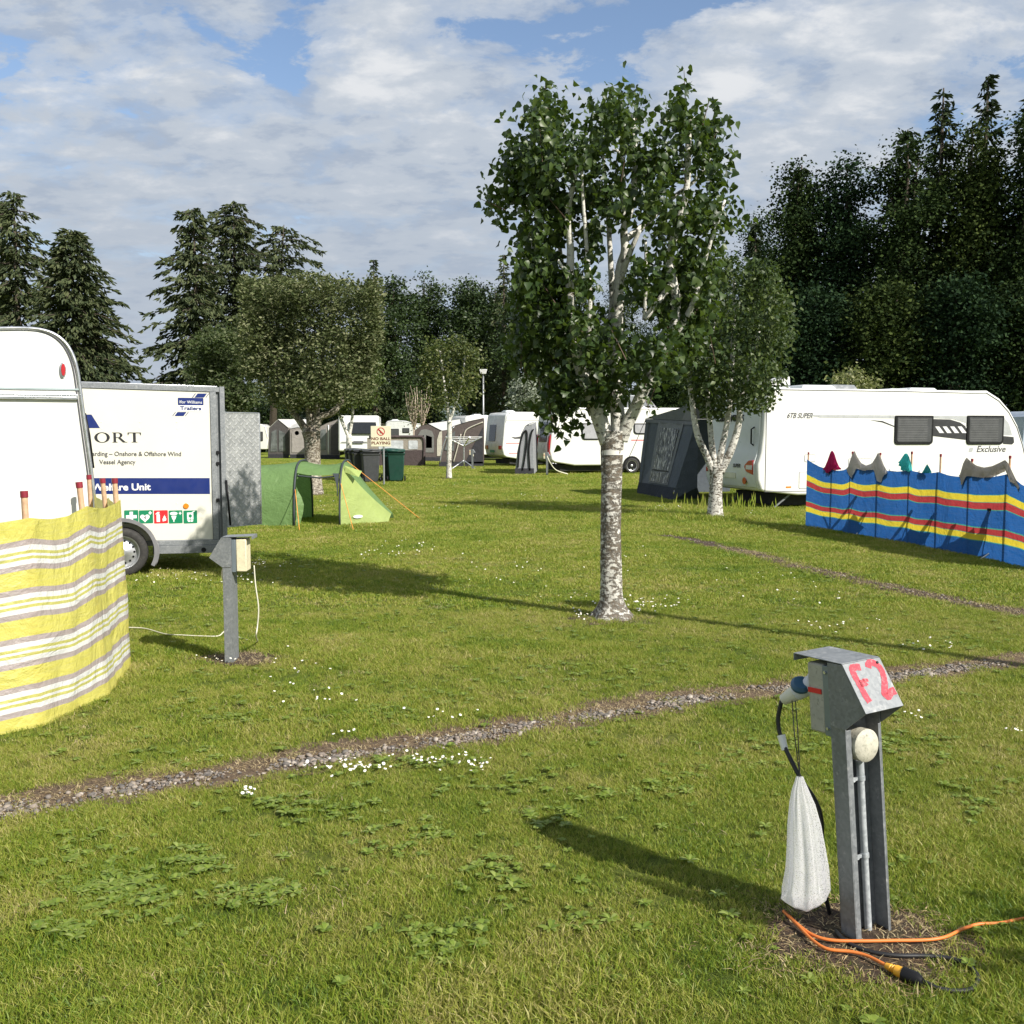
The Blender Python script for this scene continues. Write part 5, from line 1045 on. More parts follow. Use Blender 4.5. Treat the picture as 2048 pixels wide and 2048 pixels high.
def hatch(x0, y0, x1, y1, nm='hatch'):
    u0, z1 = RP(x0, y0); u1, z0 = RP(x1, y1); mb = MB(); mb.prism(rrect(u0, u1, z0, z1, .03), -.003, -.001); h = mb.build(nm, SEAL, RC_); MB().prism(rrect(u0 + .008, u1 - .008, z0 + .008, z1 - .008, .025), -.007, -.003).build('hatch_cover', WHITE, h, bevel=.002)
hatch(1598, 944, 1640, 977); hatch(1609, 909, 1630, 924); hatch(1697, 917, 1742, 960)
u, z = RP(1577, 974); MB().box((u - .06, -.012, z - .015), (u + .06, 0, z + .015)).build('side_marker', AMB, RC_)
MB().box((.03, -.004, .36), (top[-1][0] - .5, -.001, .372)).build('skirt_seam', SEAL, RC_)
MB().tube([(p[0] - (.03 if p[0] > .5 else -.0), -.004, p[1] - .055) for p in [(.05, H), (1.5, H), (3.5, H)] + HT[:7]], .008, 6).build('roof_seam', SEAL, RC_, smooth=True)
MB().tube([(.045, -.004, .36), (.045, -.004, H - .1)], .007, 6).build('corner_seam', SEAL, RC_)
# rear face fittings (rear face at x<0, runs along y)
for yy, s_ in ((.12, 1), (2.18, -1)):
    mb = MB(); P = [(yy, 1.03), (yy + s_ * .18, 1.02), (yy + s_ * .33, .93), (yy + s_ * .36, .88), (yy + s_ * .28, .78), (yy, .72)]
    mb.v = []; k = len(P); mb.add([(-.19, p[0], p[1]) for p in P] + [(-.10, p[0], p[1]) for p in P], [list(range(k)), list(range(2 * k - 1, k - 1, -1))] + [[i, i + k, (i + 1) % k + k, (i + 1) % k] for i in range(k)]); tl_ = mb.build('tail_light', REDL, RC_, bevel=.012)
    MB().box((-.197, yy + s_ * .02, .83), (-.188, yy + s_ * .27, .92)).build('lens', CLR, tl_)
    MB().disc((-.165, yy + s_ * .36 + (.0), .58), .075, (-.014, 0, 0), 20).build('reflector', REDL, RC_, bevel=.003)
MB().box((-.185, .85, .62), (-.17, 1.4, .74)).build('number_plate', pm('plate_white', (.62, .62, .5), .4), RC_, bevel=.003)
MB().tube([(-.06, .30, 1.72), (-.13, .30, 1.68), (-.13, .30, 1.38), (-.07, .30, 1.34)], .018, 8).build('grab_handle', BLK, RC_, smooth=True)
Mr = lambda y, z, x: Matrix.Translation((x, y, z)) @ Matrix.Rotation(-math.pi / 2, 4, 'Z') @ Matrix.Rotation(math.pi / 2, 4, 'X')
text('SUPER', .11, GREYINK, RC_, Mr(.95, .86, -.188), 'lettering', .003, .3, 'LEFT', .002, 1.0)
text('caravans', .30, INK, RC_, Mr(1.95, 1.86, -.056), 'lettering', .003, .2, 'LEFT', .006, 1.15)
# roof fittings
def roofbox(px0, px1, h, y0, y1, nm, mat, open_=0):
    u0, u1 = RP(px0, 776)[0], RP(px1, 776)[0]; mb = MB(); mb.hexa([(u0, y0, H - .02), (u1, y0, H - .02), (u1, y1, H - .02), (u0, y1, H - .02), (u0 + .08, y0 + .06, H + h), (u1 - .08, y0 + .06, H + h), (u1 - .08, y1 - .06, H + h), (u0 + .08, y1 - .06, H + h)]); return mb.build(nm, mat, RC_, bevel=.02)
roofbox(1560, 1612, .05, .5, 1.2, 'roof_vent', WHITE2); u0, u1 = RP(1566, 770)[0], RP(1608, 750)[0]
MB().hexa([(u0, .5, H + .06), (u1, .5, H + .06), (u1, 1.1, H + .06), (u0, 1.1, H + .06), (u0, .5, H + .13), (u1 - .02, .5, H + .26), (u1 - .02, 1.1, H + .26), (u0, 1.1, H + .13)]).build('raised_hatch', pm('hatch_translucent', (.62, .62, .60), .3), RC_, bevel=.02)
roofbox(1625, 1697, .08, .4, 1.4, 'roof_light', WHITE2); roofbox(1690, 1747, .10, .5, 1.2, 'roof_dome', DOME); roofbox(1815, 1862, .04, .6, 1.3, 'roof_vent', WHITE2); roofbox(1850, 1910, .06, .5, 1.2, 'roof_vent', WHITE2)
for x in (.75,): 
    for yy in (.15, 2.0): MB().bar((x, yy, .30), (x - .35, yy + .05, .02), .04, .03).build('corner_steady', GALVD, RC_)
MB().tube([(top[5][0] + .0, .35, 1.2), (top[5][0] + .5, .5, .5), (top[5][0] + 1.1, 1.1, .45)], .03, 8).build('drawbar', GALVD, RC_)

# grey awning on its far side
def grey_awning():
    AW = cloth('awning_slate', (0.105, 0.122, 0.145), .12, var=.08, wrinkle=.004, wscale=2.5); AWR = cloth('awning_roof', (0.155, 0.165, 0.175), .1, wrinkle=.003, wscale=1.5); AWD = cloth('awning_skirt', (.035, .042, .055), .05); AWL = cloth('awning_light', (.20, .21, .22), .1)
    A_, B_ = G(1275, 988), G(1343, 1001); c0 = A_.copy(); t = thing('caravan_awning', 'slate grey awning with crinkled clear window behind the twin-stemmed birch', 'awning', c0)
    tA, tB = at(1292, 838, A_.y - .15), at(1393, 843, 23.75); rg_ = at(1378, 812, 24.0)
    R_ = lambda p: Vector((p.x - c0.x, p.y - c0.y, p.z)); A1, B1, A2, B2, RG = map(R_, (A_, B_, tA, tB, rg_))
    far_off = Vector((2.6, .8, 0)); n = (B1 - A1).cross(Vector((0, 0, 1))).normalized(); n = n if n.y < 0 or n.x < 0 else -n
    def W_(u, v): return (A1.lerp(B1, u)).lerp(A2.lerp(B2, u), v)
    gridpts = lambda u0, u1, v0, v1, off, nu=12, nv=10: [[tuple(W_(u0 + (u1 - u0) * i / nu, v0 + (v1 - v0) * j / nv) + n * (off + .012 * math.sin(i * 1.9 + j * .4))) for i in range(nu + 1)] for j in range(nv + 1)]
    MB().grid(gridpts(0, 1, .16, 1, 0)).build('end_wall', AW, t, smooth=True); MB().grid(gridpts(0, 1, 0, .16, .012)).build('skirt', AWD, t, smooth=True)
    MB().grid([[tuple(W_(1, v / 6)), tuple(W_(1, v / 6).lerp(Vector((G(1402, 998).x - c0.x, G(1402, 998).y - c0.y - .0, 0)) if v == 0 else Vector((B2.x + .06, B2.y + .1, (B2.z) * v / 6)), 1.0))] for v in range(7)]).build('draught_curtain', AW, t)
    f1 = A1 + far_off; f2 = A2 + far_off; MB().grid([[tuple(A1), tuple(f1)], [tuple(A2), tuple(f2)]]).build('front_wall', AW, t)
    MB().add([tuple(A2), tuple(B2), tuple(RG), tuple(f2), tuple(RG + far_off)], [(0, 1, 2), (0, 2, 4, 3)]); mb = MB(); mb.add([tuple(A2 + Vector((-.03, -.02, .01))), tuple(B2 + Vector((0, -.03, .01))), tuple(RG + Vector((0, 0, .02))), tuple(f2), tuple(RG + far_off)], [(0, 1, 2), (0, 2, 4, 3)]); mb.build('roof', AWR, t)
    MB().grid([[tuple(W_(u / 10, 1.0) + n * .02), tuple(W_(u / 10, .955) + n * .025)] for u in range(11)]).build('valance', AWR, t)
    fr = MB().grid(gridpts(.30, .80, .18, .97, .022, 6, 6)).build('window_surround', AWL, t, smooth=True)
    m_, t_, b__, o__ = nt('crinkled_vinyl'); v = coords(t_); mp = N(t_, 'ShaderNodeMapping', {0: v, 'Rotation': (0, rd(35), rd(20)), 'Scale': (9, 9, 2.2)}).outputs[0]; nz = noise(t_, mp, 2.0, 5, .6, .6)
    t_.links.new(ramp(t_, nz, [(.42, (.04, .045, .05)), (.52, (.14, .15, .16)), (.62, (.55, .55, .52))]), b__.inputs['Base Color']); b__.inputs['Roughness'].default_value = .18; bump(t_, b__, nz, .03, .8)
    MB().grid(gridpts(.37, .74, .36, .90, .032, 6, 6)).build('clear_window', m_, t, smooth=True); MB().grid(gridpts(.33, .78, .20, .33, .032, 6, 4)).build('lower_window', m_, t, smooth=True)
    MB().grid([[tuple(W_(u / 6 * .42 + .34, .355) + n * .036), tuple(W_(u / 6 * .42 + .34, .345) + n * .036)] for u in range(7)]).build('window_hem', BLK, t)
    MB().grid([[tuple(W_(.09, v / 6 * .85 + .12) + n * .02), tuple(W_(.10, v / 6 * .85 + .12) + n * .02)] for v in range(7)]).build('zip', BLK, t)
    MB().tube([tuple(A2), (A2.x - 1.1, A2.y - 2.0, .02)], .008, 5).build('guy_line', BLK, t)
grey_awning()

# ================================================================== FAR CARAVANS AND AWNINGS
def place(px, Y): return Vector(((px - 1024) / F * Y, Y, 0))
Bp = place(1106, 39.0); B = caravan('touring_caravan', 'white caravan with tall red rear lamps and alloy wheel behind the big birch', Bp, rd(13), 7.2, H=2.60, Wd=2.25, wins=((1.15, 1.95, 1.33, 1.98, dict(pane=pm('pale_blind', (.36, .36, .38), .3), r=.14, top=.05)), (3.3, 4.6, 1.55, 1.98, dict(pane=pm('pale_blind', (.36, .36, .38), .3), r=.14, top=.05))), wheelx=.45, rear=False, vents=((.5, .8), (3.6, .7)))
for yy in (.03, 1.98): MB().prism([(-.16, .75), (-.17, 1.15), (-.13, 1.45), (-.05, 1.6), (-.02, 1.1), (-.05, .7)], yy, yy + .24).build('tail_light', REDL, B, bevel=.02)
MB().prism([(-.135, 1.25), (-.055, 2.0), (-.02, 2.05), (-.02, 1.2)], .6, 1.7).build('rear_window', GLASSD, B, bevel=.01); MB().box((3.2, -.004, 1.30), (4.7, -.001, 1.335)).build('red_stripe', REDV, B)
MB().add([], []); mb = MB(); mb.tube([(3.4, 1, 2.62), (3.4, 1, 3.1), (4.2, 1, 3.1), (4.6, 1, 2.65)], .03, 6); mb.tube([(3.4, 1.4, 2.62), (3.4, 1.4, 3.1), (4.2, 1.4, 3.1), (4.6, 1.4, 2.65)], .03, 6); mb.add([(3.45, 1.0, 3.1), (4.2, 1.0, 3.1), (4.6, 1, 2.7), (3.6, 1, 2.7)], [(0, 1, 2, 3)], 1); mb.build('roof_aerial', [ALU, DOME], B)
Ap = place(1010, 47.5); A_c = caravan('touring_caravan', 'white caravan with tall narrow rear window and thin red side stripe in the middle distance', Ap, rd(24), 5.2, H=2.60, Wd=2.2, rear=False, vents=((.3, .6), (2.4, .6)), wheelx=.5)
MB().prism([(-.125, 1.2), (-.045, 2.0), (-.02, 2.0), (-.02, 1.2)], .95, 1.75).build('rear_window', GLASSD, A_c, bevel=.01)
for yy in (.1, 1.75): MB().box((-.17, yy, .82), (-.09, yy + .34, 1.0)).build('tail_light', REDL, A_c, bevel=.01)
MB().box((.05, -.005, 1.10), (4.2, -.001, 1.13)).box((.2, -.005, .62), (4.2, -.001, .645)).build('red_stripe', REDV, A_c); MB().box((.05, -.005, 2.2), (4.6, -.001, 2.215)).build('seam', SEAL, A_c)
MB().prism([(.30, 1.42), (.55, 1.40), (1.2, 1.5), (.9, 1.36), (1.3, 1.34), (.5, 1.32)], -.005, -.001).build('scroll_decal', GREYINK, A_c)
MB().box((-.155, 1.0, .66), (-.13, 1.5, .78)).build('number_plate', GREENV, A_c)
caravan('touring_caravan', 'far white caravan roof peeping over the brown and black awnings', place(930, 58), rd(24), 5.0, H=2.62, vents=((.8, .6),), rear=False, simple=True)
D = thing('touring_caravan', 'white caravan front with one wide dark window behind the bins', 'caravan', place(677, 60), rd(6)); 
Wc = 2.45; MB().hexa([(0, 0, .5), (Wc, 0, .5), (Wc, 5, .5), (0, 5, .5), (.02, .25, 2.65), (Wc - .02, .25, 2.65), (Wc - .02, 5, 2.65), (.02, 5, 2.65)]).build('body', WHITE, D, bevel=.12, segs=4)
MB().hexa([(.65, -.03, 1.55), (Wc - .18, -.03, 1.55), (Wc - .18, .2, 1.5), (.65, .2, 1.5), (.65, .06, 2.25), (Wc - .18, .06, 2.25), (Wc - .18, .3, 2.25), (.65, .3, 2.25)]).build('front_window', GLASSD, D, bevel=.03)
MB().box((.2, -.02, 1.05), (Wc - .2, .02, 1.08)).box((.9, -.04, .98), (1.5, 0, 1.12)).build('locker_handle', SEAL, D)
caravan('touring_caravan', 'far white caravan with a grey moulded front right of the sign', place(772, 72), rd(4), 2.7, H=2.5, rear=False, simple=True, wins=((.35, .95, 1.3, 1.9), (1.2, 1.7, 1.6, 1.95)), vents=((.4, .5),), body=pm('caravan_offwhite', (.62, .63, .62), .35))
caravan('touring_caravan', 'distant low white caravan between the sign and the brown windscreen', place(812, 78), rd(4), 2.4, H=2.35, rear=False, simple=True, vents=())
caravan('touring_caravan', 'distant white caravan edge at the far left beside the grey awning', place(500, 74), rd(2), 1.2, H=2.25, rear=False, simple=True, wins=((.3, 1.0, 1.0, 1.7),), vents=(), prof=[(0, .4), (1.25, .4), (1.4, 1.2), (1.2, 2.1), (.9, 2.25), (-.8, 2.35), (-1, .4)])
caravan('touring_caravan', 'blue-grey caravan end just showing at the right edge beyond the long caravan', (15.1, 29.5, 0), rd(12), 4.5, H=2.25, wins=((.5, 1.4, 1.2, 1.7),), vents=(), body=pm('caravan_bluegrey', (.36, .42, .50), .35), simple=True)

def awning(name, label, px0, px1, Y, wallh, ridge, wallm, roofm, skm, depth=2.6, ang=0, wins=(), gable=False, lean=.12, lw=None, slope=0.0):
    W_ = (px1 - px0) / F * Y; t = thing(name, label, 'awning', place(px0, Y), ang)
    zs = .28
    def P(u, y, z): return (u * W_ + (lean * (z / wallh) * (1 if u < .5 else -1) if u in (0, 1) else 0), y, z)
    zr0 = wallh; zr1 = wallh + slope
    wall = MB(); wall.grid([[(lean * (v) * (1 - 2 * u / 8) * (abs(u - 4) / 4) + W_ * u / 8, .05 * math.sin(u * 1.3) * (1 - v), zs + (wallh + slope * u / 8 - zs) * v) for u in range(9)] for v in (0, .25, .5, .75, 1)]); wall.build('front_wall', wallm, t, smooth=True)
    MB().grid([[(W_ * u / 8, -.02, 0) for u in range(9)], [(W_ * u / 8, .0, zs) for u in range(9)]]).build('skirt', skm, t)
    for u in (0, 1): MB().add([], []); mb = MB(); mb.add([(u * W_, 0, 0), (u * W_, depth, 0), (u * W_ + lean * (1 - 2 * u), depth, ridge + slope * u), (u * W_ + lean * (1 - 2 * u), 0, wallh + slope * u)], [(0, 1, 2, 3)]); mb.build('side_wall', wallm, t)
    mb = MB()
    if gable: mb.add([(lean - .05, -.15, wallh - .05), (W_ * .5, -.2, ridge), (W_ - lean + .05, -.15, wallh - .05 + slope), (lean - .05, depth, wallh), (W_ * .5, depth, ridge + .1), (W_ - lean + .05, depth, wallh + slope), (W_ * .5, .0, wallh - .1)], [(0, 1, 4, 3), (1, 2, 5, 4)]); MB().add([], []); g_ = MB(); g_.add([(lean, .02, wallh), (W_ * .5, .02, ridge - .04), (W_ - lean, .02, wallh + slope)], [(0, 1, 2)]); g_.build('gable', wallm, t)
    else: mb.add([(lean - .08, -.12, wallh - .06), (W_ - lean + .08, -.12, wallh - .06 + slope), (W_ - lean, depth, ridge + slope), (lean, depth, ridge)], [(0, 1, 2, 3)])
    mb.build('roof', roofm, t)
    for u0, u1, z0, z1, mt in wins:
        MB().prism(rrect(u0 * W_, u1 * W_, z0, z1, .05, top=.22), -.035, -.02).build('window', mt, t, bevel=.01)
    if lw: 
        for u in lw: MB().box((u * W_ - .015, -.045, .1), (u * W_ + .015, -.03, wallh - .1)).build('piping', WINK, t)
    return t
VIN = pm('clear_vinyl', (.12, .13, .13), .12, var=.5, scale=3, spec=.8); TAUPE = cloth('awning_taupe', (.28, .255, .24), .1); TAUPED = cloth('awning_dark_taupe', (.095, .088, .088), .1); ROOFW = cloth('awning_roof_pale', (.50, .50, .48), .1); CHAR = cloth('awning_charcoal', (.045, .045, .052), .08); BRN = cloth('awning_brown', (.115, .095, .09), .1); CREAMA = cloth('awning_cream', (.60, .57, .48), .2)
def shaped_awning(label, outline, Y, ext, wallm, roofm, sidem, skirt_px=None, panels=(), pipes=(), light=ROOFW):
    """end wall drawn in its own upright plane at distance Y, the canopy running back from it by the vector ext"""
    P = [at(px, py, Y) for px, py in outline]; c0 = Vector((P[0].x, Y, 0)); t = thing('caravan_awning', label, 'awning', c0); R_ = lambda p: Vector((p.x - c0.x, p.y - c0.y, max(p.z, 0)))
    Q = [R_(p) for p in P]; E = Vector(ext); n = len(Q)
    MB().add([], []); mb = MB(); mb.add([tuple(q) for q in Q], [list(range(n))]); mb.build('end_wall', wallm, t)
    rf, sd_ = MB(), MB()
    for a, b_ in zip(Q[:-1], Q[1:]):
        steep = abs(b_.z - a.z) > 1.6 * abs(b_.x - a.x); m_ = sd_ if steep else rf; up = Vector((0, -.04, .02)) if not steep else Vector((0, 0, 0)); m_.add([tuple(a + up), tuple(b_ + up), tuple(b_ + E + up), tuple(a + E + up)], [(0, 1, 2, 3)])
    rf.build('roof', roofm, t)
    if sd_.v: sd_.build('side_wall', sidem, t)
    zs = .25; zm_ = min(q.z for q in Q); xs_ = [q.x for q in Q if q.z < zm_ + .2]
    MB().box((min(xs_), -.03, 0), (max(xs_), -.015, zs)).build('skirt', CHAR, t)
    for pts, mt in panels: MB().prism([(R_(at(*p, Y)).x, R_(at(*p, Y)).z) for p in pts], -.03, -.012).build('window', mt, t)
    for pts, mt in pipes: MB().tube(catmull([R_(at(*p, Y)) + Vector((0, -.04, 0)) for p in pts], 5), .03, 6).build('piping', mt, t, smooth=True)
    return t
shaped_awning('dark gabled awning end with clear windows and long taupe side at far left', [(536, 911), (538, 856), (556, 839), (577, 856), (578, 911)], 64, (at(636, 856, 65.5) - at(577, 856, 64)), TAUPED, ROOFW, TAUPE, panels=[([(541, 903), (543, 864), (553, 859), (555, 903)], VIN), ([(558, 903), (558, 860), (570, 866), (571, 903)], VIN)])
shaped_awning('low awning with taupe panel and round badge just left of the thick pale trunk', [(580, 911), (580, 858), (596, 855), (612, 857), (612, 911)], 63.5, (0, 1.0, .3), TAUPE, ROOFW, TAUPE, panels=[([(584, 905), (584, 866), (588, 860), (606, 860), (608, 905)], cloth('awning_panel', (.36, .33, .31), .1)), ([(594 + 4.5 * math.cos(a), 866 + 4.5 * math.sin(a)) for a in [i * .6 for i in range(10)]][::-1], WINK)])
shaped_awning('taupe awning with a clear window next to the wide white caravan front', [(636, 911), (637, 855), (655, 846), (678, 838), (680, 911)], 62, (1.0, 3, .3), TAUPE, ROOFW, TAUPED, panels=[([(641, 900), (641, 860), (652, 858), (652, 900)], VIN), ([(661, 909), (662, 850), (677, 846), (678, 909)], TAUPED)], pipes=[([(657, 909), (657, 850)], WINK)])
shaped_awning('dark gabled awning with arched clear windows and long pale roof left of the slim birch', [(828, 921), (829, 862), (842, 852), (857, 848), (872, 856), (884, 862), (885, 921)], 56, (at(966, 833, 61) - at(857, 848, 56)), BRN, ROOFW, BRN, panels=[([(834, 905), (835, 872), (842, 860), (852, 858), (864, 862), (868, 872), (868, 905)], cloth('awning_grey_panel', (.20, .20, .19), .1)), ([(838, 896), (839, 874), (848, 870), (848, 896)], VIN), ([(852, 896), (852, 870), (864, 874), (864, 896)], VIN), ([(874, 912), (874, 880), (879, 864), (884, 862), (884, 912)], CREAMA)])
shaped_awning('sloping brown awning with pale piping joined to the far caravan with the narrow window', [(878, 927), (883, 900), (893, 868), (906, 853), (938, 843), (967, 837), (967, 927)], 47.2, (.0, 1.2, .0), BRN, TAUPED, BRN, panels=[([(889, 900), (897, 872), (910, 862), (908, 902)], VIN), ([(930, 927), (950, 885), (966, 855), (966, 927)], CHAR)], pipes=[([(880, 925), (886, 895), (897, 866), (908, 854)], ALU), ([(926, 885), (930, 864), (940, 855), (966, 844)], CREAMA), ([(907, 924), (915, 895), (922, 868)], CREAMA)])
shaped_awning('small pale grey porch awning with dark arched piping between two white caravans', [(1030, 948), (1034, 905), (1042, 868), (1050, 852), (1064, 848), (1068, 948)], 38.4, (.2, 1.6, .1), cloth('porch_grey', (.30, .31, .33), .15), cloth('porch_roof', (.34, .35, .37), .15), cloth('porch_grey', (.30, .31, .33), .15), pipes=[([(1036, 935), (1040, 890), (1047, 866), (1053, 862), (1054, 880), (1049, 920), (1045, 940)], BLK), ([(1060, 940), (1058, 900), (1062, 870), (1067, 858)], BLK)])
# brown inflatable windscreen
ws_ = thing('windscreen_panel', 'brown inflatable windscreen with clear upper windows right of the bins', 'windbreak', place(735, 48.5)); W_ = 116 / F * 48.5; BRN2 = cloth('screen_brown', (.085, .065, .065), .08)
MB().box((0, 0, 0), (W_, .03, .78)).build('lower_panel', BRN2, ws_, bevel=.01); MB().tube(catmull([(W_ - .1, 0, 0), (W_ - .06, 0, .6), (W_ - .06, 0, 1.2), (W_ - .16, 0, 1.40), (W_ - .4, 0, 1.42), (.1, 0, 1.42)], 6), .07, 10).build('air_beam', BRN2, ws_, smooth=True)
MB().box((.0, .005, .79), (W_ - .12, .02, 1.36)).build('upper_panel', cloth('screen_tan', (.36, .32, .27), .2), ws_)
for u0, u1 in ((.55, 1.75), (2.0, 2.45)): MB().prism(rrect(u0, u1, .82, 1.24, .05), -.012, -.002).build('window', pm('pale_vinyl', (.5, .52, .54), .1, var=.3, scale=4), ws_)
# rotary airer
ai = thing('rotary_airer', 'metal rotary clothes airer on three legs beside the slim birch', 'clothes airer', place(928, 44.6)); yA = 44.6
mb = MB(); mb.tube([(0, 0, .25), (0, 0, 1.35)], .03, 8); mb.build('mast', ALU, ai)
for k in range(3): a = rd(210 + 120 * k); MB().tube([(0, 0, .38), (.6 * math.cos(a), .6 * math.sin(a), .02)], .025, 6).build('leg', ALU, ai)
for k in range(4):
    a = rd(20 + 90 * k); MB().tube([(0, 0, 1.02), (.85 * math.cos(a), .85 * math.sin(a), 1.42)], .028, 6).build('arm', ALU, ai)
mb = MB()
for q in (.35, .5, .65, .8): 
    P = [(.85 * q / .8 * math.cos(rd(20 + 90 * k)), .85 * q / .8 * math.sin(rd(20 + 90 * k)), 1.02 + .4 * q / .8) for k in range(5)]; mb.tube(P, .014, 4)
mb.build('washing_line', WINK, ai)
# lamp post
lpz = thing('street_lamp', 'thin grey lamp post with a square white head behind the slim birch', 'street lamp', place(967, 62)); zt_ = at(967, 748, 62).z
MB().tube([(0, 0, 0), (0, 0, zt_)], [.07, .045], 10).build('post', pm('lamp_grey', (.35, .36, .36), .4, .5), lpz, smooth=True); MB().hexa([(-.16, -.16, zt_), (.16, -.16, zt_), (.16, .16, zt_), (-.16, .16, zt_), (-.24, -.24, zt_ + .28), (.24, -.24, zt_ + .28), (.24, .24, zt_ + .28), (-.24, .24, zt_ + .28)]).build('lamp_head', pm('lamp_white', (.7, .7, .68), .3), lpz, bevel=.02)
lp2 = thing('street_lamp', 'slim lamp post out of frame at right throwing a thin shadow over the lawn', 'street lamp', (5.1, 5.42, 0))
MB().tube([(0, 0, 0), (0, 0, 4.3)], [.075, .05], 10).build('post', GALV, lp2, smooth=True); MB().box((-.12, -.12, 4.3), (.12, .12, 4.5)).build('lamp_head', pm('lamp_white', (.7, .7, .68), .3), lp2, bevel=.02)
# overhead wire far off
ow = MB(); ow.tube(catmull([at(-300, 752, 260), at(100, 757, 260), at(380, 761, 260), at(900, 770, 262)], 6), .05, 5); tag(ow.build('overhead_wire', CABLE), 'thin dark overhead wire crossing the sky low between the spruces', 'power line')
# ================================================================== TREES
def leaves(P, size, rng, droop=.6, fold=.35, wid=.62, jit=.35, heart=False, up=None):
    """P: (n,3) leaf stems. Returns V, F, rnd. Each leaf hangs from its stem with a random turn."""
    n = len(P); a = rng.uniform(0, 2 * np.pi, n); s_ = size * rng.uniform(1 - jit, 1 + jit, n)
    dz = -droop + rng.normal(0, .45, n); d = np.stack([np.cos(a), np.sin(a), dz], 1); d /= np.linalg.norm(d, axis=1)[:, None]
    w = np.cross(d, rng.normal(size=(n, 3))); w /= np.linalg.norm(w, axis=1)[:, None] + 1e-9; nn = np.cross(w, d)
    s1 = s_[:, None]
    if heart:
        pts = [(0, 0, 0), (.14, .42, fold * .30), (.42, .40, fold * .36), (1.0, 0, -.14), (.42, -.40, fold * .36), (.14, -.42, fold * .30), (.5, 0, 0)]
        V = np.stack([P + s1 * (d * p[0] + w * p[1] * wid / .62 + nn * p[2]) for p in pts], 1).reshape(-1, 3); b_ = np.arange(n)[:, None] * 7
        Fq = np.concatenate([b_ + np.array([[0, 1, 2]]), b_ + np.array([[0, 2, 6]]), b_ + np.array([[6, 2, 3]]), b_ + np.array([[0, 6, 4]]), b_ + np.array([[0, 4, 5]]), b_ + np.array([[6, 3, 4]])]); k = 7
    else:
        pts = [(0, 0, 0), (.45, wid / 2, fold * .3), (1.0, 0, 0), (.45, -wid / 2, fold * .3)]
        V = np.stack([P + s1 * (d * p[0] + w * p[1] + nn * p[2]) for p in pts], 1).reshape(-1, 3); b_ = np.arange(n)[:, None] * 4
        Fq = np.concatenate([b_ + np.array([[0, 1, 2]]), b_ + np.array([[0, 2, 3]])]); k = 4
    return V, Fq, np.repeat(rng.random(n), k)
def blobs(cent, rad, n, rng, shell=.35):
    """n points spread through ellipsoids, denser towards their skins"""
    cent = np.asarray(cent, float); rad = np.asarray(rad, float); vol = np.prod(rad, axis=1) ** (2 / 3); pick = rng.choice(len(cent), n, p=vol / vol.sum())
    u = rng.normal(size=(n, 3)); u /= np.linalg.norm(u, axis=1)[:, None]; r = rng.random(n) ** shell
    return cent[pick] + u * r[:, None] * rad[pick], pick
def limb(mb, pts, r0, r1, n=10, sub=5):
    P = catmull(pts, sub); k = len(P); mb.tube(P, [r0 + (r1 - r0) * i / (k - 1) for i in range(k)], n)
BIRCHL = leafmat('birch_leaf', [(.012, .026, .008), (.026, .050, .013), (.046, .080, .020), (.09, .125, .036)], rough=.42, trans=.26, spec=.4, tcol=(.17, .27, .02))
TWIG = pm('twig_brown', (.10, .065, .045), .8, var=.3)

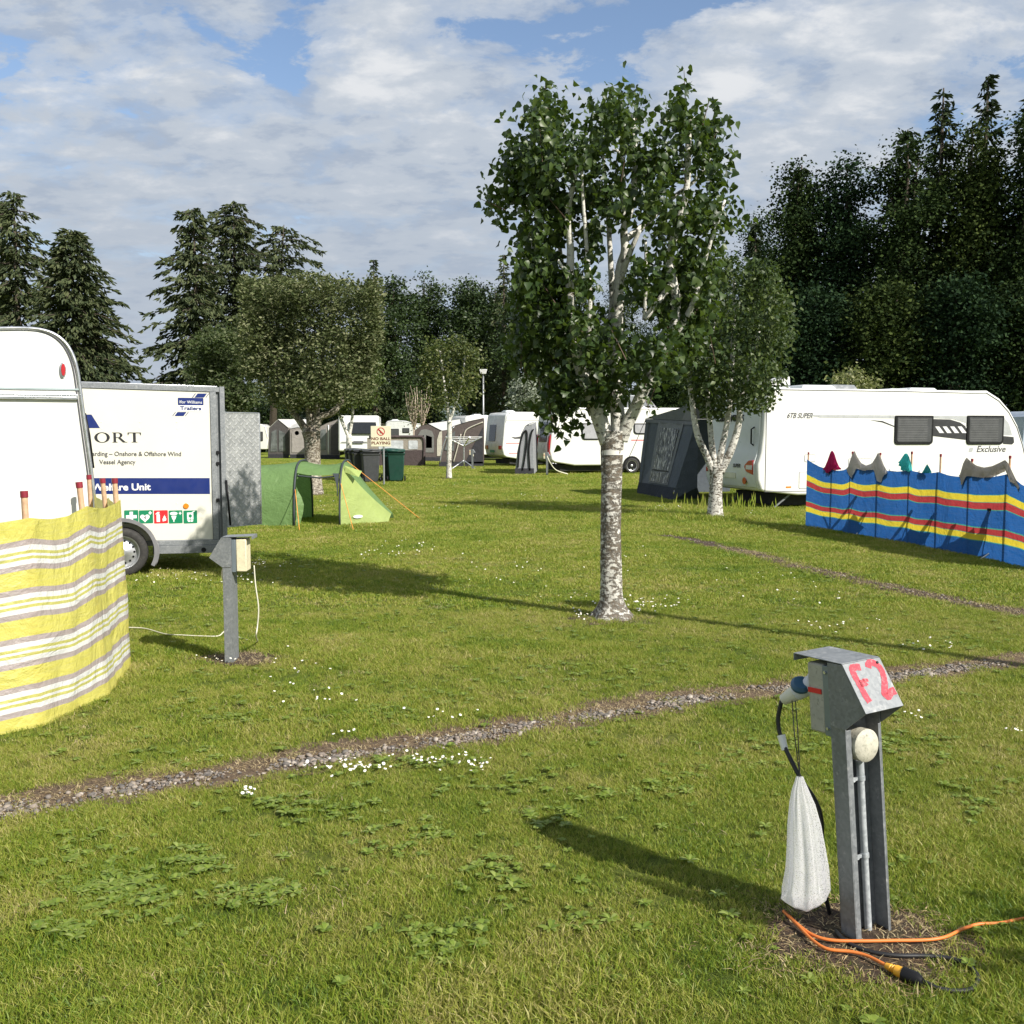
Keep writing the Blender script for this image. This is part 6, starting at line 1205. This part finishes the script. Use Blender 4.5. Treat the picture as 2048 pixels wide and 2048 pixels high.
# ---- the big birch in the middle
def big_birch():
    rng = np.random.default_rng(21); b0 = G(1222, 1236); Y0 = b0.y; t = thing('birch_tree', 'tall white-barked birch with dense dark crown standing alone in the lawn', 'tree', b0)
    BK = bark('birch_bark', low=2.1, amt=.62); BL = bark('birch_limb_bark', white=(.66, .64, .58), amt=-.2, low=40)
    def q(px, py, dy=0.0): p = at(px, py, Y0 + dy); return (p.x - b0.x, p.y - b0.y, p.z)
    mb = MB(); P = [q(1224, 1238), q(1224, 1215), q(1222, 1180), q(1222, 1120), q(1222, 1060), q(1222, 1000), q(1223, 950), q(1224, 900), q(1226, 862)]; k = 20
    R_ = [.150, .112, .096, .091, .088, .088, .089, .097, .100]; PP = catmull(P, 4); rr = np.interp(np.linspace(0, len(P) - 1, len(PP)), range(len(P)), R_); base = len(mb.v)
    for i, p in enumerate(PP):
        for j in range(k):
            a = 2 * math.pi * j / k; fl_ = 1 + (.38 * max(0, 1 - p.z / .16) * (.4 + abs(math.sin(a * 2.5 + .6)))) + .03 * math.sin(a * 3 + p.z * 7) + .018 * math.sin(a * 7 + p.z * 23); mb.v.append((p.x + rr[i] * fl_ * math.cos(a), p.y + rr[i] * fl_ * math.sin(a), max(p.z, -.02)))
    for i in range(len(PP) - 1):
        for j in range(k): mb.f.append([i * k + j, i * k + (j + 1) % k, (i + 1) * k + (j + 1) % k, (i + 1) * k + j]); mb.mi.append(0)
    mb.build('trunk', BK, t, smooth=True)
    zt = q(1224, 905)[2]; MB().tube([(q(1224, 910)[0], 0, zt - .02), (q(1224, 905)[0], 0, zt + .02)], .0985, 24, cap=False).build('bark_band', pm('tape_white', (.66, .65, .60), .4), t, smooth=True)
    L = MB()
    for pts, r0, r1 in (([(1216, 885, 0), (1203, 850, 0), (1190, 815, -.02), (1176, 780, -.05), (1160, 735, -.1), (1150, 680, -.15), (1140, 590, -.2), (1141, 500, -.2), (1137, 420, -.22), (1160, 315, -.2)], .075, .018),
                        ([(1230, 885, 0), (1236, 850, .02), (1233, 800, .05), (1232, 750, .08), (1234, 680, .08), (1236, 620, .05), (1240, 540, .02), (1250, 500, .0), (1248, 455, 0), (1264, 410, 0), (1270, 315, 0), (1265, 230, 0)], .07, .017),
                        ([(1242, 880, 0), (1254, 848, -.03), (1270, 818, -.06), (1290, 775, -.1), (1318, 730, -.14), (1345, 670, -.15), (1352, 600, -.12), (1340, 520, -.1), (1358, 440, -.1), (1374, 370, -.1), (1378, 255, -.1), (1392, 238, -.1)], .060, .020),
                        ([(1228, 760, .08), (1215, 700, .2), (1225, 620, .3), (1222, 540, .3), (1214, 400, .3), (1205, 300, .3)], .045, .012),
                        ([(1240, 560, .02), (1262, 500, -.1), (1280, 460, -.15)], .030, .015), ([(1288, 640, -.15), (1310, 612, -.15), (1340, 572, -.12)], .022, .028), ([(1288, 640, -.15), (1292, 560, -.2), (1291, 480, -.2)], .016, .012),
                        ([(1165, 745, -.1), (1120, 660, .1), (1090, 560, .15), (1062, 480, .2), (1052, 400, .2)], .04, .012), ([(1141, 590, -.2), (1138, 560, -.3), (1116, 520, -.35)], .02, .01),
                        ([(1175, 700, -.2), (1180, 600, -.3), (1174, 500, -.3), (1166, 400, -.3), (1163, 318, -.3)], .022, .011), ([(1190, 760, .3), (1150, 640, .4), (1120, 500, .4), (1110, 330, .35)], .035, .01),
                        ([(1250, 480, 0), (1300, 440, .2), (1340, 400, .3), (1400, 350, .3), (1438, 275, .25)], .03, .009), ([(1330, 700, -.1), (1380, 620, -.2), (1410, 520, -.2), (1450, 400, -.2)], .03, .01), ([(1248, 450, 0), (1245, 320, -.1), (1225, 300, -.1)], .02, .01)):
        limb(L, [q(*p) for p in pts], r0, r1)
    L.build('limbs', BL, t, smooth=True)
    B_ = [(1010, 392, 42, 50), (1045, 330, 50, 60), (1085, 260, 50, 55), (1105, 215, 35, 40), (1080, 370, 62, 70), (1130, 310, 55, 60), (1215, 235, 45, 35), (1180, 290, 45, 50), (1250, 240, 45, 50), (1285, 310, 50, 50), (1075, 455, 45, 50), (1125, 430, 40, 45),
          (1358, 225, 34, 45), (1400, 275, 45, 60), (1432, 345, 40, 40), (1440, 415, 38, 35), (1395, 440, 50, 55), (1340, 450, 40, 50), (1300, 400, 42, 50), (1330, 330, 35, 40), (1385, 520, 58, 45), (1345, 600, 45, 55), (1375, 680, 45, 45), (1325, 710, 48, 48), (1385, 600, 40, 45),
          (1095, 540, 45, 50), (1075, 625, 45, 50), (1130, 620, 45, 50), (1090, 700, 58, 50), (1155, 700, 60, 58), (1225, 700, 52, 50), (1270, 730, 40, 40), (1185, 655, 38, 36), (1145, 775, 55, 42), (1212, 770, 45, 30), (1110, 800, 36, 30), (1280, 560, 28, 36), (1062, 512, 38, 40), (1112, 585, 44, 42), (1050, 590, 26, 36), (1400, 560, 36, 40), (1320, 560, 24, 34), (1165, 560, 22, 34), (1045, 690, 26, 36), (1200, 380, 40, 40), (1180, 480, 25, 40), (1240, 400, 30, 40), (1060, 560, 32, 50)]
    cent = []; rad = []
    for px, py, rx, ry in B_:
        k_ = max(0.2, 1 - abs(px - 1225) / 300); dy = rng.uniform(-.75, .75) * k_
        for s_ in ((dy,) if k_ < .4 else (dy, -dy * .9)): cent.append(q(px, py, s_)); rad.append((rx / 2000 * Y0, .40, ry / 2000 * Y0))
    clus, _ = blobs(cent, rad, 1800, rng, .5); cl = np.repeat(clus, 7, 0) + rng.normal(0, 1, (1800 * 7, 3)) * np.array([.045, .045, .075]); tips = []
    for px, py, n_ in ((975, 400, 5), (960, 412, 3), (1005, 235, 5), (1095, 170, 7), (1090, 195, 6), (1240, 185, 5), (1280, 180, 8), (1365, 148, 5), (1368, 175, 10), (1420, 200, 7), (1450, 235, 5), (1460, 300, 6), (1490, 440, 8), (1470, 460, 8), (1465, 400, 5), (1110, 845, 14), (1125, 870, 8), (1095, 860, 6), (1150, 830, 12), (1140, 850, 10), (1160, 855, 6), (1292, 795, 8), (1300, 825, 4), (1060, 800, 6), (1030, 610, 6), (1170, 200, 5), (1050, 230, 5)):
        c0 = np.array(q(px, py, -.1)); tips.append(c0 + rng.normal(0, .04, (n_, 3)))
    cl = np.concatenate([cl] + tips); V, Fq, R_ = leaves(cl, .062, rng, droop=.95, fold=.5, heart=True)
    npmesh('crown', V, Fq, BIRCHL, t, rnd=R_)
    tw = MB(); r2 = random.Random(5)
    for i in range(0, len(clus), 30):
        c0 = Vector(clus[i]); e = c0 + Vector((r2.uniform(-.12, .12) - c0.x * .06, r2.uniform(-.12, .12), -r2.uniform(.08, .3))); tw.tube([c0, e], [.002, .005], 4, cap=False)
    for px, py, qx, qy in ((1090, 172, 1098, 240), (1368, 140, 1372, 230), (1280, 178, 1272, 240), (1240, 185, 1250, 240), (962, 398, 1010, 420), (1488, 438, 1440, 470), (1420, 196, 1405, 250), (1450, 232, 1420, 290), (1112, 880, 1140, 820), (1300, 826, 1285, 780)): tw.tube([q(px, py, -.1), q(qx, qy, -.08)], [.002, .005], 4, cap=False)
    tg_ = tw.build('twigs', TWIG, t); tg_['kind'] = 'stuff'
big_birch()

def px_tree(name, label, base, trunk, limbs_, blb, nclus, per, leaf, lm, bk, seed, depth, spread=.09, thick=.5, group=None, twigs=True, droop=.6, shell=.45, heart=False, wid=.62, r_trunk=None, fl=1.5):
    """a tree whose stems and crown masses are given where they show, at the depth of its foot"""
    rng = np.random.default_rng(seed); b0 = G(*base) if not isinstance(base, Vector) else base; Y0 = b0.y; t = thing(name, label, 'tree', b0, group=group)
    def q(px, py, dy=0.0): p = at(px, py, Y0 + dy); return (p.x - b0.x, p.y - b0.y, max(p.z, 0))
    mb = MB(); P = [q(*p[:2]) for p in trunk]; PP = catmull(P, 5); rr = [x / F * Y0 for x in [p[2] for p in trunk]]; R_ = np.interp(np.linspace(0, len(P) - 1, len(PP)), range(len(P)), rr)
    mb.tube(PP, list(R_), 14); mb.build('trunk', bk, t, smooth=True)
    if limbs_:
        L = MB()
        for pts, r0, r1 in limbs_: limb(L, [q(*p) for p in pts], r0 / F * Y0, r1 / F * Y0, 8)
        L.build('limbs', bk, t, smooth=True)
    cent = []; rad = []
    for px, py, rx, ry in blb:
        for s_ in (rng.uniform(-depth, 0), rng.uniform(0, depth)): cent.append(q(px, py, s_)); rad.append((rx / F * Y0, thick, ry / F * Y0))
    clus, _ = blobs(cent, rad, nclus, rng, shell); clus = clus[clus[:, 2] > .2]; cl = np.repeat(clus, per, 0) + rng.normal(0, spread, (len(clus) * per, 3))
    V, Fq, R_ = leaves(cl, leaf, rng, droop=droop, heart=heart, wid=wid); npmesh('crown', V, Fq, lm, t, rnd=R_)
    return t
# second birch, in front of the right caravan
BK2 = bark('birch_bark_small', low=1.6, amt=.30); BIRCH2 = leafmat('birch_leaf_mid', [(.012, .027, .008), (.028, .052, .014), (.055, .085, .022), (.12, .15, .055)], rough=.5, trans=.24, spec=.35)
px_tree('birch_tree', 'multi-stemmed birch with round crown in front of the long right caravan', (1430, 1036), [(1430, 1037, 21), (1430, 1025, 16), (1431, 990, 13), (1433, 950, 12.5), (1436, 935, 13)],
        [([(1428, 950), (1415, 915), (1395, 870), (1385, 810), (1378, 740), (1385, 660), (1390, 600)], 8, 3), ([(1432, 945), (1425, 900), (1420, 850), (1415, 780), (1420, 700), (1430, 640)], 7, 3), ([(1436, 940), (1445, 890), (1455, 840), (1462, 780), (1465, 700), (1468, 620), (1468, 560)], 7, 3), ([(1440, 945), (1462, 900), (1477, 850), (1482, 800), (1500, 740), (1520, 660)], 9, 3), ([(1462, 790), (1466, 700), (1468, 600)], 4.5, 3.5)],
        [(1390, 560, 45, 50), (1450, 545, 60, 45), (1520, 560, 50, 45), (1550, 610, 35, 55), (1400, 640, 55, 60), (1470, 640, 60, 60), (1535, 690, 42, 55), (1395, 720, 50, 55), (1450, 730, 55, 55), (1520, 750, 45, 45), (1400, 780, 42, 42), (1460, 795, 50, 30), (1515, 790, 30, 35), (1360, 690, 25, 45), (1560, 660, 20, 35), (1425, 815, 25, 18)],
        1700, 6, .095, BIRCH2, BK2, 31, .9, .07, .45, droop=.8, heart=False)
# slim birch by the airer
BK3 = bark('birch_bark_slim', white=(.68, .66, .60), amt=.05, low=1.2); BIRCH3 = leafmat('birch_leaf_far', [(.030, .045, .012), (.06, .085, .020), (.10, .12, .03), (.15, .15, .05)], rough=.5, trans=.25)
px_tree('birch_tree', 'slim white birch with an open olive crown left of the rotary airer', (897, 957), [(898, 958, 6.5), (898, 930, 5), (899, 880, 4.8), (899, 840, 5)], [([(899, 842), (895, 815), (890, 780), (885, 740), (880, 700)], 4, 1.5), ([(899, 842), (907, 820), (915, 795), (925, 760), (930, 710)], 3.4, 1.5)],
        [(870, 710, 30, 35), (910, 695, 35, 28), (945, 720, 22, 38), (865, 760, 26, 30), (900, 755, 30, 30), (935, 770, 25, 28), (880, 800, 25, 22), (915, 800, 25, 18), (850, 735, 16, 25)], 900, 5, .11, BIRCH3, BK3, 33, .8, .12, .4, droop=.5)
# whitebeams
WB = leafmat('whitebeam_leaf', [(.030, .046, .016), (.062, .083, .029), (.112, .132, .052), (.27, .275, .16)], rough=.7, trans=.2, spec=.2, tcol=(.2, .24, .06))
BKW = bark('mottled_trunk_bark', white=(.42, .38, .31), dark=(.05, .04, .03), amt=.35, low=3); BKD = pm('dark_limb_bark', (.07, .055, .04), .9, var=.35, scale=12)
w1 = px_tree('whitebeam_tree', 'broad round whitebeam with thick pale mottled trunk behind the green tent', (626, 989), [(627, 991, 22), (627, 980, 19), (626, 950, 16.5), (625, 910, 15.5), (624, 880, 16), (622, 862, 19)],
        [([(615, 865), (598, 840), (575, 810), (560, 770), (545, 700)], 8, 3), ([(622, 862), (618, 820), (610, 760), (605, 680)], 9, 3), ([(630, 862), (640, 835), (665, 825), (685, 800), (700, 760), (712, 700)], 9, 3), ([(626, 862), (636, 800), (645, 720), (650, 640)], 7, 3)],
        [(500, 580, 24, 26), (745, 585, 18, 24), (510, 600, 32, 35), (560, 585, 45, 32), (620, 580, 50, 32), (680, 590, 45, 32), (735, 610, 28, 40), (500, 660, 28, 45), (550, 650, 45, 48), (620, 640, 50, 50), (690, 650, 45, 48), (745, 660, 20, 40), (520, 720, 36, 45), (580, 715, 48, 48), (650, 715, 48, 48), (715, 715, 38, 42), (560, 775, 42, 38), (620, 775, 45, 34), (680, 770, 42, 38), (725, 765, 22, 30), (590, 800, 32, 16), (640, 800, 25, 14)],
        4600, 8, .10, WB, BKW, 41, 1.3, .085, .6, droop=-.35, wid=.5, shell=.28)
px_tree('whitebeam_tree', 'shorter whitebeam left of the broad one, above the tread plate door', (445, 958), [(445, 960, 9), (446, 900, 7), (446, 850, 7)], [([(446, 855), (430, 800), (420, 740)], 4, 2), ([(446, 855), (470, 800), (480, 740)], 4, 2)],
        [(420, 690, 35, 28), (455, 680, 32, 25), (400, 730, 26, 30), (440, 735, 40, 35), (485, 720, 30, 40), (410, 785, 30, 32), (450, 790, 38, 35), (490, 785, 28, 30), (395, 800, 14, 25), (470, 815, 26, 10)], 1500, 6, .15, leafmat('whitebeam_leaf_dull', [(.020, .034, .012), (.042, .062, .022), (.075, .10, .038), (.16, .175, .10)], rough=.7, trans=.2, spec=.2), BKW, 43, 1.3, .14, .6, droop=-.3, wid=.5)
px_tree('whitebeam_tree', 'slender forked tree with leafy crown between the thick trunk and the bins', (700, 948), [(700, 950, 6), (698, 920, 5.5), (698, 870, 5.5)], [([(698, 875), (685, 845), (676, 820), (670, 780)], 4, 2), ([(698, 875), (704, 840), (706, 800), (706, 750)], 3.5, 2)],
        [(690, 770, 35, 25), (720, 760, 30, 30), (745, 745, 25, 30), (700, 800, 32, 18), (735, 790, 25, 20), (680, 815, 18, 10)], 500, 6, .14, leafmat('mid_leaf', [(.04, .065, .015), (.07, .10, .025), (.11, .14, .04)], trans=.25), BK3, 44, .8, .12, .5)
# pollards: bare upright stems
def pollard(label, px, py, Y, h, sp, seed):
    rr = random.Random(seed); b0 = place(px, Y); t = thing('pollard_tree', label, 'tree', b0, group='bare pollarded saplings'); mb = MB(); pale = pm('pollard_bark', (.42, .34, .26), .8, var=.2)
    mb.tube([(0, 0, 0), (0, 0, h * .45)], [.09, .07], 8)
    for i in range(9):
        x = sp * (i / 8 - .5) * 2; mb.tube(catmull([(0, 0, h * .42), (x * .4, rr.uniform(-.2, .2), h * .6), (x * .85, rr.uniform(-.3, .3), h * .8), (x + rr.uniform(-.1, .1), rr.uniform(-.3, .3), h * rr.uniform(.9, 1.05))], 4), [.04, .035, .03, .03, .03, .028, .026, .024, .022, .02, .018, .015, .012], 6)
    mb.build('trunk', pale, t, smooth=True); rng = np.random.default_rng(seed); c = rng.normal(0, 1, (260, 3)) * np.array([sp * .7, .3, h * .14]) + np.array([0, 0, h * .72]); V, Fq, R_ = leaves(c, .14, rng); npmesh('crown', V, Fq, BIRCH3, t, rnd=R_)
pollard('left one of two bare pollarded saplings standing behind the sign', 829, 905, 62, 4.2, .55, 1); pollard('bare pollarded sapling with a fan of pale stems beside the slim birch', 845, 905, 62, 4.4, .6, 2)
SILV = leafmat('silver_leaf', [(.09, .12, .08), (.18, .21, .15), (.34, .37, .29)], rough=.6, trans=.2)
px_tree('silver_tree', 'silvery pale shrub-like tree behind the caravans left of the big birch', place(1050, 66), [(1050, 925, 3), (1050, 840, 2.5)], [], [(1040, 780, 20, 22), (1062, 790, 22, 22), (1035, 805, 20, 15), (1080, 800, 18, 20), (1055, 765, 14, 12)], 420, 5, .22, SILV, BKD, 51, 1.2, .2, .8)
px_tree('silver_tree', 'pale yellow-green shrub rising behind the long caravan roof', place(1705, 33), [(1705, 960, 4), (1705, 800, 3)], [], [(1680, 765, 18, 16), (1705, 758, 20, 20), (1735, 770, 22, 16), (1700, 780, 40, 12)], 300, 5, .12, leafmat('lime_shrub', [(.10, .12, .04), (.20, .22, .08), (.34, .33, .16)], trans=.3), BKD, 52, .8, .12, .5)

# ---- conifers
SPR = leafmat('spruce_needles', [(.022, .034, .016), (.045, .062, .028), (.078, .098, .042), (.12, .135, .06)], rough=.65, trans=.06, spec=.25, scale=.35)
def spruce(label, px, top_py, Y, halfw, seed, base_py=None, ragged=.25, dens=1.0, lean=0.0, side=None, name='spruce_tree', group=None, low=.08, mat=None, leafs=.34, taper=1.0, gap=0.0, exp=.8):
    """halfw: crown half width in photo pixels at its widest; branches in drooping tiers"""
    rng = np.random.default_rng(seed); b0 = place(px, Y); t = thing(name, label, 'tree', b0, group=group); H = at(px, top_py, Y).z; Wm = halfw / F * Y
    tr = MB(); tr.tube([(0, 0, 0), (lean * .3, 0, H * .4), (lean, 0, H * .98)], [H * .018, H * .012, .03], 10); P = []; D = []
    z = H * low; nb = 0; br = MB()
    while z < H * .985:
        f = (H - z) / (H * (1 - low)); R_ = Wm * min(f ** exp, f * 4.5 + .03) * (1.0 if f < .75 else 1 - (f - .75) * .9); k = max(4, int(7 * dens))
        for i in range(k):
            a = rng.uniform(0, 2 * np.pi); L = R_ * rng.uniform(1 - ragged * 1.6, 1 + ragged) + .15
            if side: L *= 1 + side * math.cos(a)
            if rng.random() < gap: continue
            x0 = lean * z / H; ca, sa = math.cos(a), math.sin(a); dr = rng.uniform(.05, .30); up = rng.uniform(.0, .25)
            n = max(4, int(L * 13)); s_ = rng.random(n) ** .75; zz_ = z + up * L * s_ - (dr + .12) * L * s_ ** 2
            x = x0 + ca * L * s_; y = sa * L * s_; ww = .10 + .18 * L * (1 - s_) * .5; off = rng.normal(0, 1, n) * ww
            P.append(np.stack([x - sa * off, y + ca * off, zz_ - np.abs(rng.normal(0, .10, n))], 1)); D.append(np.stack([np.full(n, ca), np.full(n, sa), rng.uniform(-1.2, -.1, n)], 1))
            if L > .8 and nb % 2 == 0: br.tube([(x0, 0, z), (x0 + ca * L * .5, sa * L * .5, z + up * L * .5 - (dr + .12) * L * .25), (x0 + ca * L * .9, sa * L * .9, z + up * L * .9 - (dr + .12) * L * .81)], [.045, .03, .012], 4, cap=False)
            nb += 1
        z += H * rng.uniform(.012, .024)
    P = np.concatenate(P); D = np.concatenate(D); n = len(P); D += rng.normal(0, .35, D.shape); D /= np.linalg.norm(D, axis=1)[:, None]; s1 = (leafs * rng.uniform(.6, 1.3, n))[:, None]
    w = np.cross(D, rng.normal(size=(n, 3)) * np.array([.5, .5, 1.0])); w /= np.linalg.norm(w, axis=1)[:, None]
    # each spray: two narrow crossing blades
    w2 = np.cross(D, w); pts = []
    for ww in (w, w2 * .8): pts += [P - D * s1 * .2, P + D * s1 * .35 + ww * s1 * .22, P + D * s1, P + D * s1 * .35 - ww * s1 * .22]
    V = np.stack(pts, 1).reshape(-1, 3); b_ = np.arange(n)[:, None] * 8; Fq = np.concatenate([b_ + np.array([[0, 1, 2]]), b_ + np.array([[0, 2, 3]]), b_ + np.array([[4, 5, 6]]), b_ + np.array([[4, 6, 7]])])
    tr.build('trunk', BKD, t, smooth=True); br.build('branches', BKD, t); npmesh('crown', V, Fq, mat or SPR, t, rnd=np.repeat(rng.random(n), 8)); return t
GS = 'dark spruces on the left'
spruce('ragged tall spruce with twin tips at the left edge', 48, 374, 60, 112, 61, group=GS, ragged=.45, gap=.2, dens=1.1, exp=.55)
spruce('thin leaning spruce spire left of the ragged spruce', 22, 392, 62, 55, 62, group=GS, ragged=.4, gap=.3, exp=.9)
spruce('wide cone shaped spruce with spreading low boughs above the trailer', 158, 450, 56, 136, 63, group=GS, ragged=.25, dens=1.5, exp=.6, side=.12)
spruce('narrow spruce with boughs drooping to the left, left of the broad whitebeam', 400, 408, 60, 82, 64, group=GS, ragged=.45, dens=1.2, gap=.12, exp=.42, side=-.15)
spruce('tall bushy conifer crown rising above the broad whitebeam', 478, 396, 74, 104, 65, low=.32, group=GS, ragged=.45, dens=1.5, exp=.38, gap=.1)
def bough(label, px0, py0, px1, py1, Y, n, seed):
    pass
spruce('conifer leaning right with long boughs reaching over the whitebeam top', 545, 440, 76, 92, 66, low=.40, group=GS, ragged=.6, dens=1.1, exp=.33, gap=.2, side=.3, lean=1.2)
spruce('half dead spruce spire peeping above the middle trees', 752, 512, 78, 40, 67, group=GS, ragged=.4, dens=.8, exp=1.0, gap=.2)
spruce('sparse spruce tip standing over the trees left of the big birch', 1008, 503, 80, 45, 68, group=GS, ragged=.5, dens=.8, exp=1.0, gap=.3)

# ---- background broadleaf trees
DK = leafmat('alder_leaf', [(.012, .024, .008), (.024, .044, .014), (.042, .070, .020), (.066, .098, .030)], rough=.5, trans=.14, spec=.35, scale=.25, tcol=(.08, .14, .02))
DKR = leafmat('dark_leaf', [(.007, .014, .006), (.014, .026, .010), (.026, .044, .015), (.06, .090, .026)], rough=.8, trans=.08, spec=.05, scale=.22, tcol=(.05, .09, .015))  # low-albedo foliage of darker species
def broad(label, px, top_py, Y, halfw, seed, mat, low=.12, n=900, per=26, leaf=.20, group=None, spread=.42, clusr=.62, name='broadleaf_tree', lumps=9):
    rng = np.random.default_rng(seed); b0 = place(px, Y); t = thing(name, label, 'tree', b0, group=group); H = at(px, top_py, Y).z; Wm = halfw / F * Y; z0 = H * low
    tr = MB(); tr.tube(catmull([(0, 0, 0), (rng.uniform(-.2, .2), 0, H * .3), (rng.uniform(-.4, .4), 0, H * .6), (0, 0, H * .9)], 4), list(np.linspace(H * .017 + .06, .05, 13)), 10)
    cent = []; rad = []
    for i in range(lumps * 3):
        f = (i + .5) / (lumps * 3); z = z0 + (H - z0) * f; R_ = Wm * (math.sin(math.pi * min(1, (.16 + .80 * f))) ** .62); a = rng.uniform(0, 2 * np.pi); q = R_ * rng.uniform(.25, .72) * (1 if f < .93 else .2)
        c = (q * math.cos(a), q * math.sin(a) * .9, min(z, H - .6)); r_ = (R_ * .48 + .35) * rng.uniform(.7, 1.15) * (1 if f < .9 else .6); cent.append(c); rad.append((r_, r_, r_ * .72))
        if i % 2 == 0: limb(tr, [(0, 0, max(z * .62, z0 * .8)), (c[0] * .5, c[1] * .5, z * .85), c], H * .006, .02, 6, 3)
    tr.build('trunk', BKD, t, smooth=True)
    clus, _ = blobs(cent, rad, n, rng, .4); cl = np.repeat(clus, per, 0) + rng.normal(0, 1, (n * per, 3)) * np.array([spread, spread, spread * .55])
    V, Fq, R_ = leaves(cl, leaf, rng, droop=.3, wid=.75); npmesh('crown', V, Fq, mat, t, rnd=R_); return t
GM = 'broadleaf trees beyond the caravans'
for i, (px, ty, Y, hw, lab, low) in enumerate(((790, 545, 80, 62, 'rounded alder behind the slim birch, first right of the dead spire', .10), (850, 542, 84, 58, 'rounded alder with a pointed top directly above the slim birch', .10), (935, 548, 82, 62, 'tall alder with exposed dark trunk behind the lamp post', .22), (990, 560, 84, 60, 'alder with see-through lower branches left of the big birch', .25),
        (1065, 545, 76, 65, 'dark alder right behind the lower left crown of the big birch', .12), (720, 640, 100, 60, 'lower alder between the whitebeam and the dead spire', .05), (640, 720, 90, 90, 'low far alder behind the broad whitebeam', .03), (830, 740, 96, 60, 'short dark bush behind the pollarded saplings', .0), (740, 770, 98, 50, 'short dark bush behind the sign', .0), (540, 800, 84, 60, 'low dark bush behind the awnings on the left', .0))):
    broad(lab, px, ty, Y, hw, 80 + i, DK, low=low, n=700 if hw > 55 else 480, per=30, leaf=.21, group=GM, spread=.45)
GR_ = 'dark trees in the shade on the right'
DK3 = [DKR, leafmat('dark_leaf_olive', [(.010, .018, .006), (.022, .036, .011), (.042, .062, .018), (.09, .115, .032)], rough=.8, trans=.1, spec=.05, scale=.22, tcol=(.07, .11, .015)), leafmat('dark_leaf_deep', [(.006, .014, .007), (.012, .026, .013), (.024, .046, .020), (.05, .085, .035)], rough=.8, trans=.08, spec=.05, scale=.22, tcol=(.05, .10, .02))]
for i, (px, ty, Y, hw, lab, low) in enumerate(((1150, 520, 98, 60, 'dark tree seen through the left of the big birch crown', .06), (1240, 505, 95, 62, 'dark tree seen through the gap in the big birch crown', .05), (1330, 500, 88, 65, 'dark tree behind the right side of the big birch', .05), (1420, 490, 78, 65, 'dark tree behind the round birch, lower than its neighbours', .05), (1500, 420, 62, 75, 'dark tree at the left shoulder of the tall right group', .06),
        (1575, 318, 47, 85, 'dark tree with domed top, left of the tallest right trees', .08), (1680, 308, 46, 85, 'dark broad tree in the middle of the right group', .08), (1800, 260, 44, 95, 'very tall dark tree carrying the first spire on the right', .08), (1920, 235, 44, 95, 'very tall dark tree carrying the second spire on the right', .08), (2040, 210, 42, 95, 'very tall dark tree cut by the right edge', .08), (2160, 230, 42, 95, 'dark tree just beyond the right edge', .08),
        (1620, 560, 40, 75, 'low dark tree behind the middle of the long caravan', .02), (1760, 560, 39, 80, 'low dark tree behind the windows of the long caravan', .02), (1900, 540, 38, 85, 'low dark tree behind the front of the long caravan', .02), (2040, 540, 38, 80, 'low dark tree at the right edge behind the caravan nose', .02), (1480, 640, 60, 70, 'low dark tree behind the round birch', .02), (1340, 680, 75, 70, 'low dark tree behind the slate grey awning', .02), (1200, 700, 85, 65, 'low dark tree behind the trunk of the big birch', .02))):
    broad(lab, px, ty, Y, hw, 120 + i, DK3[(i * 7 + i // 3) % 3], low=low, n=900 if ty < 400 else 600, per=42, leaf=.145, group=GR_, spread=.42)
CY = leafmat('cypress_needles', [(.010, .018, .008), (.020, .033, .014), (.036, .054, .022), (.06, .08, .035)], rough=.6, trans=.05, spec=.2)
for lab, px, ty, Y, hw, s_ in (('first pointed conifer spire in the tall right group', 1862, 160, 45, 62, 161), ('highest pointed conifer spire near the right edge', 1948, 136, 45, 55, 162), ('conifer spire at the right edge', 2040, 172, 44, 70, 163), ('feathery conifer shoulder left of the first spire', 1795, 245, 45, 60, 164), ('small conifer tip at the left end of the right group', 1502, 436, 52, 34, 165), ('low conifer tip over the domed tree on the right', 1590, 318, 47, 40, 166)):
    spruce(lab, px, ty, Y, hw, s_, group='conifer spires on the right', mat=CY, ragged=.4, dens=1.2, gap=.1, leafs=.3, low=.35, exp=.75, name='conifer_tree')
# unseen shrub added out of frame to cast shade on the near grass
def shrub():
    rng = np.random.default_rng(9); t = thing('shade_shrub', 'unseen leafy shrub added beyond the right edge to shade the grass by the orange cable', 'shrub', (3.45, 1.75, 0)); P, _ = blobs([(0, 0, 1.0), (.3, .2, 1.3), (-.25, -.1, 1.2), (0, 0, .5)], [(.6, .6, .55), (.5, .5, .45), (.45, .45, .5), (.5, .5, .5)], 1800, rng, .4)
    V, Fq, R_ = leaves(P, .09, rng); npmesh('foliage', V, Fq, BIRCHL, t, rnd=R_); MB().tube([(0, 0, 0), (0, 0, 1.0)], [.04, .02], 8).build('stem', TWIG, t)
shrub()
# tall seed stalks round the second birch
def stalks():
    rng = np.random.default_rng(12); V = []; Fc = []; c0 = G(1440, 1026)
    for i in range(70):
        x, y = c0.x + rng.normal(.1, .55), c0.y + abs(rng.normal(.1, .45)); h = rng.uniform(.18, .42); w = .006; k = len(V); dx = rng.normal(0, .05)
        V += [(x - w, y, 0), (x + w, y, 0), (x + dx + w * 1.6, y, h * .7), (x + dx * 1.2, y, h), (x + dx - w * 1.6, y, h * .7)]; Fc += [(k, k + 1, k + 2), (k, k + 2, k + 4), (k + 4, k + 2, k + 3)]
    tag(npmesh('tall_grass', V, Fc, gmt, rnd=rng.random(len(V))), 'uncut tall seeding grass round the foot of the second birch', 'grass', kind='stuff')
stalks()
